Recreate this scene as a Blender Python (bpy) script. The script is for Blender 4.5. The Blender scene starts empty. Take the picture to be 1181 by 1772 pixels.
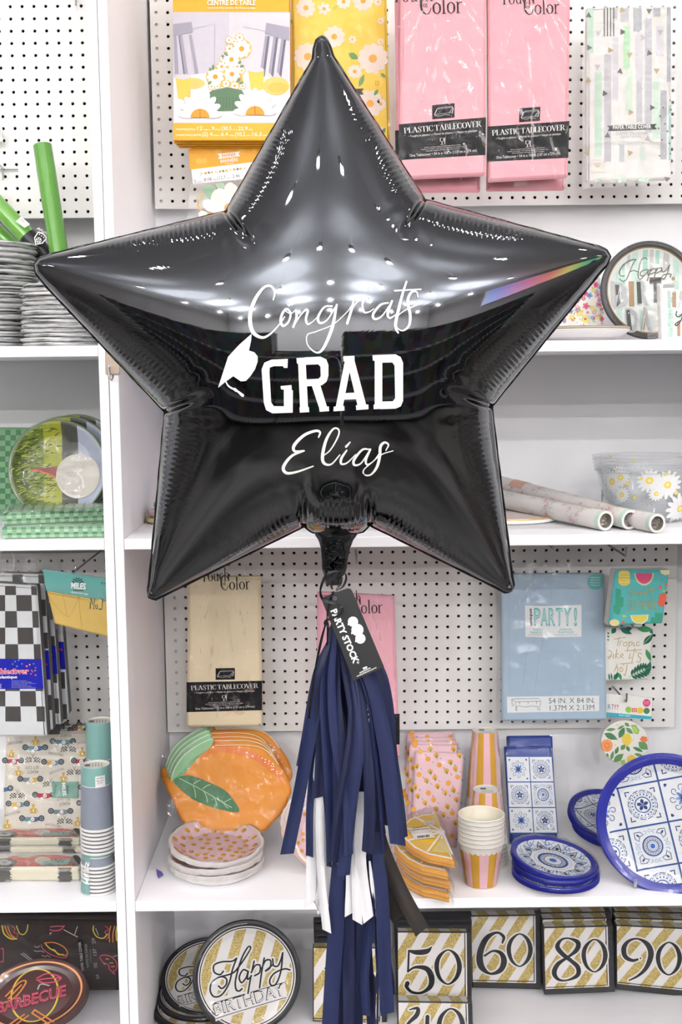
import bpy, bmesh, math, random
import numpy as np
from mathutils import Vector, noise
from mathutils.geometry import tessellate_polygon

SC = bpy.context.scene
COL = SC.collection
# ------------------------------------------------------------------ camera
FPX, PITCH, ROLL = 2100.0, math.radians(6.5), math.radians(0.6)
CAM = Vector((0, 0, 1.5))
F = Vector((0, math.cos(PITCH), -math.sin(PITCH)))
U0 = Vector((0, math.sin(PITCH), math.cos(PITCH)))
R0 = Vector((1, 0, 0))
CR = R0 * math.cos(ROLL) - U0 * math.sin(ROLL)
CU = R0 * math.sin(ROLL) + U0 * math.cos(ROLL)
cd = bpy.data.cameras.new('camera')
cam = bpy.data.objects.new('camera', cd)
COL.objects.link(cam)
from mathutils import Matrix
mw = Matrix((CR, CU, -F)).transposed().to_4x4()
mw.translation = CAM
cam.matrix_world = mw
cd.sensor_fit = 'HORIZONTAL'
cd.sensor_width = 36
cd.lens = 36 * FPX / 1181
cd.clip_start = 0.05
SC.camera = cam
# ------------------------------------------------------------------ exposure, world
SC.view_settings.view_transform = 'Standard'
SC.view_settings.look = 'None'
SC.view_settings.gamma = 1
SC.view_settings.exposure = -0.13
SC.view_settings.use_curve_mapping = False
SC.cycles.use_denoising = True
SC.cycles.max_bounces = 10
SC.cycles.transparent_max_bounces = 24
SC.cycles.caustics_reflective = False
SC.cycles.caustics_refractive = False
SC.cycles.sample_clamp_indirect = 6.0
w = bpy.data.worlds.new('shop_air')
SC.world = w
w.use_nodes = True
w.node_tree.nodes['Background'].inputs[0].default_value = (0.97, 0.985, 1.0, 1)
w.node_tree.nodes['Background'].inputs[1].default_value = 0.45
# lamps: rows of round ceiling lamps over the aisles
CEIL = 4.6
DROP = 0.75       # pendants hang this far below the ceiling
LAMP_ROWS = [  # y, xs, watts, radius
    (1.72, (-3.6, -1.9, -1.05, -0.25, 0.55, 1.35, 2.15, 3.8), 4.5, 0.06),
    (0.3, (-4.2, -2.2, -1.2, -0.35, 0.5, 1.4, 2.3, 4.2), 2.5, 0.06),
    (-1.6, (-4.5, -2.6, -1.2, -0.3, 0.6, 1.5, 2.9, 4.6), 5, 0.065),
    (-3.8, (-5.4, -3.6, -1.8, 0.0, 1.8, 3.6, 5.4), 58, 0.06),
    (-6.0, (-5.4, -3.6, -1.8, 0.0, 1.8, 3.6, 5.4), 112, 0.06),
    (-8.2, (-5.4, -3.6, -1.8, 0.0, 1.8, 3.6, 5.4), 160, 0.06),
]
LAMP_SPOTS = []
for ly, xs, lw, lr in LAMP_ROWS:
    for lx in xs:
        ld = bpy.data.lights.new('ceiling_lamp_light', 'AREA')
        ld.shape = 'DISK'
        ld.size = lr * 2
        ld.energy = lw
        ld.color = (1.0, 0.985, 0.975)
        lo = bpy.data.objects.new('ceiling_lamp_light', ld)
        lo.location = (lx, ly, CEIL - DROP - 0.045)
        COL.objects.link(lo)
        LAMP_SPOTS.append((lx, ly, lr))
        if ly < 1 and xs.index(lx) % 2 == 0:      # added uplight over every second lamp, brightens ceiling and soft fill
            ud = bpy.data.lights.new('added_uplight', 'AREA')
            ud.shape = 'DISK'
            ud.size = .16
            ud.energy = 8 if ly > -1 else 30 if ly > -2 else 285
            ud.color = (.96, .98, 1.0)
            uo = bpy.data.objects.new('added_uplight', ud)
            uo.location = (lx, ly, CEIL - DROP + .115)
            uo.rotation_euler = (math.pi, 0, 0)
            COL.objects.link(uo)

# ------------------------------------------------------------------ helpers
def px_dir(px, py):
    return F * FPX + CR * (px - 590.5) - CU * (py - 886.0)
def at(px, py, Y):
    d = px_dir(px, py)
    return CAM + d * (Y / d.y)
def at_z(px, py, z):
    d = px_dir(px, py)
    return CAM + d * ((z - CAM.z) / d.z)
def to_px(p):
    q = p - CAM
    k = FPX / q.dot(F)
    return 590.5 + q.dot(CR) * k, 886.0 - q.dot(CU) * k
def lin(c):
    c = c.lstrip('#')
    o = []
    for i in (0, 2, 4):
        x = int(c[i:i+2], 16) / 255
        o.append(x / 12.92 if x <= .04045 else ((x + .055) / 1.055) ** 2.4)
    return (*o, 1)
MATS = {}
ALBEDO = 1.0     # printed goods reflect a little less than the paint colour read from the photo
def mat(hexc, rough=0.5, metal=0.0, spec=0.28, var=0.05, vscale=60, bump=0.0, bscale=200, name=None, coat=0, sheen=0):
    key = (ALBEDO, hexc, rough, metal, spec, var, vscale, bump, bscale, coat)
    if key in MATS:
        return MATS[key]
    m = bpy.data.materials.new(name or 'finish_' + hexc.strip('#'))
    m.use_nodes = True
    nt = m.node_tree
    b = nt.nodes['Principled BSDF']
    c = lin(hexc)
    c = (c[0] * ALBEDO, c[1] * ALBEDO, c[2] * ALBEDO, 1)
    b.inputs['Roughness'].default_value = rough
    b.inputs['Metallic'].default_value = metal
    b.inputs['Specular IOR Level'].default_value = spec
    b.inputs['Coat Weight'].default_value = coat
    b.inputs['Coat Roughness'].default_value = 0.12
    tc = nt.nodes.new('ShaderNodeTexCoord')
    n = nt.nodes.new('ShaderNodeTexNoise')
    n.inputs['Scale'].default_value = vscale
    n.inputs['Detail'].default_value = 3
    nt.links.new(tc.outputs['Object'], n.inputs['Vector'])
    mx = nt.nodes.new('ShaderNodeMix')
    mx.data_type = 'RGBA'
    mx.inputs[6].default_value = (*[x * (1 - var) for x in c[:3]], 1)
    mx.inputs[7].default_value = (*[min(1, x * (1 + var)) for x in c[:3]], 1)
    nt.links.new(n.outputs['Fac'], mx.inputs[0])
    nt.links.new(mx.outputs[2], b.inputs['Base Color'])
    if bump:
        n2 = nt.nodes.new('ShaderNodeTexNoise')
        n2.inputs['Scale'].default_value = bscale
        n2.inputs['Detail'].default_value = 4
        nt.links.new(tc.outputs['Object'], n2.inputs['Vector'])
        bp = nt.nodes.new('ShaderNodeBump')
        bp.inputs['Strength'].default_value = bump
        bp.inputs['Distance'].default_value = 0.01
        nt.links.new(n2.outputs['Fac'], bp.inputs['Height'])
        nt.links.new(bp.outputs[0], b.inputs['Normal'])
    MATS[key] = m
    return m
def glitter(hex1, hex2, name):
    m = bpy.data.materials.new(name)
    m.use_nodes = True
    nt = m.node_tree
    b = nt.nodes['Principled BSDF']
    tc = nt.nodes.new('ShaderNodeTexCoord')
    v = nt.nodes.new('ShaderNodeTexVoronoi')
    v.inputs['Scale'].default_value = 620
    nt.links.new(tc.outputs['Object'], v.inputs['Vector'])
    sp = nt.nodes.new('ShaderNodeSeparateColor')
    nt.links.new(v.outputs['Color'], sp.inputs[0])
    mx = nt.nodes.new('ShaderNodeMix')
    mx.data_type = 'RGBA'
    mx.inputs[6].default_value = lin(hex1)
    mx.inputs[7].default_value = lin(hex2)
    nt.links.new(sp.outputs[0], mx.inputs[0])
    nt.links.new(mx.outputs[2], b.inputs['Base Color'])
    b.inputs['Roughness'].default_value = 0.5
    return m
def film_mat(name, fac=0.10, rough=0.12, tint=(0.985, 0.985, 0.985), bump=0.0, bscale=90, haze=0.0):
    m = bpy.data.materials.new(name)
    m.use_nodes = True
    nt = m.node_tree
    nt.nodes.remove(nt.nodes['Principled BSDF'])
    out = nt.nodes['Material Output']
    tr = nt.nodes.new('ShaderNodeBsdfTransparent')
    tr.inputs[0].default_value = (*tint, 1)
    gl = nt.nodes.new('ShaderNodeBsdfGlossy')
    gl.inputs['Roughness'].default_value = rough
    gl.inputs[0].default_value = (1, 1, 1, 1)
    fr = nt.nodes.new('ShaderNodeFresnel')
    fr.inputs[0].default_value = 1.45
    ad = nt.nodes.new('ShaderNodeMath')
    ad.operation = 'MULTIPLY_ADD'
    ad.inputs[1].default_value = 0.32
    ad.inputs[2].default_value = fac
    nt.links.new(fr.outputs[0], ad.inputs[0])
    mix = nt.nodes.new('ShaderNodeMixShader')
    nt.links.new(ad.outputs[0], mix.inputs[0])
    nt.links.new(tr.outputs[0], mix.inputs[1])
    nt.links.new(gl.outputs[0], mix.inputs[2])
    last = mix
    if haze:
        df = nt.nodes.new('ShaderNodeBsdfDiffuse')
        df.inputs[0].default_value = (0.9, 0.9, 0.9, 1)
        m2 = nt.nodes.new('ShaderNodeMixShader')
        m2.inputs[0].default_value = haze
        nt.links.new(mix.outputs[0], m2.inputs[1])
        nt.links.new(df.outputs[0], m2.inputs[2])
        last = m2
    nt.links.new(last.outputs[0], out.inputs[0])
    if bump:
        tc = nt.nodes.new('ShaderNodeTexCoord')
        n2 = nt.nodes.new('ShaderNodeTexNoise')
        n2.inputs['Scale'].default_value = bscale
        n2.inputs['Detail'].default_value = 3
        nt.links.new(tc.outputs['Object'], n2.inputs['Vector'])
        bp = nt.nodes.new('ShaderNodeBump')
        bp.inputs['Strength'].default_value = bump
        bp.inputs['Distance'].default_value = 0.01
        nt.links.new(n2.outputs['Fac'], bp.inputs['Height'])
        nt.links.new(bp.outputs[0], gl.inputs['Normal'])
    return m
FILM = film_mat('clear_film', 0.0, 0.07, bump=0.12, bscale=45)
FILM2 = film_mat('clear_bag', 0.012, 0.09, bump=0.3, bscale=50, haze=0.035)

LOCS = {}
class MB:
    """collects faces of several materials into ONE mesh"""
    def __init__(s):
        s.v, s.f, s.m, s.sm, s.mats = [], [], [], [], []
        s.k = 0
    def lift(s):
        s.k = (s.k + 1) % 24
        return s.k * 1.1e-5
    def mi(s, m):
        if m not in s.mats:
            s.mats.append(m)
        return s.mats.index(m)
    def add(s, vs, fs, m, smooth=False):
        k = len(s.v)
        i = s.mi(m)
        s.v.extend([tuple(p) for p in vs])
        for f in fs:
            s.f.append(tuple(k + a for a in f))
            s.m.append(i)
            s.sm.append(smooth)
    def obj(s, name, parent=None, loc=None):
        o3 = Vector(LOCS[parent.name]) if parent else Vector(loc if loc is not None else (0, 0, 0))
        me = bpy.data.meshes.new(name)
        me.from_pydata([(a - o3.x, b - o3.y, c - o3.z) for a, b, c in s.v], [], s.f)
        for m in s.mats:
            me.materials.append(m)
        me.polygons.foreach_set('material_index', s.m)
        me.polygons.foreach_set('use_smooth', s.sm)
        me.update()
        ob = bpy.data.objects.new(name, me)
        COL.objects.link(ob)
        if parent:
            ob.parent = parent
        else:
            ob.location = o3
        LOCS[ob.name] = tuple(o3)
        return ob
def tag(o, label=None, cat=None, group=None, kind=None):
    if label: o['label'] = label
    if cat: o['category'] = cat
    if group: o['group'] = group
    if kind: o['kind'] = kind
    return o
def thing(name, label, cat, loc, group=None):
    o = bpy.data.objects.new(name, None)
    o.empty_display_size = 0.05
    COL.objects.link(o)
    o.location = loc
    LOCS[o.name] = tuple(loc)
    return tag(o, label, cat, group)
def copy_thing(root, offset, label, rotz=0):
    r = root.copy()
    COL.objects.link(r)
    r.location = Vector(root.location) + Vector(offset)
    r.rotation_euler = (0, 0, rotz)
    LOCS[r.name] = tuple(r.location)
    if label: r['label'] = label
    for ch in list(root.children):
        c = ch.copy()
        COL.objects.link(c)
        c.parent = r
    return r
# ---- surfaces: S(x, y, w) -> world point; x, y run as in the photograph, w lifts off the surface
class Quad:
    def __init__(s, px4, Y, ):
        Y = list(Y) if isinstance(Y, (list, tuple)) else [Y] * 4
        a, b = at(*px4[0], Y[0]), at(*px4[1], Y[1])
        d = at(*px4[3], Y[3])
        n = (b - a).cross(d - a).normalized()
        if n.dot(CAM - a) < 0: n = -n
        s.o, s.n, s.px = a, n, px4
        s.W = [s(*p, 0) for p in px4]
        s.base = Vector(((s.W[2] + s.W[3]) / 2))
    def __call__(s, x, y, w=0):
        d = px_dir(x, y)
        t = (s.o - CAM).dot(s.n) / d.dot(s.n)
        return CAM + d * t + s.n * w
class HSurf:
    def __init__(s, z):
        s.z, s.n = z, Vector((0, 0, 1))
    def __call__(s, x, y, w=0):
        return at_z(x, y, s.z) + Vector((0, 0, w))
class Disc:
    """plate-like surface: centre, right axis, up axis, radius; x right, y DOWN in units of the radius"""
    def __init__(s, c, ux, uy, R, prof=None):
        s.c, s.ux, s.uy, s.R = c, ux.normalized(), uy.normalized(), R
        s.n = s.ux.cross(s.uy).normalized()
        s.prof = prof or [(0, 0), (.70, 0), (.80, .035), (.93, .10), (1.0, .115)]
    def h(s, r):
        p = s.prof
        for (a, b), (c, d) in zip(p, p[1:]):
            if r <= c: return b + (d - b) * (r - a) / (c - a)
        return p[-1][1]
    def __call__(s, x, y, w=0):
        r = math.hypot(x, y)
        return s.c + s.ux * (x * s.R) - s.uy * (y * s.R) + s.n * (s.h(r) * s.R + w)
def crop(S, x0, y0, k):
    f = lambda x, y, w=0: S(x0 + x / k, y0 + y / k, w)
    return f
def affine(S, cx, cy, k, rot=0, sx=1):
    c, s_ = math.cos(rot), math.sin(rot)
    return lambda x, y, w=0: S(cx + k * (c * x * sx - s_ * y), cy + k * (s_ * x * sx + c * y), w)
L1, L2, L3, L4, L5 = 0.0003, 0.0006, 0.0009, 0.0012, 0.0015
def tess(pts):
    return tessellate_polygon([[Vector((p[0], p[1], 0)) for p in pts]])
def poly(mb, S, pts, m, w=L1):
    fs = tess(pts)
    w += mb.lift()
    mb.add([S(x, y, w) for x, y in pts], fs, m)
def poly_fine(mb, S, pts, m, w, mx=9):
    bm = bmesh.new()
    vs = [bm.verts.new((x, y, 0)) for x, y in pts]
    for f in tess(pts): 
        try: bm.faces.new([vs[i] for i in f])
        except ValueError: pass
    for _ in range(5):
        es = [e for e in bm.edges if e.calc_length() > mx]
        if not es: break
        bmesh.ops.subdivide_edges(bm, edges=es, cuts=1)
        bmesh.ops.triangulate(bm, faces=bm.faces[:])
    bm.verts.index_update()
    mb.add([S(v.co.x, v.co.y, w) for v in bm.verts], [[v.index for v in f.verts] for f in bm.faces], m)
    bm.free()
def rect(mb, S, x0, y0, x1, y1, m, w=L1):
    poly(mb, S, [(x0, y0), (x1, y0), (x1, y1), (x0, y1)], m, w)
def disc(mb, S, cx, cy, rx, m, w=L1, ry=None, rot=0, n=16):
    ry = rx if ry is None else ry
    c, s_ = math.cos(rot), math.sin(rot)
    w += mb.lift()
    pts = []
    for i in range(n):
        a = 2 * math.pi * i / n
        x, y = rx * math.cos(a), ry * math.sin(a)
        pts.append((cx + c * x - s_ * y, cy + s_ * x + c * y))
    vs = [S(x, y, w) for x, y in pts] + [S(cx, cy, w)]
    mb.add(vs, [(i, (i + 1) % n, n) for i in range(n)], m)
def ring(mb, S, cx, cy, r0, r1, m, w=L1, n=48, ky=1.0, a0=0, a1=2 * math.pi):
    vs, fs = [], []
    full = abs(a1 - a0 - 2 * math.pi) < 1e-6
    for i in range(n + (0 if full else 1)):
        a = a0 + (a1 - a0) * i / n
        for r in (r0, r1):
            vs.append(S(cx + r * math.cos(a), cy + ky * r * math.sin(a), w))
    k = n if full else n + 1
    for i in range(n):
        j = (i + 1) % k
        fs.append((2 * i, 2 * i + 1, 2 * j + 1, 2 * j))
    mb.add(vs, fs, m)
def catmull(pts, closed=False, n=8):
    P = [np.array(p, float) for p in pts]
    if len(P) < 3: 
        return [P[0] + (P[1] - P[0]) * t for t in np.linspace(0, 1, 3)]
    out = []
    N = len(P)
    rng = range(N) if closed else range(N - 1)
    for i in rng:
        if closed:
            a, b, c, d = P[i - 1], P[i], P[(i + 1) % N], P[(i + 2) % N]
        else:
            b, c = P[i], P[i + 1]
            a = P[i - 1] if i else b * 2 - c
            d = P[i + 2] if i + 2 < N else c * 2 - b
        for k in range(n):
            t = k / n
            out.append(.5 * (2 * b + (c - a) * t + (2 * a - 5 * b + 4 * c - d) * t * t + (3 * b - a - 3 * c + d) * t ** 3))
    if not closed: out.append(P[-1])
    return out
def stroke(mb, S, pts, width, m, w=L2, smooth=True, closed=False, n=7, cap=True):
    """a pen stroke; a point may be (x, y) or (x, y, width)"""
    q = [(p[0], p[1], p[2] if len(p) > 2 else width) for p in pts]
    P = catmull(q, closed, n) if smooth else [np.array(p, float) for p in q]
    N = len(P)
    vs, fs = [], []
    w0 = w + mb.lift()
    for i in range(N):
        w = w0 + 3e-5 * i / N
        if closed: a, b = P[i - 1], P[(i + 1) % N]
        else: a, b = P[max(0, i - 1)], P[min(N - 1, i + 1)]
        t = b[:2] - a[:2]
        l = math.hypot(*t) or 1
        nx, ny = -t[1] / l, t[0] / l
        h = max(P[i][2], 1e-6) / 2
        vs += [S(P[i][0] + nx * h, P[i][1] + ny * h, w), S(P[i][0] - nx * h, P[i][1] - ny * h, w)]
    for i in range(N if closed else N - 1):
        j = (i + 1) % N
        fs.append((2 * i, 2 * i + 1, 2 * j + 1, 2 * j))
    mb.add(vs, fs, m)
    if cap and not closed:
        for e in (P[0], P[-1]):
            disc(mb, S, e[0], e[1], e[2] / 2, m, w + 3e-5, n=10)
def lines(mb, S, segs, width, m, w=L2):
    for s_ in segs:
        stroke(mb, S, s_, width, m, w, smooth=False, cap=False)
TXT = {}
def text_mesh(s, bold=0.0):
    if (s, bold) in TXT: return TXT[(s, bold)]
    cu = bpy.data.curves.new('t', 'FONT')
    cu.body = s
    cu.size = 1
    cu.resolution_u = 2
    cu.offset = bold
    o = bpy.data.objects.new('t', cu)
    COL.objects.link(o)
    dg = bpy.context.evaluated_depsgraph_get()
    me = bpy.data.meshes.new_from_object(o.evaluated_get(dg))
    vs = [(v.co.x, v.co.y) for v in me.vertices]
    fs = [tuple(p.vertices) for p in me.polygons]
    bpy.data.objects.remove(o)
    bpy.data.curves.remove(cu)
    bpy.data.meshes.remove(me)
    TXT[(s, bold)] = (vs, fs)
    return vs, fs
CAPH = None
def text(mb, S, s, x0, y0, x1, y1, h, m, w=L2, bold=0.0, slant=0.0):
    """words from baseline start (x0,y0) to baseline end (x1,y1) with capitals h tall"""
    global CAPH
    if CAPH is None:
        CAPH = max(v[1] for v in text_mesh('H')[0])
    vs, fs = text_mesh(s, bold)
    if not vs: return
    a, b = min(v[0] for v in vs), max(v[0] for v in vs)
    dx, dy = x1 - x0, y1 - y0
    l = math.hypot(dx, dy)
    ux, uy = dx / l, dy / l
    k, kh = l / (b - a), h / CAPH
    out = []
    for x, y in vs:
        t = (x - a) * k + slant * y * kh
        v = y * kh
        out.append(S(x0 + ux * t + uy * v, y0 + uy * t - ux * v, w))
    mb.add(out, fs, m)
def daisy(mb, S, cx, cy, r, mp, mc, w=L1, n=8, rc=.3, rot=0, ky=1, pw=.30):
    for i in range(n):
        a = rot + 2 * math.pi * i / n
        disc(mb, S, cx + math.cos(a) * r * .6, cy + ky * math.sin(a) * r * .6, r * .42, mp, w, ry=r * pw, rot=a, n=10)
    if mc: disc(mb, S, cx, cy, r * rc, mc, w + .0003, ry=r * rc * ky, n=12)
def leaf(mb, S, x0, y0, x1, y1, wd, m, w=L1):
    stroke(mb, S, [(x0, y0, .01 * wd), ((x0 * 2 + x1) / 3, (y0 * 2 + y1) / 3, wd), ((x0 + x1 * 2) / 3, (y0 + y1 * 2) / 3, wd * .9), (x1, y1, .01 * wd)], wd, m, w, cap=False, n=4)
def inset(pts, d):
    """move a closed outline inwards (pixel units)"""
    N = len(pts)
    A = sum(pts[i][0] * pts[(i + 1) % N][1] - pts[(i + 1) % N][0] * pts[i][1] for i in range(N))
    sg = 1 if A > 0 else -1
    out = []
    for i in range(N):
        (ax, ay), (bx, by), (cx, cy) = pts[i - 1], pts[i], pts[(i + 1) % N]
        t1 = np.array([bx - ax, by - ay], float); t2 = np.array([cx - bx, cy - by], float)
        t1 /= (np.hypot(*t1) or 1); t2 /= (np.hypot(*t2) or 1)
        n = np.array([-t1[1] - t2[1], t1[0] + t2[0]]) * sg
        l = np.hypot(*n) or 1
        n /= l
        c = max(.5, abs(np.dot(n, np.array([-t1[1], t1[0]]) * sg)))
        out.append((bx + n[0] * d / c, by + n[1] * d / c))
    return out
def rounded(pts, r, n=3):
    out = []
    N = len(pts)
    for i in range(N):
        a, b, c = np.array(pts[i - 1], float), np.array(pts[i], float), np.array(pts[(i + 1) % N], float)
        u, v = a - b, c - b
        u *= min(r, np.hypot(*u) * .45) / np.hypot(*u); v *= min(r, np.hypot(*v) * .45) / np.hypot(*v)
        for k in range(n + 1):
            t = k / n
            out.append(tuple((1 - t) ** 2 * (b + u) + 2 * t * (1 - t) * b + t * t * (b + v)))
    return out
def slab(mb, S, pts, thick, m, bev=None, mside=None, k=900.0):
    """solid of outline pts (photo px on surface S, k px per metre) and real thickness, soft edges"""
    bev = min(thick * .3, .004) if bev is None else bev
    mside = mside or m
    i1 = inset(pts, bev * k); i2 = inset(pts, bev * k * .3)
    rings = [[S(x, y, 0) for x, y in i1], [S(x, y, -bev * .3) for x, y in i2], [S(x, y, -bev) for x, y in pts],
             [S(x, y, -(thick - bev)) for x, y in pts], [S(x, y, -thick) for x, y in i1]]
    N = len(pts)
    # the solid is a true prism: offset the deeper rings along the normal, not along the view rays
    base = [S(x, y, 0) for x, y in pts]
    nrm = S.n
    rings[2] = [p - nrm * bev for p in base]
    rings[3] = [p - nrm * (thick - bev) for p in base]
    rings[4] = [p - nrm * thick for p in rings[0]]
    rings[1] = [S(x, y, 0) - nrm * bev * .3 for x, y in i2]
    mb.add(rings[0], tess(i1), m)
    mb.add(rings[4], tess(i1), mside)
    allv = [p for r in rings for p in r]
    fs = []
    for r in range(4):
        for i in range(N):
            j = (i + 1) % N
            fs.append((r * N + i, r * N + j, (r + 1) * N + j, (r + 1) * N + i))
    mb.add(allv[:3 * N], fs[:2 * N], m, True)
    mb.add(allv, fs[2 * N:], mside, False)
def film(S, q, w0, nx=34, ny=52, amp=.003, seed=0, m=None, fold=None, parent=None, name='wrapper', fscale=60):
    """crinkled clear film over the px quad q; fold = px point that the folds run from"""
    mb = MB()
    vs, fs = [], []
    for j in range(ny + 1):
        v = j / ny
        for i in range(nx + 1):
            u = i / nx
            x = (q[0][0] * (1 - u) + q[1][0] * u) * (1 - v) + (q[3][0] * (1 - u) + q[2][0] * u) * v
            y = (q[0][1] * (1 - u) + q[1][1] * u) * (1 - v) + (q[3][1] * (1 - u) + q[2][1] * u) * v
            if fold:
                a = math.atan2(x - fold[0], max(8, y - fold[1] + 25))
                g = 1 - abs(noise.noise(Vector((a * 9, v * 1.2, seed))))
                g2 = noise.noise(Vector((x / 22, y / 22, seed + 5)))
                hgt = amp * (2.6 * max(0, g - .55) + .9 * g2 + .5 * noise.noise(Vector((x / 7, y / 10, seed + 8))))
            else:
                hgt = amp * (noise.noise(Vector((x / fscale * 2, y / fscale, seed))) + .8 * noise.noise(Vector((x / 12, y / 15, seed + 3))) + .45 * noise.noise(Vector((x / 6, y / 7, seed + 6))))
            e = min(u, 1 - u, v, 1 - v) * 2
            vs.append(S(x, y, w0 + hgt * min(1, .25 + e * 3)))
    for j in range(ny):
        for i in range(nx):
            a = j * (nx + 1) + i
            fs.append((a, a + 1, a + nx + 2, a + nx + 1))
    mb.add(vs, fs, m or FILM, True)
    return mb.obj(name, parent)
def box(mb, a, b, m):
    x0, y0, z0 = a; x1, y1, z1 = b
    vs = [(x0, y0, z0), (x1, y0, z0), (x1, y1, z0), (x0, y1, z0), (x0, y0, z1), (x1, y0, z1), (x1, y1, z1), (x0, y1, z1)]
    mb.add(vs, [(0, 3, 2, 1), (4, 5, 6, 7), (0, 1, 5, 4), (1, 2, 6, 5), (2, 3, 7, 6), (3, 0, 4, 7)], m)
def bbox_bev(mb, a, b, m, bv=.0015):
    """a board with eased edges"""
    x0, y0, z0 = a; x1, y1, z1 = b
    bm = bmesh.new()
    bmesh.ops.create_cube(bm, size=1)
    for v in bm.verts:
        v.co = Vector(((x0 + x1) / 2 + v.co.x * (x1 - x0), (y0 + y1) / 2 + v.co.y * (y1 - y0), (z0 + z1) / 2 + v.co.z * (z1 - z0)))
    bmesh.ops.bevel(bm, geom=bm.edges[:], offset=bv, segments=2, affect='EDGES', profile=.5)
    bm.verts.index_update()
    mb.add([v.co for v in bm.verts], [[v.index for v in f.verts] for f in bm.faces], m)
    bm.free()
def tube(mb, pts, r, m, n=10, caps=True):
    P = [Vector(p) for p in pts]
    vs, fs = [], []
    prev = None
    for i, p in enumerate(P):
        t = (P[min(i + 1, len(P) - 1)] - P[max(i - 1, 0)]).normalized()
        if prev is None:
            u = t.orthogonal().normalized()
        else:
            u = (prev - t * prev.dot(t)).normalized()
        prev = u
        v = t.cross(u)
        rr = r[i] if isinstance(r, (list, tuple)) else r
        for k in range(n):
            a = 2 * math.pi * k / n
            vs.append(p + (u * math.cos(a) + v * math.sin(a)) * rr)
    for i in range(len(P) - 1):
        for k in range(n):
            j = (k + 1) % n
            fs.append((i * n + k, i * n + j, (i + 1) * n + j, (i + 1) * n + k))
    mb.add(vs, fs, m, True)
    if caps:
        mb.add(vs[:n], [tuple(range(n))], m)
        mb.add(vs[-n:], [tuple(range(n))], m)
def lathe(mb, c, prof, m, n=40, ax=Vector((0, 0, 1)), ux=Vector((1, 0, 0)), smooth=True, warp=None):
    """profile of (radius, height) turned about ax through c; m may be one material or one per band"""
    ax = ax.normalized(); ux = (ux - ax * ux.dot(ax)).normalized(); uy = ax.cross(ux)
    vs = []
    for r, h in prof:
        for k in range(n):
            a = 2 * math.pi * k / n
            rr = r * (warp(a) if warp else 1)
            vs.append(c + ux * (rr * math.cos(a)) + uy * (rr * math.sin(a)) + ax * h)
    for i in range(len(prof) - 1):
        fs = [(i * n + k, i * n + (k + 1) % n, (i + 1) * n + (k + 1) % n, (i + 1) * n + k) for k in range(n)]
        mm = m[i] if isinstance(m, (list, tuple)) else m
        base = vs[i * n:(i + 2) * n]
        mb.add(base, [(k, (k + 1) % n, n + (k + 1) % n, n + k) for k in range(n)], mm, smooth)
# ------------------------------------------------------------------ common finishes
WHITE = mat('#f4f3f1', .55)
INK = mat('#19191b', .5, spec=.2)
BLACKGLOSS = mat('#131315', .5, spec=.15)
PAPERW = mat('#f1efec', .6)
STEEL = mat('#9aa0a0', .3, .9)
# ------------------------------------------------------------------ the place
YF, YW = 2.30, 2.80
ZU, ZM, ZL = at(1000, 589, YF).z, at(1000, 925, YF).z, at(1000, 1553, YF).z
ZD = 0.104
XS = at(209, 1300, YF).x
BOARD = mat('#f6f5f8', .42, spec=.35, var=.02, vscale=8)
BOARDE = mat('#f5f4f3', .4, spec=.35, var=.02, vscale=8)
PEG = mat('#e9e7e4', .55, var=.03, vscale=12)
WALLM = mat('#f3f3f4', .6, var=.02, vscale=5)
BTH = .0185
def board(name, a, b, kind='structure'):
    m_ = MB(); bbox_bev(m_, a, b, BOARD)
    o = m_.obj(name, loc=((a[0] + b[0]) / 2, (a[1] + b[1]) / 2, a[2])); o['kind'] = kind
    return o
XR, XLL = XS + 1.32, XS - 1.24
m_ = MB(); box(m_, (-7, YW + .03, 0), (7, YW + .09, CEIL), WALLM); tag(m_.obj('wall_back', loc=(0, YW + .03, 0)), kind='structure')
floor_m = mat('#949392', .35, var=.06, vscale=2)
fn_ = floor_m.node_tree; ck_ = fn_.nodes.new('ShaderNodeTexNoise'); ck_.inputs['Scale'].default_value = .9; ck_.inputs['Detail'].default_value = 1.5; ck_.inputs['Distortion'].default_value = .6
cr_ = fn_.nodes.new('ShaderNodeValToRGB'); cr_.color_ramp.elements[0].position = .40; cr_.color_ramp.elements[1].position = .62
cr_.color_ramp.elements[0].color = (.12, .112, .105, 1); cr_.color_ramp.elements[1].color = (.46, .44, .41, 1)
fn_.links.new([n for n in fn_.nodes if n.type == 'TEX_COORD'][0].outputs['Object'], ck_.inputs['Vector'])
fn_.links.new(ck_.outputs['Fac'], cr_.inputs[0]); fn_.links.new(cr_.outputs[0], fn_.nodes['Principled BSDF'].inputs['Base Color'])
m_ = MB(); box(m_, (-7, -9.4, -.06), (7, 3.2, 0), floor_m); tag(m_.obj('floor'), kind='structure')
ceil_m = mat('#e6e6e8', .8, var=.04, vscale=2)
m_ = MB(); box(m_, (-7, -9.4, CEIL), (7, 3.2, CEIL + .06), ceil_m); tag(m_.obj('ceiling', loc=(0, 0, CEIL)), kind='structure')
# the shop behind the photographer: wall with a band of stock colours
sm = mat('#d2d0ce', .7, var=.15, vscale=1.2)
m_ = MB(); box(m_, (-7, -9.5, 0), (7, -9.4, CEIL), sm); tag(m_.obj('wall_front', loc=(0, -9.4, 0)), kind='structure')
for sd, x_ in (('left', -7.1), ('right', 7.0)):
    m_ = MB(); box(m_, (x_, -9.4, 0), (x_ + .1, 2.83, CEIL), mat('#a29e9b', .7)); tag(m_.obj('wall_' + sd, loc=(x_, 0, 0)), kind='structure')
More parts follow.
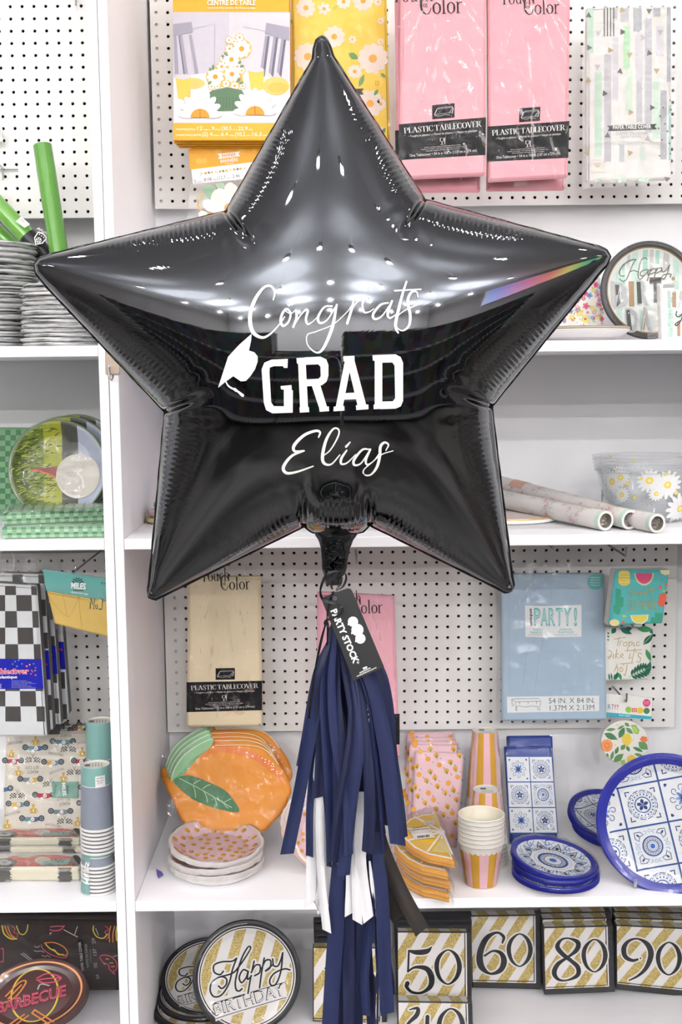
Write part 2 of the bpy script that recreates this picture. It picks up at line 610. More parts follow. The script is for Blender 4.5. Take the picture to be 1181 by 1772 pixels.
# the stocked aisle behind the photographer: colours of goods in cells
st_m = bpy.data.materials.new('stocked_aisle'); st_m.use_nodes = True
nt_ = st_m.node_tree; tc_ = nt_.nodes.new('ShaderNodeTexCoord'); mp_ = nt_.nodes.new('ShaderNodeMapping'); mp_.inputs['Scale'].default_value = (3.2, 3.2, 2.4)
vo_ = nt_.nodes.new('ShaderNodeTexVoronoi'); vo_.inputs['Scale'].default_value = 1.6; vo_.distance = 'CHEBYCHEV'
hs_ = nt_.nodes.new('ShaderNodeHueSaturation'); hs_.inputs['Saturation'].default_value = .55; hs_.inputs['Value'].default_value = .30
nt_.links.new(tc_.outputs['Object'], mp_.inputs[0]); nt_.links.new(mp_.outputs[0], vo_.inputs['Vector']); nt_.links.new(vo_.outputs['Color'], hs_.inputs['Color']); nt_.links.new(hs_.outputs[0], nt_.nodes['Principled BSDF'].inputs['Base Color'])
m_ = MB()
for x0, x1, z1 in ((-6.5, -1.1, 1.9), (-1.05, .2, 1.5), (.25, 6.5, 1.85)):
    box(m_, (x0, -1.9, .0), (x1, -1.5, z1), st_m)
    for k in range(4): box(m_, (x0, -1.5, .12 + .42 * k), (x1, -1.32, .14 + .42 * k), BOARD)
tag(m_.obj('wall_aisle', loc=(0, -1.7, 0)), kind='structure')
# shelving frame: one fixture built in, so its boards are the setting
board('trim_1', (XS - BTH, YF, 0), (XS - .0006, YW + .03, 3.0))
board('trim_2', (XS + .0006, YF, 0), (XS + BTH, YW + .03, 3.0))
board('trim_3', (XR - BTH, YF, 0), (XR, YW + .03, 3.0))
board('trim_4', (XLL, YF, 0), (XLL + BTH, YW + .03, 3.0))
def shelf(x0, x1, z, label, th=.0205, depth=None):
    m2 = MB(); bbox_bev(m2, (x0, YF + .001, z - th), (x1, YW + .028, z), BOARD)
    o = m2.obj('shelf_board', loc=((x0 + x1) / 2, YF, z - th))
    tag(o, label, 'shelf', 'white shelf boards')
RB, RE = XS + BTH + .0004, XR - BTH - .0004
LB, LE = XLL + BTH + .0004, XS - BTH - .0004
shelf(RB, RE, ZU, 'white shelf board behind the balloon that holds the mint birthday plate')
shelf(RB, RE, ZM, 'white shelf board holding the daisy bowls and floral paper rolls')
shelf(RB, RE, ZL, 'white shelf board holding orange plates, striped cups and blue tile plates')
shelf(RB, RE, ZD, 'white bottom board under the gold striped number napkins', th=.03)
shelf(LB, LE, ZU, 'white shelf board holding silver wrapped plate stacks and green rolls')
shelf(LB, LE, ZM, 'white shelf board holding the golf ball plates')
shelf(LB, LE, ZL, 'white shelf board holding race car napkins and grey cups')
shelf(LB, LE, ZD, 'white bottom board under the neon barbecue plates', th=.03)
def pegboard(px0, y_top, y_bot, px1, Y, label, x0=None, x1=None, phase=(0, 0), batten=True):
    """perforated board: every hole is a real hole with a rim tube"""
    P = .0254
    a = at(px0, (y_top + y_bot) / 2, Y).x if x0 is None else x0
    b = at(px1, (y_top + y_bot) / 2, Y).x if x1 is None else x1
    zt, zb = at(590, y_top, Y).z, at(590, y_bot, Y).z
    nx, nz = int((b - a) / P), int((zt - zb) / P)
    ex, ez = ((b - a) - nx * P) / 2, ((zt - zb) - nz * P) / 2
    m2 = MB()
    i = m2.mi(PEG)
    r = .0037
    K = 8
    ang = [math.pi / 4 + 2 * math.pi * k / K for k in range(K)]
    sq = [(1, 1), (0, 1), (-1, 1), (-1, 0), (-1, -1), (0, -1), (1, -1), (1, 0)]
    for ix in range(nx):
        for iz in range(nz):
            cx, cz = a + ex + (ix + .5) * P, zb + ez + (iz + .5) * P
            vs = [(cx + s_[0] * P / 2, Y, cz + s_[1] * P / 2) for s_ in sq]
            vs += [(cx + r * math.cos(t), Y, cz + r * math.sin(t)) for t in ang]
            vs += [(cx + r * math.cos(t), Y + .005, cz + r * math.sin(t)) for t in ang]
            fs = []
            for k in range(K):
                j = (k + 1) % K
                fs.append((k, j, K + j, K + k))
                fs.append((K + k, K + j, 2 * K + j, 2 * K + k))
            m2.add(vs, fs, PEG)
    # border strips
    for (xa, za, xb, zb2) in ((a, zb, a + ex, zt), (b - ex, zb, b, zt), (a + ex, zb, b - ex, zb + ez), (a + ex, zt - ez, b - ex, zt)):
        m2.add([(xa, Y, za), (xb, Y, za), (xb, Y, zb2), (xa, Y, zb2)], [(0, 1, 2, 3)], PEG)
    # edges
    e = YW + .028
    m2.add([(a, Y, zb), (b, Y, zb), (b, Y + .006, zb), (a, Y + .006, zb)], [(0, 1, 2, 3)], PEG)
    m2.add([(a, Y, zb), (a, Y, zt), (a, Y + .006, zt), (a, Y + .006, zb)], [(0, 1, 2, 3)], PEG)
    m2.add([(b, Y, zb), (b, Y, zt), (b, Y + .006, zt), (b, Y + .006, zb)], [(0, 1, 2, 3)], PEG)
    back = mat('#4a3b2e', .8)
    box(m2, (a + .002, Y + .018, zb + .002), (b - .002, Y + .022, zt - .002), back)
    bw = mat('#c9c6c0', .6)
    for (xa, xb) in ((a + .001, a + ex + (P * .97 if batten else .004)), (b - ex - .004, b - .001)):
        box(m2, (xa, Y + .0052, zb + .001), (xb, Y + .018, zt - .001), bw)
    box(m2, (a + .001, Y + .0052, zb + .001), (b - .001, Y + .018, zb + .006), bw)
    box(m2, (a + .001, Y + .0052, zt - .006), (b - .001, Y + .018, zt - .001), bw)
    o = m2.obj('pegboard', loc=((a + b) / 2, Y, zb))
    tag(o, label, 'pegboard', 'white pegboard panels')
    return a + ex, zb + ez
pegboard(258, -420, 358, 1300, YW - .02, 'white pegboard panel behind the pink tablecovers above the balloon', x1=RE - .004)
pegboard(286, 944, 1264, 1170, YW - .02, 'white pegboard panel behind the cream and pale blue tablecovers')
pegboard(-500, -420, 372, 163, YW - .09, 'white pegboard panel above the green rolls', x0=LB + .004, x1=LE - .003, batten=False)
pegboard(-500, 952, 1256, 190, YW - .02, 'white pegboard panel beside the chequered tablecovers', x0=LB + .004, x1=LE - .003, batten=False)
# ceiling lamps
rim = mat('#e9e9e6', .4); 
lampm = bpy.data.materials.new('lamp_glow'); lampm.use_nodes = True
lb = lampm.node_tree.nodes['Principled BSDF']
lb.inputs['Emission Color'].default_value = (1, .96, .9, 1); lb.inputs['Emission Strength'].default_value = 14
lb.inputs['Base Color'].default_value = (.9, .9, .9, 1)
row_words = {1.72: 'over the balloon', .3: 'over the photographer', -1.6: 'just behind the photographer', -3.8: 'over the next aisle', -6.0: 'two aisles away', -8.2: 'farthest from the shelves'}
for i, (lx, ly, lr) in enumerate(LAMP_SPOTS):
    rt = thing('ceiling_lamp', 'round white ceiling lamp %s, %s from the wall end' % (row_words[ly], ['first', 'second', 'third', 'fourth', 'fifth', 'sixth', 'seventh', 'eighth'][[p for p in LAMP_SPOTS if p[1] == ly].index((lx, ly, lr))]), 'lamp', (lx, ly, CEIL), 'ceiling lamps')
    zc = CEIL - DROP
    m2 = MB(); lathe(m2, Vector((lx, ly, zc)), [(lr * 1.02, -.02), (lr * 1.05, -.035), (lr * 1.25, -.03), (lr * 1.25, .06), (lr * .9, .10), (.0005, .105)], rim, 24); m2.obj('housing', rt)
    m2 = MB(); disc(m2, lambda x, y, w=0, lx=lx, ly=ly: Vector((lx + x, ly + y, zc - .02)), 0, 0, lr, lampm, n=24); m2.obj('diffuser', rt)
    m2 = MB(); tube(m2, [(lx + lr * .8, ly, zc + .08), (lx + lr * .8, ly, CEIL)], .004, rim, 6); m2.obj('drop_rod', rt)
ALBEDO = 0.80
# added glowing rainbow panel, out of view, makes the streak on the balloon's arm
rb_m = bpy.data.materials.new('rainbow_streak_glow'); rb_m.use_nodes = True
nt_ = rb_m.node_tree; tc_ = nt_.nodes.new('ShaderNodeTexCoord'); sx_ = nt_.nodes.new('ShaderNodeSeparateXYZ'); mr_ = nt_.nodes.new('ShaderNodeMapRange')
mr_.inputs[1].default_value = -2.0; mr_.inputs[2].default_value = 2.0
cr_ = nt_.nodes.new('ShaderNodeValToRGB')
cols_ = [(0.0, '#8f8fb0'), (.10, '#2f6fe0'), (.22, '#6a4fd0'), (.36, '#c03fb0'), (.52, '#e03f78'), (.66, '#f0603a'), (.80, '#f0d03a'), (.93, '#3fd060'), (1.0, '#2fb090')]
el_ = cr_.color_ramp.elements
el_[0].position, el_[0].color = cols_[0][0], lin(cols_[0][1]); el_[1].position, el_[1].color = 1.0, lin(cols_[-1][1])
for p_, c_ in cols_[1:-1]: e_ = el_.new(p_); e_.color = lin(c_)
nt_.links.new(tc_.outputs['Object'], sx_.inputs[0]); nt_.links.new(sx_.outputs[1], mr_.inputs[0]); nt_.links.new(mr_.outputs[0], cr_.inputs[0])
nt_.links.new(cr_.outputs[0], nt_.nodes['Principled BSDF'].inputs['Emission Color']); nt_.nodes['Principled BSDF'].inputs['Emission Strength'].default_value = 6.0
rt_ = thing('wall_sign', 'long glowing rainbow panel added out of view for the streak on the balloon', 'sign', (7.0, -2.4, 3.5))
m_ = MB(); box(m_, (6.90, -4.42, 2.68), (6.999, -.38, 4.12), mat('#e9e9e9', .5)); m_.obj('panel_box', rt_)
m_ = MB(); box(m_, (6.885, -4.4, 2.7), (6.899, -.4, 4.1), rb_m); m_.obj('lit_face', rt_)
# ================================================================== UPPER PEGBOARD, RIGHT BAY
OR_, YEL, LEAFG = mat('#f2ab14', .4), mat('#f0c95c', .5), mat('#6f8f6e', .6)
PET, GOLDC = mat('#fbf6ee', .6), mat('#e89a2a', .5)
def hook(label, px, py, Y, length, tail=True):
    """bright wire peg hook: rod out of the board, upturned end"""
    a = at(px, py, Y)
    m2 = MB()
    tube(m2, [a + Vector((0, length * k / 6, .012 * (1 - k / 6) ** 2 * 0 + .0)) for k in range(7)], .0022, STEEL, 8)
    tube(m2, [a, a + Vector((0, -.004, .004)), a + Vector((0, -.006, .012)), a + Vector((0, -.006, .020))], .0022, STEEL, 8)
    o = m2.obj('peg_hook', loc=a + Vector((0, length, 0)))
    return tag(o, label, 'hook', 'wire peg hooks')
# ---- daisy centrepiece kit (front one of a stack of four)
def card_stack():
    q = [(299, -70), (500, -70), (503, 243), (301, 243)]
    Y = 2.55
    S = Quad(q, Y)
    rt = thing('centrepiece_kit', 'yellow card kit picturing daisy table centrepiece, frontmost of its stack', 'craft kit', S.base, 'daisy centrepiece kits')
    m2 = MB()
    slab(m2, S, q, .010, OR_, .001)
    # photograph on the card
    rect(m2, S, 299.8, 21, 502.3, 213, mat('#cfc9d2', .5))
    poly(m2, S, [(397, 22), (502, 23), (502.4, 150), (397, 128)], mat('#dad5da', .5), L2)
    poly(m2, S, [(300.5, 135), (350, 127), (420, 124), (502.4, 140), (502.6, 213), (301, 213)], mat('#efecf0', .5), L2)
    C = crop(S, 290, 0, 5.368)
    panel, dk, sl = mat('#bdb7c2', .6), mat('#6c6c7c', .6), mat('#a5a0ae', .6)
    stroke(m2, C, [(235, 265), (440, 225), (435, 680)], 10, panel, L3, smooth=False)
    stroke(m2, C, [(905, 290), (705, 250)], 10, panel, L3, smooth=False)
    for pts in ([(52, 225), (225, 205), (237, 300), (52, 337)], [(918, 213), (1132, 255), (1132, 380), (905, 320)]): poly(m2, C, pts, sl, L4)
    for a, b, c in ((58, 64, sl), (112, 150, sl), (200, 250, sl), (150, 180, dk)):
        poly(m2, C, [(a, 325), (a + 24, 322), (b + 40, 685), (b + 5, 688)] if c is sl else [(a - 48, 330), (a - 38, 330), (b - 18, 688), (b - 30, 690)], c, L3)
    for a in (930, 1010, 1085):
        poly(m2, C, [(a, 335), (a + 22, 340), (a - 12 - 15, 720), (a - 48, 690)], dk, L3)
        poly(m2, C, [(a - 22, 330), (a - 3, 335), (a - 52, 690), (a - 70, 670)], sl, L3)
    yc, yp = mat('#ecc955', .5), mat('#e6c86e', .5)
    disc(m2, C, 225, 775, 125, yp, L3, ry=52); disc(m2, C, 1010, 800, 125, yp, L3, ry=85); disc(m2, C, 1030, 815, 100, mat('#dcbb55', .5), L4, ry=50)
    for (x0, x1, y0, y1) in ((75, 222, 715, 925), (750, 900, 650, 842)):
        poly(m2, C, [(x0, y0), (x1, y0), (x1 - 12, y1 - 8), ((x0 + x1) / 2, y1), (x0 + 25, y1 - 8)], yc, L4)
        disc(m2, C, (x0 + x1) / 2, y0, (x1 - x0) / 2, mat('#d9d3d8', .5), L5, ry=24)
    fl = [(690, 455, 85), (595, 555, 75), (445, 715, 80), (600, 690, 75), (505, 620, 48), (578, 455, 40), (573, 375, 32), (620, 388, 28), (672, 350, 38), (650, 620, 35), (690, 658, 32), (515, 548, 28), (545, 780, 35), (625, 800, 40), (410, 805, 30), (700, 800, 30), (465, 805, 25)]
    back = mat('#dfb64c', .5)
    poly(m2, C, [(560, 480), (640, 480), (690, 640), (710, 800), (410, 810), (430, 700)], back, L4)
    for x, y, r in fl: disc(m2, C, x, y, r * 1.1, back, L4)
    for x, y, r in fl: daisy(m2, C, x, y, r, PET, GOLDC if r > 38 else mat('#c9a24a', .5), .0016, n=9 if r > 60 else 7, rot=x)
    for x, y, dx, dy in ((565, 525, -38, -38), (530, 535, -30, -18), (425, 660, 0, -62), (408, 662, -18, -32), (660, 600, 22, -36), (672, 628, 40, -20), (642, 765, 40, -38), (665, 778, 45, -12), (375, 785, 38, -30)):
        leaf(m2, C, x, y, x + dx, y + dy, 24, LEAFG, .0022)
    gr = mat('#5d7a5c', .6)
    poly(m2, C, [(360, 880), (420, 840), (560, 812), (690, 838), (725, 900), (690, 1030), (480, 1032), (370, 1000)], gr, .0018)
    for k in range(11): stroke(m2, C, [(400 + k * 30, 905), (405 + k * 29, 1020)], 5, mat('#4b664c', .6), .0020, smooth=False, cap=False)
    for cx, cy, sg in ((305, 1065, 1), (815, 1040, -1)):
        for k in range(9):
            a = math.pi * (1.0 + k / 8)
            disc(m2, C, cx + 115 * math.cos(a), cy + 135 * math.sin(a), 90, PET, .0022 + .0001 * k, ry=36, rot=a)
        pts = [(cx + 88 * math.cos(math.pi * (1 + k / 14)), cy + 30 + 82 * math.sin(math.pi * (1 + k / 14))) for k in range(15)]
        poly(m2, C, pts, GOLDC, .0036)
        stroke(m2, C, [(cx, cy - 45), (cx, cy + 28)], 7, mat('#b06a1c', .5), .0039, smooth=False)
    rect(m2, S, 300.5, 213.5, 503.2, 243, OR_, .0040)
    text(m2, S, 'CENTRE DE TABLE', 359.3, 9.7, 442.6, 9.7, 8.4, PAPERW, .0043, .01)
    text(m2, S, 'CENTRO DE MESA DE PAPEL TIPO PANAL DE ABEJA', 359.3, 16.2, 442.6, 16.4, 2.6, PAPERW, .0043)
    for y, row in ((226, (('MAIN/PRINCIPALE', 305.5, 339, 3), ('12', 342, 351, 6.4), ('in/po x', 353, 365, 2.6), ('9', 367, 371.5, 6.4), ('in/po', 373, 382, 2.6), ('(30.5', 384, 401, 6.4), ('cm x', 403, 411.5, 2.6), ('22.9', 413, 429, 6.4), ('cm)', 430, 437.5, 3))),
                   (236, (('DAISIES/MARGUERITES', 305.5, 349, 3), ('(2) 4', 351, 368, 6.4), ('in/po x', 370, 382, 2.6), ('6.4', 383.5, 395, 6.4), ('in/po', 397, 406, 2.6), ('(10.2', 408, 425, 6.4), ('cm x', 427, 436, 2.6), ('16.3', 437.5, 453, 6.4), ('cm)', 455, 463, 3)))):
        for t, a, b, h in row: text(m2, S, t, a, y, b, y, h, PAPERW, .0043)
    m2.obj('printed_card', rt)
    for k, wd in enumerate(('second', 'third', 'rearmost')):
        q2 = [(301 + k, -70), (500 + k, -70), (503 + 1.5 * k, 247.5 + 4 * k), (301.5 + k * 4, 247.5 + 4 * k)]
        S2 = Quad(q2, Y + .014 * (k + 1))
        m3 = MB(); slab(m3, S2, q2, .010, mat('#dd9a12', .45), .001)
        tag(m3.obj('centrepiece_kit', loc=S2.base), 'yellow card kit, %s in the stack with only its orange lower edge showing' % wd, 'craft kit', 'daisy centrepiece kits')
card_stack()
# ---- flower banner packs on a hook
def banner():
    q = [(327, 258.5), (480, 240), (492, 303), (334, 318)]
    Y = 2.60
    S = Quad(q, Y)
    for k in (1, 0):
        rt = thing('banner_pack', ['flower banner pack with yellow BANNER header card hanging from a hook', 'second flower banner pack, only a sliver of its header showing above the front one'][k], 'party banner', S.base + Vector((0, .02 * k, 0)), 'flower banner packs')
        m2 = MB()
        qq = q if k == 0 else [(332, 253), (480, 238), (490, 300), (338, 312)]
        SS = S if k == 0 else Quad(qq, Y + .02)
        slab(m2, SS, qq, .0025, PAPERW if k == 0 else mat('#efb43a', .45), .0006)
        C = crop(SS, 320, 230, 7.38)
        if k == 0:
            poly(m2, C, [(48, 208), (1180, 72), (1210, 330), (68, 470)], OR_)
            for x, y, r in ((180, 362, 42), (250, 355, 36), (425, 245, 40), (720, 232, 42), (890, 220, 30), (1010, 200, 34)): disc(m2, C, x, y, r, mat('#f6c14a', .45), L2)
            poly(m2, C, [(420, 268), (705, 238), (688, 268), (710, 298), (425, 334), (442, 300)], PAPERW, L3)
            text(m2, C, 'BANNER', 478, 312, 655, 294, 42, mat('#e2951e', .45), L4, .012)
            text(m2, C, 'BANNIÈRE', 460, 385, 680, 360, 42, PAPERW, L3, .012)
            text(m2, C, 'BANDERINES', 520, 404, 630, 392, 14, PAPERW, L3)
            rnd = random.Random(3)
            for i, (x, y, r, c) in enumerate(((215, 520, 10, '#e0a25a'), (265, 515, 16, '#e6a82e'), (308, 508, 16, '#6e8a6c'), (348, 503, 15, '#d3b53c'), (398, 498, 10, '#e0a25a'), (450, 492, 16, '#e6a82e'), (492, 487, 16, '#6e8a6c'), (533, 482, 16, '#d3b53c'), (582, 475, 10, '#e0a25a'), (633, 468, 16, '#e6a82e'), (675, 463, 16, '#6e8a6c'), (713, 458, 15, '#d3b53c'), (764, 452, 9, '#e0a25a'), (195, 500, 5, '#777'), (200, 542, 5, '#777'), (420, 515, 5, '#777'), (560, 460, 5, '#777'), (565, 497, 5, '#777'))):
                disc(m2, C, x, y, r, mat(c if len(c) > 4 else '#777777', .5), L2)
            for t, a, b, h, y in (('5', 120, 148, 40, 640), ('in/po x', 160, 240, 18, 632), ('8.08', 248, 345, 40, 618), ('ft/pi', 360, 405, 18, 606), ('(12.7', 418, 525, 44, 600), ('cm x', 540, 598, 18, 584), ('2.46', 612, 705, 40, 575)):
                text(m2, C, t, a, y, b, y - (b - a) * .11, h, mat('#6a6a6e', .5), L2)
        m2.obj('header_card', rt)
        if k == 0:
            S3 = Quad([(330, 316), (480, 300), (480, 385), (324, 385)], Y)
            m3 = MB()
            C = crop(S3, 320, 230, 7.38)
            G1, G2 = mat('#86b48a', .5), mat('#9cc09a', .5)
            poly(m3, C, [(390, 640), (485, 630), (520, 690), (495, 785), (430, 760)], G2, -.004)
            poly(m3, C, [(220, 680), (300, 655), (385, 690), (345, 870), (260, 790)], G1, -.003)
            poly(m3, C, [(130, 800), (250, 800), (215, 850), (160, 860)], G2, -.005)
            ring(m3, C, 290, 890, 118, 140, mat('#e0a64a', .5), -.0045)
            P2 = mat('#f7f1e6', .6)
            for x, y, r, ry, ro in ((330, 930, 110, 75, .5), (430, 820, 120, 95, -1.1), (600, 760, 130, 95, 1.2), (620, 940, 150, 90, .2), (230, 1040, 60, 45, .2), (450, 930, 140, 110, 0)): disc(m3, C, x, y, r, P2, -.002, ry=ry, rot=ro, n=20)
            disc(m3, C, 560, 960, 60, GOLDC, -.0012, n=14)
            o = m3.obj('paper_flower', rt); o['label'] = 'white paper daisy and green leaves in the clear bag'
            film(S3, [(330, 318), (482, 302), (482, 400), (323, 400)], .004, 16, 14, .004, 2, FILM2, parent=rt)
banner()
hook('wire peg hook carrying the flower banner packs', 392.5, 246, 2.575, .20)
# ---- yellow daisy tablecover
def daisy_cover():
    q = [(503, -70), (668, -70), (677, 300), (508, 300)]
    S = Quad(q, 2.60)
    rt = thing('folded_tablecover', 'yellow daisy print tablecover in clear wrap behind the balloon tip', 'tablecover', S.base)
    m2 = MB()
    slab(m2, S, rounded(q, 3), .03, mat('#f3cc4e', .5), .005)
    C = crop(S, 500, 0, 6.216)
    w_, o_ = mat('#f3e0cf', .6), mat('#f2a838', .5)
    for x, y, r, n, ro in ((185, 85, 105, 10, .2), (380, 95, 70, 6, .3), (590, 20, 80, 9, 0), (800, 10, 110, 10, 0), (960, 20, 75, 8, 0), (490, 395, 118, 10, .4), (205, 610, 150, 11, .1), (685, 425, 46, 6, .2), (905, 630, 165, 11, .2), (710, 770, 78, 9, .3), (875, 1115, 150, 11, .4), (1005, 225, 60, 7, 0), (1000, 450, 60, 8, 0), (1020, 1120, 100, 9, .6), (990, 1400, 70, 8, 0)):
        daisy(m2, C, min(x, 990), y, r if x < 960 else r * .6, w_, o_, L1, n=n, rc=.27, rot=ro)
    lg = mat('#6f9a5c', .6)
    for a in ((640, 575, 750, 632, 60), (755, 935, 812, 800, 45), (990, 790, 1042, 832, 34), (25, 210, 30, 255, 34), (480, 110, 520, 50, 34), (1005, 1440, 1040, 1375, 34), (920, 1030, 960, 960, 34)): leaf(m2, C, *a, lg if a[0] != 480 else mat('#c9c257', .6), L2)
    poly(m2, C, [(640, 960), (808, 952), (785, 985), (808, 1018), (640, 1022)], mat('#3a3a34', .5), L3)
    text(m2, C, 'COVER', 560, 1012, 745, 1006, 36, PAPERW, L4, .01)
    stroke(m2, C, [(933, 875), (965, 872), (968, 915), (938, 918)], 4, mat('#8a7a30', .5), L3, smooth=False, closed=True)
    m2.obj('folded_cloth', rt)
    film(S, [(500, -70), (672, -70), (679, 302), (505, 302)], .006, 26, 50, .007, 11, parent=rt, fold=(588, -40))
daisy_cover()
# ---- tablecovers with a black band
SERIF = {  # letter -> (advance, strokes); heavy strokes and hairlines, y up in cap heights
 'P': (.62, [((.14, 0), (.14, 1), .15), ((.02, 0), (.28, 0), .045), ((.02, 1), (.3, 1), .045), [(.14, .98, .05), (.42, .98, .06), (.56, .75, .15), (.42, .5, .06), (.16, .48, .045)]]),
 'L': (.56, [((.14, 0), (.14, 1), .15), ((.02, 1), (.28, 1), .045), ((.02, .02), (.52, .02), .05), ((.5, 0), (.53, .26), .05)]),
 'A': (.74, [((.1, 0), (.36, 1), .05), ((.36, 1), (.62, 0), .16), ((.2, .34), (.52, .34), .045), ((0, 0), (.22, 0), .045), ((.48, 0), (.76, 0), .045)]),
 'S': (.54, [[(.46, .74, .05), (.4, .95, .06), (.22, .98, .06), (.1, .8, .12), (.26, .54, .16), (.44, .3, .13), (.34, .04, .07), (.16, .02, .06), (.06, .26, .05)], ((.46, .98), (.46, .7), .04), ((.05, .02), (.05, .3), .04)]),
 'T': (.66, [((.33, 0), (.33, 1), .15), ((.2, 0), (.46, 0), .045), ((.02, .98), (.64, .98), .05), ((.03, 1), (.02, .74), .05), ((.63, 1), (.64, .74), .05)]),
 'I': (.32, [((.15, 0), (.15, 1), .15), ((.02, 0), (.29, 0), .045), ((.02, 1), (.29, 1), .045)]),
 'C': (.66, [[(.58, .72, .05), (.5, .94, .06), (.32, 1, .07), (.11, .8, .13), (.08, .5, .16), (.12, .2, .13), (.32, 0, .07), (.5, .06, .06), (.6, .28, .05)], ((.58, 1), (.58, .7), .04)]),
 'B': (.62, [((.14, 0), (.14, 1), .15), ((.02, 0), (.3, 0), .045), ((.02, 1), (.3, 1), .045), [(.14, .98, .05), (.38, .97, .06), (.49, .76, .13), (.38, .54, .06), (.16, .52, .045)], [(.16, .52, .045), (.42, .5, .06), (.54, .27, .14), (.42, .03, .06), (.16, .02, .05)]]),
 'E': (.58, [((.14, 0), (.14, 1), .15), ((.02, .98), (.5, .98), .05), ((.02, .02), (.52, .02), .05), ((.14, .51), (.38, .51), .045), ((.5, 1), (.52, .76), .05), ((.52, 0), (.55, .26), .05), ((.38, .62), (.38, .4), .045)]),
 'O': (.72, [[(.36, 1, .06), (.14, .84, .12), (.08, .5, .17), (.14, .16, .12), (.36, 0, .06), (.58, .16, .12), (.64, .5, .17), (.58, .84, .12), (.36, 1, .06)]]),
 'V': (.7, [((.1, 1), (.38, 0), .16), ((.38, 0), (.62, 1), .05), ((0, 1), (.26, 1), .045), ((.5, 1), (.74, 1), .045)]),
 'R': (.7, [((.14, 0), (.14, 1), .15), ((.02, 0), (.28, 0), .045), ((.02, 1), (.3, 1), .045), [(.14, .98, .05), (.4, .97, .06), (.52, .75, .14), (.4, .53, .06), (.16, .51, .045)], ((.36, .5), (.6, .02), .14), ((.56, .02), (.7, .04), .05)]),
 'o': (.5, [[(.25, .64, .05), (.1, .5, .1), (.07, .32, .13), (.1, .12, .1), (.25, 0, .05), (.4, .12, .1), (.43, .32, .13), (.4, .5, .1), (.25, .64, .05)]]),
 'u': (.56, [((.12, .62), (.12, .2), .11), [(.12, .2, .11), (.2, .01, .06), (.36, .08, .05), (.42, .2, .05)], ((.43, .62), (.43, 0), .11), ((.02, .62), (.14, .62), .04), ((.33, .62), (.45, .62), .04), ((.43, .01), (.54, .01), .04)]),
 'c': (.44, [[(.38, .48, .1), (.3, .62, .06), (.14, .54, .1), (.07, .32, .13), (.12, .1, .1), (.26, 0, .06), (.4, .12, .04)]]),
 'h': (.58, [((.12, 0), (.12, 1.04), .11), ((.02, 1.04), (.13, 1.04), .04), ((.02, 0), (.24, 0), .04), [(.13, .44, .04), (.28, .64, .07), (.42, .5, .1), (.43, .2, .11), (.43, 0, .11)], ((.32, 0), (.55, 0), .04)]),
 'l': (.28, [((.13, 0), (.13, 1.04), .11), ((.02, 1.04), (.14, 1.04), .04), ((.02, 0), (.25, 0), .04)]),
 'r': (.42, [((.12, 0), (.12, .62), .11), ((.02, .62), (.13, .62), .04), ((.02, 0), (.25, 0), .04), [(.13, .42, .04), (.24, .6, .06), (.36, .6, .1)]]),
 'f': (.34, [[(.13, 0, .11), (.13, .8, .11), (.2, 1.04, .06), (.32, .98, .09)], ((.02, .62), (.28, .62), .04), ((.02, 0), (.25, 0), .04)]),
 ' ': (.16, []),
}
def serif(mb, S, s, x0, y0, x1, y1, h, m, w=L2, fat=1.0):
    adv = sum(SERIF[c][0] for c in s)
    dx, dy = x1 - x0, y1 - y0
    l = math.hypot(dx, dy); ux, uy = dx / l, dy / l
    k = l / adv
    x = 0
    for c in s:
        a, st = SERIF[c]
        g = lambda p, q: (x0 + ux * (x + p) * k + uy * q * h, y0 + uy * (x + p) * k - ux * q * h)
        for e in st:
            if isinstance(e, list):
                stroke(mb, S, [(*g(p[0], p[1]), p[2] * k * fat) for p in e], 1, m, w, n=4, cap=False)
            else:
                stroke(mb, S, [g(*e[0]), g(*e[1])], e[2] * k * fat, m, w, smooth=False, cap=False)
        x += a
TW = mat('#e9e4e2', .5)
def band_print(m2, T, S):
    """T maps unit card (0..1 across, 0..1 down the band block) ; band + icon + words"""
    rect_m = BLACKGLOSS
    poly(m2, T, [(0, 0), (.3, .0), (.5, .0), (1, 0), (1, 1), (0, 1)], rect_m, L1)
    poly(m2, T, [(.385, -.45), (.64, -.45), (.64, -.06), (.385, -.06)], rect_m, L1)
    for st in ([(.41, -.18), (.44, -.33), (.62, -.34), (.58, -.2), (.41, -.18)], [(.44, -.33), (.46, -.36), (.61, -.37), (.625, -.3), (.61, -.18), (.585, -.2)], [(.41, -.16), (.47, -.13), (.52, -.16), (.585, -.14)]):
        stroke(m2, T, st, .008, TW, L2, smooth=False, cap=False)
    serif(m2, T, 'PLASTIC TABLECOVER', .06, .27, .95, .24, .155, TW, L2, .95)
    text(m2, T, '• Toughie in plástico • • Mantel de plástico • • Nappe en plastique', .11, .385, .90, .36, .055, TW, L2)
    for st in ([(.475, .47), (.475, .55), (.495, .58), (.515, .55), (.515, .47), (.475, .47)], [(.495, .58), (.495, .64)], [(.475, .65), (.515, .65)], [(.528, .47), (.528, .64)]): stroke(m2, T, st, .007, TW, L2, smooth=False, cap=False)
    for k, (a, b) in enumerate(((.29, .71), (.25, .75), (.31, .70))): text(m2, T, ['Machine washable. Keep away from open flame or heat', 'Lavable en machine. Tenir loin de la flamme ou chaleur vive', 'Mantener alejado del fuego y del calor intenso'][k], a, .71 + .05 * k, b, .70 + .05 * k, .028, TW, L2)
    text(m2, T, 'One Tablecover • 54 in x 108 in (137 cm x 274 cm)', .12, .93, .90, .90, .075, TW, L2)
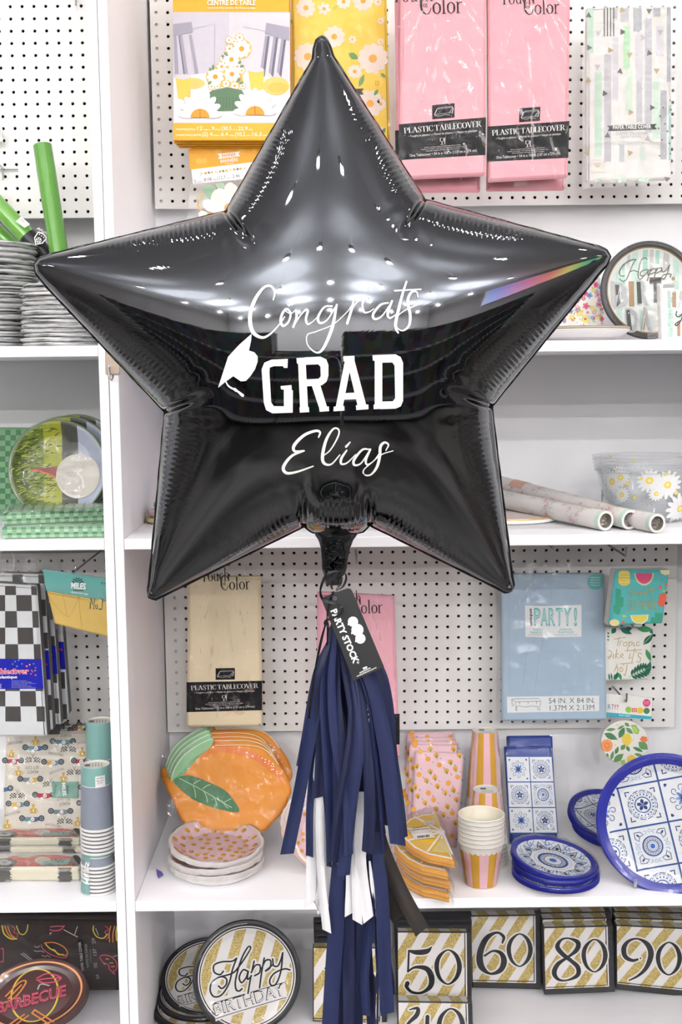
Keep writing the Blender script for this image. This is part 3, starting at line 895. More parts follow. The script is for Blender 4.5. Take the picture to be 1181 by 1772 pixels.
def touch_words(m2, S, x0, y0, k, m=INK):
    """'Touch of Color' in the two-line setting; k = px per unit"""
    serif(m2, S, 'Touch', x0, y0, x0 + .60 * k, y0 - .02 * k, .26 * k, m, L2, .8)
    serif(m2, S, 'C', x0 + .40 * k, y0 + .17 * k, x0 + .58 * k, y0 + .165 * k, .30 * k, m, L3, .75)
    serif(m2, S, 'olor', x0 + .58 * k, y0 + .165 * k, x0 + 1.02 * k, y0 + .15 * k, .25 * k, m, L3, .85)
    serif(m2, S, 'of', x0 + .445 * k, y0 + .075 * k, x0 + .52 * k, y0 + .07 * k, .085 * k, m, L3, .9)
def tablecover(label, q, Y, hexc, band, touch=None, group='tablecovers with a black band', thick=.022, seed=0, wrap=None, fold=None):
    """q outline px; band = TL,TR,BR,BL px of the black band"""
    S = Quad(q, Y)
    rt = thing('folded_tablecover', label, 'tablecover', S.base, group)
    m2 = MB()
    slab(m2, S, rounded(q, 4), thick, mat(hexc, .5, var=.03, vscale=25, bump=.08, bscale=40), .006)
    if band:
        a, b, c, d = [np.array(p, float) for p in band]
        def T(x, y, w=0):
            top = a + (b - a) * x; bot = d + (c - d) * x
            p = top + (bot - top) * y
            return S(p[0], p[1], w)
        band_print(m2, T, S)
    if touch: touch_words(m2, S, *touch)
    m2.obj('folded_cloth', rt)
    if wrap:
        film(S, wrap, .007, 44, 76, .009, seed, parent=rt, fold=fold)
    return rt
tablecover('left of the two pink tablecovers hanging above the balloon', [(694, -70), (843, -70), (841, 303), (692, 310)], 2.42, '#eda9b1', [(690.5, 215), (841.5, 203), (840.5, 268), (692, 277)],
           (678, 4, 122), seed=1, wrap=[(688, -70), (846, -70), (844, 318), (690, 326)], fold=(765, -20))
tablecover('right of the two pink tablecovers hanging above the balloon', [(843.5, -70), (989, -70), (983.5, 306), (846, 314)], 2.43, '#eca7b0', [(844, 219), (986, 209.5), (984, 273), (842.5, 280)],
           (866, 8, 102), seed=4, wrap=[(845, -70), (991, -70), (986, 326), (844, 332)], fold=(916, -20))
for i, (q, y, lb) in enumerate((
        ([(683, 15), (835, -70), (832, 332), (688, 332)], 2.47, 'deeper pink tablecover hanging right behind the left of the front pink pair'),
        ([(850, -70), (986, -70), (979, 328), (843, 330)], 2.49, 'deeper pink tablecover hanging right behind the right of the front pink pair'))):
    r = tablecover(lb, [(q[0][0], -70)] + q[1:], y, '#df95a0', [(q[0][0] + 1, 226), (q[1][0] - 2, 218), (q[2][0], 290), (q[3][0] - 3, 296)] if i == 0 else None, seed=7 + i, wrap=[(q[0][0] - 3, 0), (q[1][0] + 2, 0), (q[2][0] + 2, 338), (q[3][0] - 2, 340)], fold=(q[0][0] + 70, -20))
# ---- striped paper table cover
def paper_cover():
    q = [(1016, 12.5), (1163, 10), (1163, 310), (1016, 315)]
    S = Quad(q, 2.62)
    rt = thing('folded_tablecover', 'white paper tablecover with mint and grey brush stripes and small triangles', 'tablecover', S.base)
    m2 = MB()
    slab(m2, S, rounded(q, 3), .022, mat('#e6e4de', .55), .005)
    C = crop(S, 990, 0, 5.21)
    mint, mint2, g1, g2 = mat('#bfdcc6', .6), mat('#b5dfb4', .6), mat('#c3c1c6', .6), mat('#aeb0b4', .6)
    for x0, y0, x1, y1, c in ((137, 70, 195, 480, mint), (208, 650, 270, 1400, mint), (293, 490, 355, 1460, g1), (368, 340, 420, 905, mat('#d4d2d6', .6)), (440, 70, 515, 195, g1), (380, 70, 412, 170, g1), (468, 235, 525, 620, mint2), (485, 620, 548, 1000, mat('#d0e2cc', .6)), (557, 70, 632, 280, g2), (575, 310, 640, 720, mat('#d6d3d8', .6)), (583, 718, 634, 1100, g1), (660, 165, 722, 1200, g1), (735, 70, 800, 150, g2), (730, 740, 785, 1255, mat('#c9e3cf', .6)), (760, 240, 830, 500, mat('#d8d6da', .6)), (858, 65, 893, 740, g2), (800, 815, 856, 1440, g2), (875, 950, 897, 1440, mat('#9fc0b8', .6)), (430, 1300, 475, 1460, mat('#bcc2c6', .6)), (620, 1320, 665, 1450, mat('#cfe0d4', .6)), (212, 1610, 262, 1640, mint), (415, 1605, 490, 1640, mint), (602, 1605, 690, 1640, mint)):
        n_ = 10
        rr = random.Random(x0 * 7 + y0)
        top = [(x0 + (x1 - x0) * k / n_, y0 + rr.uniform(-9, 9)) for k in range(n_ + 1)]
        bot = [(x0 + (x1 - x0) * k / n_, y1 + rr.uniform(-9, 9)) for k in range(n_, -1, -1)]
        poly(m2, C, top + bot, c, L1)
    for x in (294, 322, 350, 378): rect(m2, C, x - 5, 68, x + 5, 328, mat('#4a4a48', .5), L3)
    dk, gd, lg = mat('#50524c', .5), mat('#b19a66', .5), mat('#bab6ba', .5)
    for x, y, a, c in ((152, 140, -1.57, dk), (240, 295, 1.57, lg), (455, 92, -1.8, gd), (697, 97, 1.57, dk), (455, 288, 0, dk), (640, 340, 0, lg), (800, 288, 1.57, lg), (155, 430, 0, dk), (345, 453, 0, gd), (520, 492, 1.5, gd), (697, 480, 2.3, dk), (435, 645, -1.4, dk), (765, 637, 1.6, gd), (148, 722, -1.7, gd), (233, 600, 1.57, lg), (295, 843, 2.2, dk), (617, 800, 0, lg), (722, 970, 0, dk), (530, 1013, 0, gd), (322, 1222, -1.57, dk), (686, 1250, -1.57, lg), (138, 1378, 3.3, gd), (524, 1378, -.2, gd), (860, 1614, -.4, dk)):
        poly(m2, C, [(x + 31 * math.cos(a + t), y + 31 * math.sin(a + t)) for t in (0, 2.094, 4.189)], c, L3)
    for x, y in ((887, 906), (823, 970), (797, 1048), (840, 1118), (783, 1158), (813, 1262), (880, 1292), (792, 1405), (890, 1388), (895, 990), (862, 1185)): disc(m2, C, x, y, 8, dk, L3, n=8)
    poly(m2, C, [(318, 1132), (765, 1118), (745, 1142), (768, 1165), (322, 1182), (342, 1156)], mat('#2c2c2c', .5), L4)
    text(m2, C, 'PAPER TABLE COVER', 372, 1166, 714, 1158, 34, PAPERW, L5, .008)
    gt = mat('#c3c3c0', .5)
    text(m2, C, 'NAPPE EN PAPIER', 400, 1220, 690, 1212, 30, gt, L4); text(m2, C, 'MANTEL DE PAPEL', 440, 1246, 630, 1240, 18, gt, L4)
    text(m2, C, '54 in/po x 102 in/po (137 cm x 259 cm)', 305, 1308, 790, 1300, 30, gt, L4)
    poly(m2, C, rounded([(175, 1460), (285, 1450), (290, 1548), (182, 1560)], 16), mat('#ece6d8', .5), L4)
    for k in range(3): text(m2, C, ['Paper Table Cover', 'Mint Stripe', '$3.25'][k], 200 + 10 * k, 1482 + 15 * k, 262 - 8 * k, 1476 + 15 * k, 9, mat('#77726a', .5), L5)
    m2.obj('folded_cloth', rt)
    film(S, [(1006, -10), (1172, -14), (1168, 318), (1008, 328)], .007, 26, 50, .007, 21, FILM2, parent=rt, fscale=80)
paper_cover()
# ================================================================== plates and shared builders
def plate(name, label, cat, D, mtop, mrim, group=None, n=8, dz=.0022, r_in=.80, under=None, warp=None, prints=None, wrap=True, parts=(), edge=None):
    """a pack of nested paper plates: face, rolled rims seen at the edge, clear wrap"""
    R = D.R
    low = min((D(math.cos(a), math.sin(a), -n * dz) for a in (0, 1.57, 3.14, 4.71)), key=lambda p: p.z)
    rt = thing(name, label, cat, low, group)
    m2 = MB()
    prof = [(max(r, .0005) * R, h * R) for r, h in D.prof]
    fine = []
    for (a, b), (c, d) in zip(prof, prof[1:]):
        for k in range(3): fine.append((a + (c - a) * k / 3, b + (d - b) * k / 3))
    fine.append(prof[-1])
    ms = [mtop if (a[0] + b[0]) / 2 < r_in * R else mrim for a, b in zip(fine, fine[1:])]
    lathe(m2, D.c, fine, ms, 72 if not warp else 140, D.n, D.ux, warp=warp)
    top = prof[-1][1]
    z = [(R, top)]
    for k in range(n):
        z += [(R * 1.004, top - (k + .45) * dz), (R * .985, top - (k + 1) * dz)]
    z += [(R * .76, -n * dz), (.0005, -n * dz)]
    lathe(m2, D.c, z, [edge or mrim] * (2 * n) + [under or WHITE] * 2, 72 if not warp else 140, D.n, D.ux, smooth=False, warp=warp)
    if prints: prints(m2)
    m2.obj('plate_face', rt)
    if wrap:
        m3 = MB()
        vs, fs = [], []
        nr, na = 9, 64
        for i in range(nr + 1):
            r = (i / nr) * 1.015
            for k in range(na):
                a = 2 * math.pi * k / na
                x, y = r * math.cos(a), r * math.sin(a)
                j = noise.noise(Vector((x * 5 + R * 999, y * 5, D.c.x * 9))) * .003 + noise.noise(Vector((x * 14, y * 14, D.c.z * 9))) * .0012
                hh = max(0.004 + j, .0015)
                wv = warp(a) if warp else 1
                p = D(x, y, hh) if not warp else D.c + D.ux * (x * R * wv) - D.uy * (y * R * wv) + D.n * (D.h(min(1, r)) * R + hh)
                vs.append(p)
        for i in range(nr):
            for k in range(na):
                fs.append((i * na + k, i * na + (k + 1) % na, (i + 1) * na + (k + 1) % na, (i + 1) * na + k))
        base = len(vs)
        for k in range(na):
            a = 2 * math.pi * k / na
            wv = warp(a) if warp else 1
            j = 1.012 + .014 * noise.noise(Vector((math.cos(a) * 7, math.sin(a) * 7, D.c.x * 5)))
            vs.append(D.c + D.ux * (math.cos(a) * R * wv * j) - D.uy * (math.sin(a) * R * wv * j) + D.n * (top - n * dz))
        for k in range(na):
            fs.append((nr * na + k, nr * na + (k + 1) % na, base + (k + 1) % na, base + k))
        m3.add(vs, fs, FILM, True)
        m3.obj('wrapper', rt)
    return rt
def band(mb, S, x0, x1, r, m, w=L1, nx=4, ny=26, y0=-9, y1=9):
    """the strip x0..x1 of a round face, clipped to radius r"""
    x0, x1 = max(x0, -r * .9999), min(x1, r * .9999)
    if x1 <= x0: return
    w += mb.lift()
    vs, fs = [], []
    for i in range(nx + 1):
        x = x0 + (x1 - x0) * i / nx
        e = math.sqrt(max(0, r * r - x * x))
        a, b = max(-e, y0), min(e, y1)
        if b < a: a = b = max(-e, min(e, (a + b) / 2))
        for j in range(ny + 1):
            vs.append(S(x, a + (b - a) * j / ny, w))
    for i in range(nx):
        for j in range(ny):
            q = i * (ny + 1) + j
            fs.append((q, q + 1, q + ny + 2, q + ny + 1))
    mb.add(vs, fs, m)
def rotS(S, a):
    c, s_ = math.cos(a), math.sin(a)
    return lambda x, y, w=0: S(c * x - s_ * y, s_ * x + c * y, w)
def unit(S, cx, cy, rx, ry):
    return lambda x, y, w=0: S((x - cx) / rx, (y - cy) / ry, w)
def standing(px, py, Y, rpx, lean=.2, yaw=0.0, roll=0.0, ky=1.0, prof=None):
    """a plate disc standing on edge, leaning back; rpx = its radius in photo pixels"""
    c = at(px, py, Y)
    R = rpx * (c - CAM).dot(F) / FPX
    ux = Vector((math.cos(yaw), math.sin(yaw), 0))
    bk = Vector((-math.sin(yaw), math.cos(yaw), 0))
    uy = bk * math.sin(lean) + Vector((0, 0, 1)) * math.cos(lean)
    u2 = ux * math.cos(roll) + uy * math.sin(roll)
    v2 = uy * math.cos(roll) - ux * math.sin(roll)
    return Disc(c, u2, v2, R, prof)
def lying(px, py, z, R, yaw=0.0, tip=0.0, side=0.0, prof=None, floor=None, th=.013):
    """a plate disc lying face up, tip = lifted back edge, side = lifted right edge"""
    c = at_z(px, py, z)
    ux = Vector((math.cos(yaw) * math.cos(side), math.sin(yaw) * math.cos(side), math.sin(side)))
    uy = Vector((-math.sin(yaw) * math.cos(tip), math.cos(yaw) * math.cos(tip), math.sin(tip)))
    uy = (uy - ux * uy.dot(ux)).normalized()
    lo = .77 * R * math.hypot(ux.z, uy.z) + th
    fl = ZL if floor is None else floor
    if c.z - lo < fl + .0005: c = at_z(px, py, fl + .0005 + lo)
    return Disc(c, ux, uy, R, prof)
ORD = ['topmost', 'second', 'third', 'fourth', 'fifth', 'sixth', 'seventh', 'eighth', 'ninth', 'tenth', 'eleventh', 'twelfth', 'thirteenth', 'fourteenth', 'fifteenth', 'sixteenth', 'seventeenth', 'eighteenth', 'nineteenth', 'twentieth']
# ================================================================== UPPER SHELF, LEFT BAY
def roll(label, p0, p1, r, m, band=None, name='wrapping_roll', group=None):
    a, b = Vector(p0), Vector(p1)
    rt = thing(name, label, 'paper roll', (a if a.z < b.z else b), group)
    m2 = MB()
    tube(m2, [a + (b - a) * (k / 8) for k in range(9)], [r * (1 + .01 * math.sin(k * 2.1)) for k in range(9)], m, 28)
    m2.obj('rolled_sheet', rt)
    return rt, a, b
GRN, GRN2 = mat('#5f9a3c', .22, var=.08, vscale=18, coat=.6), mat('#6fa848', .22, var=.1, vscale=18, coat=.6)
zb = at(127, 594, 2.52)
rt, a, b = roll('shiny green roll standing upright and leaning against the pegboard', Vector((zb.x, 2.52, ZU + .002)), at(73.5, 252, 2.60), .0195, GRN, group='green foil rolls')
rt, a, b = roll('shiny green roll with a black label band leaning behind the taller plate stack', at(112, 478, 2.60), at(-45, 312, 2.62), .0195, GRN2, group='green foil rolls')
d = (b - a).normalized()
m2 = MB()
la, lb_ = at(94, 459, 2.602), at(47, 409, 2.608)
tube(m2, [la + (lb_ - la) * (k / 4) for k in range(5)], .0201, mat('#222224', .35), 28, caps=False)
o = m2.obj('label_band', rt); o['label'] = 'black label band with a soccer crest'
Qr = Quad([(30, 380), (110, 380), (110, 480), (30, 480)], 2.578)
m2 = MB()
C = crop(Qr, 0, 220, 4.43)
G = affine(C, 300, 862, 1, .62)
poly(m2, G, [(-42, -48), (0, -58), (42, -48), (40, 10), (0, 50), (-40, 10)], PAPERW, 0)
poly(m2, G, [(-34, -40), (0, -49), (34, -40), (32, 8), (0, 40), (-32, 8)], INK, L1)
disc(m2, G, 0, 6, 22, PAPERW, L2)
for k in range(5): disc(m2, G, 13 * math.cos(k * 1.257 - 1.57), 6 + 13 * math.sin(k * 1.257 - 1.57), 6, INK, L3, n=6)
disc(m2, G, 0, 6, 6, INK, L3, n=6)
for k in (-1, 0, 1): disc(m2, G, k * 20, -34, 5, PAPERW, L3, n=5)
stroke(m2, G, [(-60, -55), (-50, -75), (-40, -60), (-25, -74), (-10, -62), (10, -75), (30, -62), (50, -72)], 5, PAPERW, L2)
for k in range(4): lines(m2, G, [[(-45 + 4 * k, 72 + 14 * k), (52 - 5 * k, 72 + 14 * k)]], 4, mat('#b9b9b9', .5), L2)
o = m2.obj('label_print', rt)
Q2 = Quad([(20, 370), (60, 370), (60, 400), (20, 400)], 2.581)
m2 = MB(); C = crop(Q2, 0, 220, 4.43)
poly(m2, C, [(122, 722), (162, 685), (230, 745), (188, 772)], PAPERW, 0)
for k in range(3): lines(m2, C, [[(150 + 10 * k, 715 + 8 * k), (178 + 8 * k, 702 + 10 * k)]], 3, mat('#777777', .5), L1)
tag(m2.obj('price_sticker', rt), 'small white price sticker')
roll('shiny green roll lowest of the leaning rolls, mostly hidden by the plate stack', at(70, 470, 2.655), at(-60, 352, 2.66), .018, GRN, group='green foil rolls')
# silver wrapped plates
def silver_pack(R, h, seed, m, name):
    rt = thing(name, 'x', 'plate pack', (0, 0, 0), 'silver wrapped plate packs')
    m2 = MB()
    vs, fs = [], []
    na = 72
    prof = [(0.001, h * .98), (.7, h * 1.0), (.95, h * .98), (1.0, h * .80), (1.012, h * .55), (.985, h * .30), (.95, h * .1), (.7, 0.0), (.001, 0.0)]
    for i, (r, z) in enumerate(prof):
        for k in range(na):
            a = 2 * math.pi * k / na
            e = noise.noise(Vector((math.cos(a) * 6, math.sin(a) * 6, seed + i * .8)))
            e2 = noise.noise(Vector((math.cos(a) * 16, math.sin(a) * 16, seed + i * 2.3)))
            rr = R * r * (1 + (.012 * e + .010 * e2) * (r > .8))
            zz = z + h * (.16 * e + .12 * e2) * (0.02 < z / h < .97 and r > .9)
            vs.append((rr * math.cos(a), rr * math.sin(a), zz))
    for i in range(len(prof) - 1):
        for k in range(na): fs.append((i * na + k, (i + 1) * na + k, (i + 1) * na + (k + 1) % na, i * na + (k + 1) % na))
    m2.add(vs, fs, m, True)
    m2.obj('wrapped_plates', rt)
    return rt
def silver_mat():
    m = bpy.data.materials.new('crinkled_silver_wrap')
    m.use_nodes = True
    nt = m.node_tree
    b = nt.nodes['Principled BSDF']
    tc = nt.nodes.new('ShaderNodeTexCoord')
    mp = nt.nodes.new('ShaderNodeMapping'); mp.inputs['Scale'].default_value = (14, 14, 260)
    n = nt.nodes.new('ShaderNodeTexNoise'); n.inputs['Scale'].default_value = 1.0; n.inputs['Detail'].default_value = 5
    nt.links.new(tc.outputs['Object'], mp.inputs[0]); nt.links.new(mp.outputs[0], n.inputs['Vector'])
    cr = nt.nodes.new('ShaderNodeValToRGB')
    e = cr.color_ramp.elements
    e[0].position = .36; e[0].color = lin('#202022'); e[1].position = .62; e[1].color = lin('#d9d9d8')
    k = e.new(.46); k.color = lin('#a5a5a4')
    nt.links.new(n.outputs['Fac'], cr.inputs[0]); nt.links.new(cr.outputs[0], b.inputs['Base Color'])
    b.inputs['Roughness'].default_value = .25
    b.inputs['Metallic'].default_value = .15
    bp = nt.nodes.new('ShaderNodeBump'); bp.inputs['Strength'].default_value = .5; bp.inputs['Distance'].default_value = .004
    nt.links.new(n.outputs['Fac'], bp.inputs['Height']); nt.links.new(bp.outputs[0], b.inputs['Normal'])
    return m
SIL = silver_mat()
def silver_stack(cx_px, Y, R, h, n, top_y, word, seed):
    base = at(cx_px, 590, Y)
    protos = []
    rnd = random.Random(seed)
    for i in range(n):
        k = n - 1 - i
        lb = 'silver wrapped black plate pack, %s from the top of the %s stack' % (ORD[k], word) if k else 'silver wrapped black plate pack topmost on the %s stack' % word
        pos = Vector((base.x + rnd.uniform(-.004, .004), Y + rnd.uniform(-.004, .004), ZU + .0005 + i * h))
        if i < 3:
            o = silver_pack(R, h * 1.02, seed + i * 7, SIL, 'plate_pack')
            o.location = pos; o['label'] = lb
            protos.append(o)
        else:
            copy_thing(protos[i % 3], pos - Vector(protos[i % 3].location), lb, rnd.uniform(0, 6.28))
silver_stack(-28, 2.54, .113, .0112, 19, 408, 'taller', 3)
silver_stack(109, 2.415, .0765, .0086, 14, 488, 'shorter', 40)
# ================================================================== UPPER SHELF, RIGHT BAY
def birthday_mint():
    D = standing(1123.7, 503, 2.60, 84, .12)
    rimm = mat('#4a4a48', .35)
    def pr(m2):
        S = unit(D, 900, 510, 415, 418)
        mint, mint2, gy = mat('#a9d3c1', .6), mat('#c6e2d4', .6), mat('#c9c9c6', .6)
        rnd = random.Random(5)
        for x0, x1, c, y0, y1 in ((-.80, -.70, gy, -.2, .4), (-.68, -.56, mint2, -.4, .9), (-.55, -.49, mint, -.55, -.1), (-.35, -.22, mint2, -.9, .3), (-.12, -.02, mint, -.9, -.35), (.14, .22, mint, -.88, -.55), (.3, .42, gy, -.9, -.4), (.02, .1, gy, -.9, -.4), (-.5, -.4, mint2, .3, .9), (-.2, -.1, mint2, .4, .9), (.5, .62, mint2, -.9, .2), (-.45, -.38, gy, -.8, -.45)):
            band(m2, D, x0, x1, .84, c, L1, 3, 20, y0, y1)
        ring(m2, D, 0, 0, .865, .885, mat('#b58a5a', .35, .6), L1, 72)
        k = mat('#6b655f', .5)
        for st in ([(690, 380), (660, 380), (648, 345), (680, 290), (740, 250), (790, 240)], [(790, 240), (760, 290), (735, 350), (705, 415), (672, 425), (650, 405)], [(885, 240), (868, 226), (835, 250), (815, 320), (808, 385), (825, 412), (855, 385)], [(735, 348), (770, 335), (812, 350)],
                   [(905, 335), (870, 330), (832, 350), (830, 378), (860, 378), (895, 340), (890, 370), (905, 372)], [(918, 325), (885, 425)], [(900, 370), (925, 330), (955, 322), (955, 350), (915, 368)], [(970, 318), (940, 415)], [(955, 360), (975, 325), (1005, 315), (1010, 335), (965, 362)], [(1010, 318), (1015, 348), (1045, 340), (1080, 290)], [(1080, 290), (1055, 370), (1030, 410), (1008, 402), (1030, 375), (1088, 370), (1080, 395)]):
            stroke(m2, S, st, 9, k, L3, n=5)
        dk, gd, g = mat('#454442', .5), mat('#a5835a', .5), mat('#b9bcbc', .5)
        lt = mat('#d4d7d5', .5)
        for t, x0, x1, y, sw, c in (('B', 612, 722, 645, 40, dk), ('I', 728, 772, 632, 44, gd), ('R', 796, 890, 622, 40, dk), ('T', 905, 1005, 600, 0, dk), ('D', 700, 800, 855, 40, dk), ('A', 815, 905, 845, 0, dk)):
            hh = 190 if y < 700 else 182
            text(m2, S, t, x0 + 12, y + 8, x1 + 12, y + 8, hh, lt, L2, .05)
            text(m2, S, t, x0, y, x1, y, hh, g if t not in 'IT' else c, L3, .05)
            if sw: poly(m2, S, [(x0 - 2, y - hh + 2), (x0 + sw - 8, y - hh + 2), (x0 + sw + 2, y), (x0 + 6, y)], c, L4)
        poly(m2, S, [(862, 655), (828, 848), (850, 848), (868, 700)], gd, L4)
        rect(m2, S, 1095, 395, 1125, 425, gd, L4)
    plate('party_plate', 'round birthday plate with mint brush stripes and dark rim standing on the upper shelf', 'plate', D, mat('#e9ece7', .5), rimm, n=6, r_in=.87, prints=pr)
birthday_mint()
def floral_pack():
    q = [(955, 470), (1040, 478), (1048, 591), (955, 592)]
    S = Quad(q, 2.66)
    rt = thing('napkin_pack', 'pink and blue floral napkin pack standing behind the balloon arm', 'napkins', S.base)
    m2 = MB(); slab(m2, S, rounded(q, 4), .025, mat('#f1ece4', .6), .006)
    C = crop(S, 940, 400, 4.9)
    rnd = random.Random(8)
    cols = ['#d8607e', '#e491ab', '#e7a7b6', '#7fa6d8', '#8f83b8', '#ecd870', '#d8607e', '#c94f72']
    pts = [(365, 635, 26), (250, 735, 28), (235, 680, 20), (310, 690, 34), (465, 540, 26), (345, 570, 18), (470, 620, 22), (435, 690, 18), (190, 705, 20), (170, 750, 26), (395, 545, 24), (420, 650, 20), (360, 745, 34), (470, 725, 22), (500, 745, 18), (420, 735, 16), (262, 630, 16), (292, 592, 18), (450, 460, 20), (430, 500, 18), (130, 770, 24), (500, 660, 14), (380, 690, 14)]
    pts += [(rnd.uniform(90, 500), rnd.uniform(400, 780), rnd.uniform(13, 22)) for k in range(34)]
    for k in range(70):
        x, y, a = rnd.uniform(110, 510), rnd.uniform(430, 860), rnd.uniform(0, 6.28)
        leaf(m2, C, x, y, x + 24 * math.cos(a), y + 24 * math.sin(a), 8, mat('#7fb08a' if k % 3 else '#9ccfae', .6), L1)
    for i, (x, y, r) in enumerate(pts):
        c = mat('#ecd870', .6) if i == 3 else mat('#7fa6d8', .6) if i == 10 else mat(cols[rnd.randrange(8)], .6)
        daisy(m2, C, x, y, r * 1.15, c, mat('#f4e6b0', .6) if i % 2 else mat('#b0335a', .6), L1, n=5, rc=.25, rot=rnd.random() * 3, pw=.36)
    m2.obj('folded_napkins', rt)
    film(S, [(953, 466), (1043, 474), (1050, 588), (953, 589)], .007, 14, 16, .004, 5, parent=rt)
floral_pack()
def gold_rim_plates():
    c = at(1003, 588, 2.44); c.z = ZU
    R = 84 * 2.44 / FPX
    rt = thing('scalloped_plate_stack', 'white scalloped plates with gold rims lying beside the mint birthday plate', 'plates', c)
    m2 = MB()
    wp = lambda a: 1 + .018 * abs(math.sin(a * 7))
    lathe(m2, c, [(.001, .001), (R * .62, .001), (R * .80, .008), (R * .93, .017)], mat('#f3f1ef', .5), 112, warp=wp)
    lathe(m2, c, [(R * .93, .017), (R, .0225), (R * .985, .024)], mat('#f3f1ef', .5), 112, warp=wp)
    for k in range(3):
        lathe(m2, c, [(R * .985, .024 + .0018 * k), (R * 1.0, .0248 + .0018 * k), (R * .98, .0258 + .0018 * k)], mat('#b7a47c', .4, .3) if k % 2 == 0 else PAPERW, 112, warp=wp)
    lathe(m2, c, [(R * .98, .0294), (R * .7, .0225), (.001, .0222)], PAPERW, 112, warp=wp)
    m2.obj('plate_body', rt)
gold_rim_plates()
def birthday_treat():
    q = [(1143, 492), (1225, 489), (1225, 592), (1146, 592)]
    S = Quad(q, 2.42)
    rt = thing('napkin_pack', 'white and mint birthday napkin pack in clear wrap standing before the mint plate', 'napkins', S.base)
    m2 = MB(); slab(m2, S, rounded(q, 3), .03, mat('#eceae6', .6), .004)
    C = crop(S, 940, 400, 4.9)
    mint = mat('#b5dccb', .6)
    for x0, y0, x1, y1 in ((1065, 660, 1100, 900), (1120, 445, 1155, 495), (1150, 700, 1190, 760)): rect(m2, C, x0, y0, x1, y1, mint)
    for t, a, b in (('H', 1062, 1135), ('A', 1140, 1215)): text(m2, C, t, a, 645, b, 642, 125, mat('#a9c9c0' if t == 'H' else '#bfc3c4', .5), L2, .06)
    rect(m2, C, 1098, 520, 1128, 645, mat('#a5835a', .5), L3)
    stroke(m2, C, [(1135, 680), (1130, 715), (1155, 725), (1190, 690)], 9, INK, L3); stroke(m2, C, [(1190, 690), (1170, 760), (1135, 800), (1125, 785), (1190, 745)], 9, INK, L3)
    rect(m2, C, 1140, 760, 1165, 890, mat('#a5835a', .5), L2)
    rnd = random.Random(2)
    for k in range(40): disc(m2, C, rnd.uniform(1015, 1110), rnd.uniform(670, 890), 3.2, mat('#777777', .5), L2, n=6)
    for k in range(3): lines(m2, C, [[(1020, 452 + 12 * k), (1115, 449 + 12 * k)]], 4, INK, L2)
    m2.obj('folded_napkins', rt)
    m3 = MB(); 
    film(S, [(1122, 488), (1228, 484), (1228, 592), (1119, 592)], .008, 24, 24, .006, 9, FILM2, parent=rt, fscale=25)
birthday_treat()
# ================================================================== MIDDLE SHELF, LEFT BAY
def golf(cx, cy, Y, label, detail=True, yaw=0):
    D = standing(cx, cy, Y, 85, .14, yaw)
    sky = mat('#b9c0d6', .35, coat=.5)
    def pr(m2):
        S = unit(D, 400, 443, 335, 335)
        for x0, x1, c in ((-.975, -.62, '#56672c'), (-.62, -.3, '#6e7f35'), (-.3, .07, '#a9ad3a'), (.07, .4, '#55564f'), (.40, .975, '#bcc3d6')):
            for r, wv in ((.97, L1),): band(m2, D, x0, x1, r, mat(c, .35, var=.15, vscale=40), wv, 8, 40)
        if not detail: return
        rnd = random.Random(4)
        gs = [mat(c, .5) for c in ('#3f4a22', '#7c9138', '#a3b04a', '#59692e', '#c2c268', '#2f3820')]
        for k in range(460):
            x = rnd.triangular(70, 410, 170); y = rnd.uniform(120, 690)
            if ((x - 400) / 335) ** 2 + ((y - 443) / 335) ** 2 > .9: continue
            l = rnd.uniform(20, 55); a = rnd.uniform(-.6, .25)
            stroke(m2, S, [(x, y, 6), (x + l * math.cos(a) * .6, y + l * math.sin(a) * .6 - 3, 5), (x + l * math.cos(a), y + l * math.sin(a), 1)], 5, gs[rnd.randrange(6)], L2, n=2, cap=False)
        disc(m2, S, 480, 260, 52, mat('#4a4b45', .4), L2, ry=120, n=24)
        poly(m2, S, [(425, 650), (520, 640), (525, 672), (430, 680)], mat('#4d4a3a', .4), L2)
        poly(m2, S, [(200, 425), (300, 432), (390, 418), (394, 470), (378, 497), (330, 470), (260, 448)], mat('#8a4038', .4), .0012)
        stroke(m2, S, [(205, 440, 5), (280, 456, 8), (340, 475, 9), (378, 494, 10)], 8, mat('#f0684a', .4), .0015)
        disc(m2, S, 535, 490, 152, mat('#d9d3c8', .4), .0016, n=48)
        disc(m2, S, 545, 480, 140, mat('#e0dbd2', .4), .0019, n=48)
        for i in range(-6, 7):
            for j in range(-6, 7):
                u, v = i * 23 + (j % 2) * 11.5, j * 22
                if u * u + v * v < 132 ** 2:
                    f = math.sqrt(1 - (u * u + v * v) / 150 ** 2)
                    disc(m2, S, 535 + u * 1.02, 490 + v * 1.02, 8.5 * (.55 + .45 * f), mat('#cbc4b8' if (v > -60) else '#d6d0c5', .4), .0022, n=8)
                    disc(m2, S, 535 + u * 1.02 + 2.5, 490 + v * 1.02 + 2, 5.5 * (.55 + .45 * f), mat('#e6e1d8', .4), .0024, n=8)
        stroke(m2, S, [(400, 550, 4), (450, 605, 16), (540, 632, 20), (640, 590, 6)], 12, mat('#f5f0e8', .4), .0026)
    plate('party_plate', label, 'plate', D, sky, mat('#7f8f5c', .35, var=.3, vscale=30), 'golf ball plates', n=7, r_in=.97, prints=pr, edge=mat('#8b9a86', .4, var=.3, vscale=25))
golf(101.5, 812.5, 2.52, 'golf ball plate standing in front on the shelf, ball and grass facing out')
golf(118, 806, 2.575, 'golf plate standing just behind the front golf ball plate, rim showing', False)
golf(134, 803, 2.63, 'rearmost golf plate, only its grassy upper rim showing beside the divider', False)
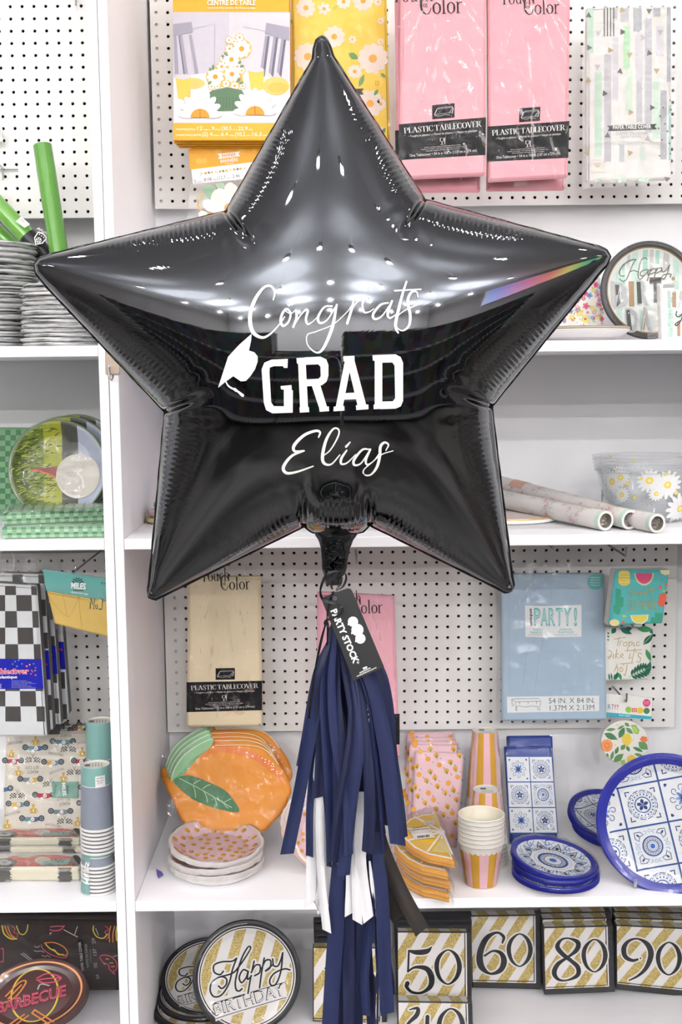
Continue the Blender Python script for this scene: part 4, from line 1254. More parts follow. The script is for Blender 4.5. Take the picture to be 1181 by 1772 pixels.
def checker_green():
    q = [(-70, 739), (72, 741), (72, 932), (-70, 932)]
    S = Quad(q, 2.70)
    rt = thing('napkin_pack', 'green chequered napkin pack standing behind the golf ball plate', 'napkins', S.base)
    m2 = MB(); slab(m2, S, rounded(q, 3), .02, mat('#7fae80', .5), .004)
    dk = mat('#4c7f59', .5)
    for i in range(-7, 8):
        for j in range(20):
            if (i + j) % 2: rect(m2, S, i * 9.2, 744 + j * 9.2, i * 9.2 + 9.2, 753.2 + j * 9.2, dk)
    m2.obj('folded_napkins', rt)
    film(S, [(-70, 735), (74, 737), (74, 925), (-70, 925)], .006, 20, 24, .004, 15, parent=rt)
checker_green()
def lying_pack(label, pts, ztop, th, mtop, mside, group=None, front=None, name='napkin_pack', cat='napkins', top=None, wrap=True, seed=0, bev=.006):
    """pts: px of top outline (back-left, back-right, front-right, front-left) on the plane ztop"""
    S = HSurf(ztop)
    c = sum((S(*p) for p in pts), Vector()) / 4; c.z = ztop - th
    rt = thing(name, label, cat, c, group)
    m2 = MB(); slab(m2, S, rounded(pts, 3), th, mtop, bev, mside, k=700)
    a, b = S(*pts[3]), S(*pts[2])
    if top: top(m2, S)
    if front:
        def FS(u, v, w=0):     # u along the front edge, v down, both 0..1
            n_ = (b - a).cross(Vector((0, 0, 1))).normalized()
            return a + (b - a) * u - Vector((0, 0, th * v)) + n_ * (w + .0004)
        front(m2, FS)
    m2.obj('folded_napkins', rt)
    if wrap:
        m3 = MB(); rnd = random.Random(seed)
        n_ = (b - a).cross(Vector((0, 0, 1))).normalized()
        bl, br = S(*pts[0]), S(*pts[1])
        cols = 28
        rows = [(bl, br, .002, 0), (bl.lerp(a, .5), br.lerp(b, .5), .004, 0), (bl.lerp(a, .93), br.lerp(b, .93), .004, 0), (a, b, .001, .004), (a, b, -th * .4, .006), (a, b, -th * .75, .006), (a, b, -th * .98, .004)]
        vs, fs = [], []
        for r, (p, q, dz, dn) in enumerate(rows):
            for k in range(cols + 1):
                u = k / cols * 1.03 - .015
                nz = noise.noise(Vector((k * .9, r * 1.7, seed))) * .003
                vs.append(p + (q - p) * u + Vector((0, 0, dz + (nz if r < 3 else 0))) + n_ * (dn + (abs(nz) * 1.2 if r >= 3 else 0)))
        for r in range(len(rows) - 1):
            for k in range(cols):
                i = r * (cols + 1) + k
                fs.append((i, i + 1, i + cols + 2, i + cols + 1))
        m3.add(vs, fs, FILM2, True)
        m3.obj('wrapper', rt)
    return rt
def gingham_front(m2, FS):
    a_, b_, c_ = mat('#4f8a5f', .5), mat('#7db486', .5), mat('#aed0ae', .5)
    for i in range(22):
        for j in range(4):
            m = (a_, b_)[(i + (j // 2)) % 2] if j % 2 == 0 else (b_, c_)[(i + (j // 2)) % 2]
            rect(m2, FS, i / 22, .08 + j * .22, (i + 1) / 22, .30 + j * .22, m, L1)
    for j in range(3): lines(m2, FS, [[(0, .3 + .22 * j), (1, .3 + .22 * j)]], .014, mat('#d4e4d2', .5), L2)
def gingham_top(m2, S):
    a_, b_ = mat('#4f8a5f', .5), mat('#9cc5a0', .5)
    for i in range(20):
        x0 = i * 9
        poly(m2, S, [(12 + i * 8.6 + 4, 871), (12 + i * 8.6 + 8, 871), (8 + i * 8.8 + 5, 885), (8 + i * 8.8, 885)], a_ if i % 2 else b_, L1)
lying_pack('lower of the two green gingham napkin packs lying on the shelf', [(24, 893), (184, 890), (184, 908), (4, 911)], ZM + .0245, .024, mat('#8fb894', .5), mat('#5f9a6c', .5), 'green gingham napkin packs', gingham_front, seed=1)
lying_pack('upper of the two green gingham napkin packs lying before the golf plate', [(30, 872), (184, 868), (184, 880), (3, 887)], ZM + .0495, .0245, mat('#9cc5a0', .5), mat('#5f9a6c', .5), 'green gingham napkin packs', gingham_front, top=gingham_top, seed=2)
# ================================================================== MIDDLE SHELF, RIGHT BAY
def pastel_bits():
    for i, (px, py, r, th, c, e, lb) in enumerate(((296, 907, 43, .013, '#efe6b8', '#d9c58c', 'cream scalloped plate pack lowest of the pastel packs behind the balloon point'), (298, 896, 42, .0155, '#ecd3d6', '#d9b4b0', 'pink scalloped plate pack in the middle of the pastel packs'), (297, 876, 30, .016, '#a9cbea', '#8fb4dc', 'pale blue plate pack on top of the pastel packs'))):
        c0 = at(px, py, 2.56); c0.z = ZM + (0, .0135, .0295)[i]
        rr = r * 2.56 / FPX
        o = thing('plate_pack', lb, 'plate pack', c0, 'pastel plate packs')
        m2 = MB()
        wp = lambda a: 1 + .02 * math.sin(a * 12)
        lathe(m2, c0, [(.001, 0), (rr * .8, 0), (rr * .97, th * .35), (rr, th * .6), (rr * .97, th * .9), (rr * .8, th), (.001, th * .8)], [WHITE, mat(e, .5), mat(c, .5), mat(c, .5), mat(c, .5), mat(c, .5)], 60, warp=wp)
        for k in range(3): lathe(m2, c0, [(rr * 1.0, th * (.35 + .2 * k)), (rr * 1.012, th * (.4 + .2 * k)), (rr * 1.0, th * (.45 + .2 * k))], mat(e, .5), 60, warp=wp)
        m2.obj('stacked_plates', o)
pastel_bits()
def floral_roll(label, p0, p1, r, seed, pink=False):
    """p0 = end facing the aisle"""
    a, b = Vector(p0), Vector(p1)
    rt = thing('wrapping_roll', label, 'paper roll', Vector((a.x, a.y, a.z - r)), 'floral paper rolls')
    d = (b - a); L = d.length; d.normalize()
    u = d.cross(Vector((0, 0, 1))).normalized(); v = u.cross(d).normalized()   # v up
    m2 = MB()
    paper, mint = mat('#f0ebe7', .55), mat('#cfe6d6', .55)
    n = 36
    def cyl(t0, t1, rr, m):
        vs = [a + d * t + (u * math.cos(2 * math.pi * k / n) + v * math.sin(2 * math.pi * k / n)) * rr for t in (t0, t1) for k in range(n)]
        m2.add(vs, [(k, n + k, n + (k + 1) % n, (k + 1) % n) for k in range(n)], m, True)
    cyl(0, .012, r, mint); cyl(.012, L - .012, r, paper); cyl(L - .012, L, r, mint)
    # hollow end: wall thickness and inside
    for t in (0, L):
        vs = [a + d * t + (u * math.cos(2 * math.pi * k / n) + v * math.sin(2 * math.pi * k / n)) * rr for rr in (r, r * .74) for k in range(n)]
        m2.add(vs, [(k, (k + 1) % n, n + (k + 1) % n, n + k) for k in range(n)], paper)
    vs = [a + d * t + (u * math.cos(2 * math.pi * k / n) + v * math.sin(2 * math.pi * k / n)) * r * .74 for t in (0, .035) for k in range(n)]
    m2.add(vs, [(k, n + k, n + (k + 1) % n, (k + 1) % n) for k in range(n)], mat('#8d857c', .6), True)
    m2.add(vs[n:], [tuple(range(n))], mat('#6b645c', .6))
    def S(t, g, w=0):   # t metres along, g angle
        return a + d * t + (u * math.cos(g) + v * math.sin(g)) * (r + w)
    A = lambda x, y, w=0: S(x, y / r, w)
    rnd = random.Random(seed)
    cl = ['#e8c98a', '#e2b860', '#e7c6d0', '#d9b3c4', '#b9d3c4', '#9fc1b4', '#e8d7dc', '#6d7f78']
    k = 0
    while k < 64:
        t0, g0 = rnd.uniform(.03, L - .03), rnd.uniform(-.6, math.pi + .9)
        c = cl[rnd.randrange(7)]
        big = rnd.random() < .5
        for j in range(20 if big else 8):
            t, y = t0 + rnd.gauss(0, .009), g0 * r + rnd.gauss(0, .006)
            if not .014 < t < L - .014: continue
            disc(m2, A, t, y, rnd.uniform(.0009, .0019), mat(c if rnd.random() < .85 else '#7f8f88', .6), L1, n=6, ry=.0009, rot=rnd.random() * 3)
        if not big: daisy(m2, A, min(max(t0, .02), L - .02), g0 * r, .006, mat('#efd3da', .6), mat('#d79db0', .6), L1, n=6)
        k += 1
    if pink:
        for g in np.linspace(.1, 2.6, 16):
            poly(m2, S, [(L - .115, g), (L - .062, g), (L - .062, g + .17), (L - .115, g + .17)], mat('#e3b5a2', .55), L2)
        for j in range(5): lines(m2, A, [[(L - .112 , (.6 + .22 * j) * r), (L - .085, (.6 + .22 * j) * r)]], .0012, PAPERW, L3)
    m2.obj('rolled_sheet', rt)
    m3 = MB()   # crumpled film tucked into the end
    vs, fs = [], []
    for i in range(7):
        for k in range(18):
            an = 2 * math.pi * k / 18; rr = r * .72 * i / 6
            vs.append(a + d * (.012 + .012 * noise.noise(Vector((math.cos(an) * i * .7, math.sin(an) * i * .7, seed)))) + (u * math.cos(an) + v * math.sin(an)) * rr)
    for i in range(6):
        for k in range(18): fs.append((i * 18 + k, i * 18 + (k + 1) % 18, (i + 1) * 18 + (k + 1) % 18, (i + 1) * 18 + k))
    m3.add(vs, fs, mat('#b4aea6', .2, .3))
    tag(m3.obj('tucked_film', rt), 'crumpled clear film in the open end')
rA = .0195
pA = at(1049, 897, 2.345); pA.z = ZM + rA + .001
floral_roll('floral paper roll in front, its open end nearest the shelf edge on the balloon side', pA, at(838, 857, 2.72), rA, 1)
pB = at(1091, 894.5, 2.352); pB.z = ZM + rA + .0015
floral_roll('middle floral paper roll with a salmon label band, lying behind the front roll', pB, at(866, 838, 2.78), rA, 2, True)
pC = at(1138, 911, 2.30); pC.z = ZM + rA + .0005
floral_roll('floral paper roll whose open end pokes past the shelf edge below the daisy bowls', pC, Vector((at(965, 884, 2.66).x, 2.66, ZM + .0195)), .0185, 3)
c0 = at(878, 900, 2.55); c0.z = ZM
rt = thing('plate_stack', 'pale plates with gold rim lying under the floral paper rolls', 'plates', c0)
m2 = MB()
rr = .108
lathe(m2, c0, [(.001, 0), (rr * .9, 0), (rr, .004), (rr, .009), (rr * .97, .0095)], WHITE, 60)
lathe(m2, c0, [(rr * .97, .0095), (rr * .96, .013), (rr * .9, .0125), (rr * .8, .0105), (.001, .0105)], [mat('#c9a878', .35, .3), mat('#e5c9b6', .5), mat('#e9d6cc', .5), mat('#efe3dc', .5)], 60)
m2.obj('stacked_plates', rt)
def daisy_bowls():
    c = at(1121, 916, 2.52); c.z = ZM + .0005
    s_ = 2.52 / FPX
    H = 118 * s_
    prof = [(.001, 0), (.062, 0), (.070, .004), (.088, .042), (.101, .083), (.110, .108)]
    rt = thing('serving_bowl', 'stack of clear serving bowls printed with white daisies beside the floral rolls', 'bowls', c)
    clear = film_mat('clear_bowl_plastic', .06, .06, (.93, .95, .96), haze=.10)
    m2 = MB(); lathe(m2, c, prof, clear, 72)
    lathe(m2, c + Vector((0, 0, .004)), [(r * .97, z) for r, z in prof], clear, 72)
    mw_ = m2
    for k in range(5):
        m2 = MB(); z = .103 + k * .0072; r = .1095 + k * .0012
        lathe(m2, c, [(r - .003, z - .004), (r, z), (r + .0022, z + .0006), (r + .0022, z + .0024), (r, z + .003), (r - .001, z + .001)], film_mat('clear_bowl_rim', .12, .06, (.95, .96, .97), haze=.12), 72)
        m2.obj('bowl_rim', rt)
    m2 = mw_
    def S(x, y, w=0):
        z = (917 - y) * s_
        for (a, b), (e, d) in zip(prof[1:], prof[2:]):
            if z <= d: r = a + (e - a) * (z - b) / (d - b); break
        else: r = prof[-1][0] + (z - .108) * .2
        th = (x - 1121) * s_ / r
        return c + Vector(((r + w + .0006) * math.sin(th), -(r + w + .0006) * math.cos(th), max(z, .001)))
    C = crop(S, 850, 740, 3.568)
    wm, ym, bm_ = mat('#f4f5f4', .5), mat('#efd95a', .5), mat('#cfe3e6', .5)
    fl = [(660, 378, 70), (722, 348, 60), (897, 362, 74), (1006, 388, 90), (1117, 542, 105), (770, 383, 40), (850, 350, 30), (945, 443, 46), (1068, 440, 44), (1138, 433, 36), (738, 455, 50), (985, 322, 40), (800, 240, 30), (640, 222, 26), (1180, 370, 50), (1250, 450, 90), (1300, 350, 60), (820, 470, 40), (1230, 560, 60), (1360, 520, 70)]
    rnd = random.Random(6)
    for x, y, r in fl:
        if r > 45:
            for k in range(2): disc(m2, C, x + rnd.uniform(-60, 60), y + rnd.uniform(-40, 50), 34, bm_, L1, ry=18, rot=rnd.random() * 3)
            daisy(m2, C, x, y, r, wm, None, L2, n=14, rot=x, pw=.15)
        disc(m2, C, x, y, min(22, r * .3), ym, L3); disc(m2, C, x, y, min(12, r * .15), mat('#f6ecb0', .5), L4)
    for sgn in range(14):   # far wall of the bowl carries the same print
        th = math.pi + rnd.uniform(-1.3, 1.3); z = rnd.uniform(.03, .1); r = .095
        S2 = lambda x, y, w=0: c + Vector(((r + w) * math.sin(th + x / r), -(r + w) * math.cos(th + x / r), z + y))
        daisy(m2, S2, 0, 0, .02, wm, ym, 0, n=12, pw=.16)
    m2.obj('bowl_wall', rt)
daisy_bowls()
# ================================================================== LOWER PEGBOARD, LEFT BAY
def chequer():
    cols_t, cols_b = (-95, 45, 138, 272, 322), (-95, 48, 190, 330, 407)
    rows = (425, 505, 645, 790, 935, 1075, 1200, 1345, 1480, 1612, 1745)
    blk, wht, blue = mat('#4a4745', .4), mat('#d9dcde', .45), mat('#1b1fa0', .35)
    labs = ('chequered tablecover with blue dotted Tablecover band, hanging in front', 'chequered tablecover right behind the front one', 'chequered tablecover third from the front', 'rearmost chequered tablecover, nearest to the bare pegboard')
    for k in (3, 2, 1, 0):
        q = [[(-60, 1006), (63.5, 1014), (81, 1275), (-60, 1276)], [(-40, 992), (76, 994), (91, 1264), (-40, 1268)], [(-30, 1000), (88, 1000), (105, 1254), (-30, 1256)], [(-20, 1010), (102, 1010), (119, 1238), (-20, 1240)]][k]
        Y = 2.40 + .06 * k
        S = Quad(q, Y)
        rt = thing('folded_tablecover', labs[k], 'tablecover', S.base, 'chequered tablecovers')
        m2 = MB(); slab(m2, S, rounded(q, 3), .035, wht, .005, blk)
        C = crop(S, 0, 930, 5.062)
        dx, dy = (q[1][0] - 63.5) * 5.062, (q[1][1] - 1014) * 5.062
        for j in range(len(rows) - 1):
            for i in range(4):
                if (i + j) % 2 == 0: continue
                y0, y1 = rows[j], rows[j + 1]
                f0, f1 = (y0 - 425) / 1320, (y1 - 425) / 1320
                g = lambda c, f: cols_t[c] + (cols_b[c] - cols_t[c]) * f + dx
                if y1 + dy < 1745 and g(i + 1, f1) < 640:
                    poly(m2, C, [(g(i, f0), y0 + dy), (g(i + 1, f0), y0 + dy), (g(i + 1, f1) - (3 if i == 3 else 0), y1 + dy), (g(i, f1), y1 + dy)], blk)
        b0, b1 = (1058, 1330) if k == 0 else (980, 1250) if k == 1 else (940, 1200) if k == 2 else (905, 1160)
        poly(m2, C, [(-300, b0), (363 + dx, b0 + 8), (382 + dx, b1 - 6), (-300, b1)], blue, L2)
        rnd = random.Random(k)
        for t in range(22): disc(m2, C, rnd.uniform(-60, 350) + dx, rnd.uniform(b0 + 15, b0 + 150), 8, mat(('#d83a4a', '#4a9a6a', '#5a8ad8', '#e0a050', '#c04a8a')[t % 5], .4), L3, n=8)
        if k == 0:
            stx = [(40, 1078), (98, 1088), (175, 1092), (252, 1085), (312, 1078), (128, 1126), (56, 1118), (218, 1136), (280, 1120), (326, 1132), (285, 1158), (338, 1178), (288, 1202), (182, 1220), (330, 1232), (248, 1232), (355, 1278)]
            for o_, m_, w_ in ((.05, PAPERW, L4), (.018, mat('#d8334a', .4), L5)): text(m2, C, 'Tablecover', -72, 1196, 258, 1192, 46, m_, w_, o_)
            text(m2, C, 'en plastique', -62, 1234, 152, 1232, 24, PAPERW, L4, .02)
            for t in range(6): text(m2, C, ['Manufactured expressly for', 'Creative decorating', 'Hecho en la China', 'Imported by authorised agents', 'Do not iron keep from open flame', 'Ne pas approcher des flammes'][t], 104, 1258 + t * 11.5, 235 + (t % 3) * 40, 1258 + t * 11.5, 7, mat('#b9bce6', .5), L3)
            for t in range(3): text(m2, C, 'cm)', -30, 1290 + 14 * t, 12, 1290 + 14 * t, 9, PAPERW, L3)
        m2.obj('folded_cloth', rt)
        film(S, [(q[0][0], q[0][1] - 62), (q[1][0] + 1, q[1][1] - 58), (q[1][0] + 2, q[1][1] + 4), (q[0][0], q[0][1] + 4)], .004, 22, 18, .008, 31 + k, FILM2, parent=rt, name='bag_top', fscale=25)
        if k == 0: film(S, [q[0], q[1], (q[2][0] + 2, q[2][1] + 4), q[3]], .006, 22, 40, .004, 35, parent=rt)
chequer()
def bunting():
    Q = [(74, 986), (215, 1008), (215, 1110), (96, 1080)]
    S = Quad(Q, (2.40, 2.44, 2.44, 2.42))
    rt = thing('bunting_pack', 'yellow party bunting pack with teal MILES header card on a peg hook', 'bunting', S.base)
    teal, teal2 = mat('#6fb3ac', .45), mat('#7fbdb4', .45)
    C = crop(S, 0, 930, 5.062)
    m2 = MB()
    q = [(74, 985), (215, 1005), (215, 1045), (80, 1022.5)]
    slab(m2, S, q, .004, teal, .001)
    rnd = random.Random(1)
    for k in range(34):
        i, j = k % 9, k // 9
        if (i + j) % 2: poly(m2, C, [(632 + i * 11, 352 + j * 11 + (i - 4) ** 2), (643 + i * 11, 354 + j * 11 + (i - 4) ** 2), (641 + i * 11, 364 + j * 11 + (i - 4) ** 2), (631 + i * 11, 362 + j * 11 + (i - 4) ** 2)], INK, L1)
    text(m2, C, 'MILES', 622, 446, 750, 455, 52, PAPERW, L2, .025)
    for i in range(7): poly(m2, C, [(645 + i * 13, 455 + 2 * (i % 2)), (655 + i * 13, 456), (652 + i * 13, 472), (648 + i * 13, 470)], INK, L1)
    text(m2, C, 'A BIRTHDAY PARTY THEME', 618, 484, 768, 505, 14, PAPERW, L2, .01)
    text(m2, C, 'My Mini Party', 882, 408, 985, 425, 20, INK, L2, slant=.3)
    text(m2, C, 'set of 1', 412, 380, 480, 392, 16, teal2, L2)
    tag(m2.obj('header_card', rt), 'teal header card')
    yq = [(81, 1022.5), (215, 1046), (215, 1110), (95, 1080.5)]
    m2 = MB(); slab(m2, S, rounded(yq, 3), .012, mat('#e6c062', .5), .004)
    for st in ([(550, 495), (575, 620), (592, 690)], [(692, 515), (700, 640), (718, 785)], [(415, 490), (470, 580), (590, 692), (650, 620), (690, 520)]): stroke(m2, C, st, 3, mat('#b58f38', .5), L1)
    for t, a, b in (('N', 780, 820), ('o', 826, 852), ('1', 858, 890)):
        text(m2, C, t, a + 5, 622 + (a - 780) * .07, b + 5, 625 + (a - 780) * .07, 90 if t != 'o' else 60, mat('#2f4a3c', .5), L1, .03)
        text(m2, C, t, a, 616 + (a - 780) * .07, b, 618 + (a - 780) * .07, 84 if t != 'o' else 56, mat('#e8c86e', .5), L2, -.005)
    m2.obj('folded_bunting', rt)
    film(S, [(78, 962), (215, 966), (216, 1010), (74, 988)], .003, 20, 10, .005, 44, FILM2, parent=rt, name='bag_top', fscale=30)
    film(S, [(82, 1010), (215, 1020), (216, 1113), (86, 1084)], .006, 20, 24, .005, 45, FILM2, parent=rt)
bunting()
m2 = MB()
a, b = at(130, 988, 2.37), at(181, 948, 2.74)
tube(m2, [a + Vector((0, .006, .008)), a, a + Vector((0, .012, .002))], .002, STEEL, 8)
tube(m2, [a.lerp(b, k / 5) for k in range(6)], .002, mat('#5f6060', .35, .6), 8)
tag(m2.obj('peg_hook', loc=b), 'wire peg hook carrying the yellow bunting pack', 'hook', 'wire peg hooks')
# small white ticket holder and bare hooks on the upper board
ax_ = at(7, 293, 2.70)
m2 = MB()
tube(m2, [ax_ + Vector((-.03, 0, 0)), ax_ + Vector((.03, -.0, 0))], .0019, STEEL, 8); tube(m2, [ax_ + Vector((.0, 0, 0)), ax_ + Vector((0, -.01, -.001)), ax_ + Vector((.0, -.012, -.025))], .0022, STEEL, 8)
tube(m2, [ax_ + Vector((-.012, -.001, .012)), ax_ + Vector((.0, -.004, .0))], .0019, STEEL, 8)
tag(m2.obj('peg_hook', loc=ax_), 'bare wire hook low on the pegboard beside the green roll', 'hook', 'wire peg hooks')
ax_ = at(133, 2, 2.70)
m2 = MB(); tube(m2, [ax_ + Vector((0, .004, .03)), ax_ + Vector((0, -.008, .02)), ax_ + Vector((0, -.012, -.012))], .0024, STEEL, 8)
tag(m2.obj('peg_hook', loc=ax_), 'bare wire hook high on the pegboard close to the divider', 'hook', 'wire peg hooks')
Q2 = Quad([(-30, 222), (4, 222), (5, 246), (-30, 246)], 2.68)
m2 = MB(); slab(m2, Q2, Q2.px, .004, mat('#d9d9d6', .4), .001)
lines(m2, Q2, [[(-30, 241), (5, 241)]], 3, STEEL, L1)
tag(m2.obj('ticket_holder', loc=Q2.base), 'pale plastic ticket holder at the edge of the pegboard above the green rolls', 'ticket holder')
# adhesive hook on the divider
Q2 = Quad([(181.5, 600), (207, 600.5), (207.5, 648), (182.5, 648)], YF - .004)
rt = thing('adhesive_hook', 'small brushed bronze adhesive hook stuck on the white divider', 'hook', Q2.base)
m2 = MB(); slab(m2, Q2, rounded(Q2.px, 3), .0038, mat('#b3a090', .35, .35, var=.1), .001); m2.obj('hook_plate', rt)
m2 = MB()
disc(m2, Q2, 189, 634, 3, STEEL, L2)
hp = [(189, 634, .002), (189, 638, .006), (190, 648, .008), (192, 656, .010), (196, 658, .013), (198.5, 652, .016), (198.5, 647, .017)]
tube(m2, [Q2(x, y, w_) for x, y, w_ in hp], .0015, STEEL, 8); m2.obj('wire_hook', rt)
# ================================================================== LOWER SHELF, LEFT BAY
def race_cover():
    q = [(10, 1268), (155, 1264), (144, 1455), (3, 1456)]
    for k in (3, 2, 1, 0):
        qq = q if k == 0 else [(10 + 5 * k, 1270 - 5.5 * k), (155 - .5 * k, 1266 - 5.5 * k), (148, 1454 - 11 * k), (10, 1455 - 11 * k)]
        S = Quad(qq, (2.66 + .03 * k, 2.66 + .03 * k, 2.592 + .03 * k, 2.592 + .03 * k))
        lb = ('cream racing car tablecover pack with teal tag, frontmost of its row', 'racing car tablecover pack second in its row', 'racing car tablecover pack third in its row', 'rearmost racing car tablecover pack of its row')[k]
        rt = thing('folded_tablecover', lb, 'tablecover', S.base, 'racing car tablecover packs')
        m2 = MB(); slab(m2, S, rounded(qq, 3), .022, mat('#ece4d6', .55), .005)
        C = crop(S, 0, 1240, 5.368)
        dkw, gy, gold = mat('#3e4347', .5), mat('#8e9aa2', .5), mat('#d9b04a', .5)
        cols = {'t': '#6f98a2', 'b': '#35648c', 'r': '#b8344a', 'y': '#dcb04a', 'g': '#7f8f96'}
        oy = 0 if k == 0 else -28 * k
        def car(cx, cy, wd, c1, c2, full=1):
            a, b = mat(cols[c1], .5), mat(cols[c2], .5)
            poly(m2, C, [(cx - wd * .52, cy - 12), (cx, cy - 10), (cx, cy + 34), (cx - wd * .3, cy + 30), (cx - wd * .5, cy + 12)], a, L1)
            poly(m2, C, [(cx, cy - 10), (cx + wd * .52, cy - 12), (cx + wd * .48, cy + 14), (cx + wd * .2, cy + 34), (cx, cy + 34)], b, L1)
            disc(m2, C, cx - wd * .12, cy + 38, 16, PAPERW, L1)
            disc(m2, C, cx + 8, cy + 10, 18, PAPERW, L2)
            text(m2, C, str(10 + int(cx + cy) % 60), cx + 18, cy + 3, cx - 3, cy + 4, 15, mat('#b8344a', .5), L3, .02)
            for sx in (-1, 1):
                x = cx + sx * wd * .5
                disc(m2, C, x, cy, 28, dkw, L3); disc(m2, C, x, cy, 16, gy, L4); disc(m2, C, x, cy, 8, dkw, L5)
        def flags(x, y, s_=1):
            for sx in (-1, 1):
                for i in range(5):
                    for j in range(4):
                        if (i + j) % 2:
                            xx, yy = x + sx * (10 + i * 12) * s_, y - 22 + j * 12 + i * 2
                            rect(m2, C, min(xx, xx + sx * 12), yy, max(xx, xx + sx * 12), yy + 12, dkw, L1)
                stroke(m2, C, [(x + sx * 30, y + 28), (x - sx * 14, y - 48)], 3, dkw, L1, smooth=False)
        def trophy(x, y):
            poly(m2, C, [(x - 34, y - 2), (x + 34, y - 2), (x + 24, y + 30), (x + 30, y + 44), (x - 30, y + 44), (x - 24, y + 30)], gold, L1)
            poly(m2, C, [(x - 6, y - 2), (x + 6, y - 2), (x + 14, y - 42), (x - 14, y - 42)], gold, L1)
            ring(m2, C, x, y + 22, 38, 44, gold, L1, 20, .5)
            text(m2, C, '1', x + 5, y + 8, x - 4, y + 8, 22, PAPERW, L2, .03)
        if k == 0:
            for a in ((585, 228, 190, 't', 't'), (328, 285, 185, 't', 'b'), (122, 407, 150, 'r', 'r'), (490, 420, 160, 'y', 't'), (748, 408, 122, 'r', 'r'), (282, 578, 185, 'g', 'y'), (410, 725, 165, 'r', 'r'), (166, 808, 170, 'y', 't'), (565, 876, 180, 'g', 'g'), (296, 944, 180, 't', 'b')): car(*a)
            disc(m2, C, 97, 665, 28, dkw, L3); disc(m2, C, 97, 665, 15, gy, L4); poly(m2, C, [(35, 660), (85, 655), (85, 690), (35, 700)], mat('#35648c', .5), L1)
            for x, y in ((752, 655), (735, 803)): disc(m2, C, x, y, 26, dkw, L3); disc(m2, C, x, y, 15, gy, L4)
            for x, y in ((305, 395), (635, 295), (692, 510), (470, 620), (162, 728), (603, 965)): flags(x, y)
            for x, y in ((105, 335), (330, 222), (765, 325), (172, 505), (590, 560), (310, 855), (68, 1000), (722, 975)): trophy(x, y)
            for s_, x0, y0, x1, y1, h in (('VROOOM!', 212, 222, 70, 240, 24), ('VROOOM!', 592, 350, 455, 322, 24), ('VROOOM!', 592, 470, 455, 515, 24), ('VROOOM!', 188, 868, 40, 905, 26), ('VROOOM!', 828, 225, 715, 235, 22), ('VROOOM!', 570, 1010, 425, 985, 22),
                                          ('READY', 355, 498, 252, 505, 28), ('SET GO!', 362, 455, 235, 462, 28), ('READY', 652, 795, 548, 798, 28), ('SET GO!', 655, 762, 530, 760, 24), ('READY', 660, 165, 560, 165, 24)):
                text(m2, C, s_, x0, y0, x1, y1, h, mat('#6a6a66', .5), L1, .0)
            rnd = random.Random(9)
            for t in range(60): disc(m2, C, rnd.uniform(50, 800), rnd.uniform(190, 1080), 4, mat('#8a8f90', .5), L1, n=5)
        else:
            for i in range(3): car(150 + i * 270 + 40 * k, 150 - 25 * k, 150, 'ryt'[(i + k) % 3], 'ytr'[(i + k) % 3])
            text(m2, C, 'READY', 660, 150 - 28 * k, 560, 150 - 28 * k, 22, mat('#6a6a66', .5), L1)
        m2.obj('folded_cloth', rt)
        if k == 0:
            m2 = MB()
            slab(m2, S, [(90.5, 1352.5), (136, 1352.5), (135.5, 1381), (91, 1380)], .002, mat('#7fae9d', .5), .0005)
            m2.v = [tuple(Vector(p) + S.n * .0045) for p in m2.v]
            text(m2, C, 'MILES', 580, 615, 590, 735, 30, PAPERW, .0050, .03)
            text(m2, C, 'My Mini Party', 520, 720, 532, 630, 18, INK, .0050, slant=.3)
            for i in range(6): rect(m2, C, 622 + 8 * (i % 2), 640 + i * 13, 634 + 8 * (i % 2), 650 + i * 13, INK, .0050)
            tag(m2.obj('hang_tag', rt), 'teal paper tag')
            film(S, [(8, 1264), (157, 1261), (146, 1470), (0, 1472)], .0065, 26, 34, .004, 51, parent=rt)
race_cover()
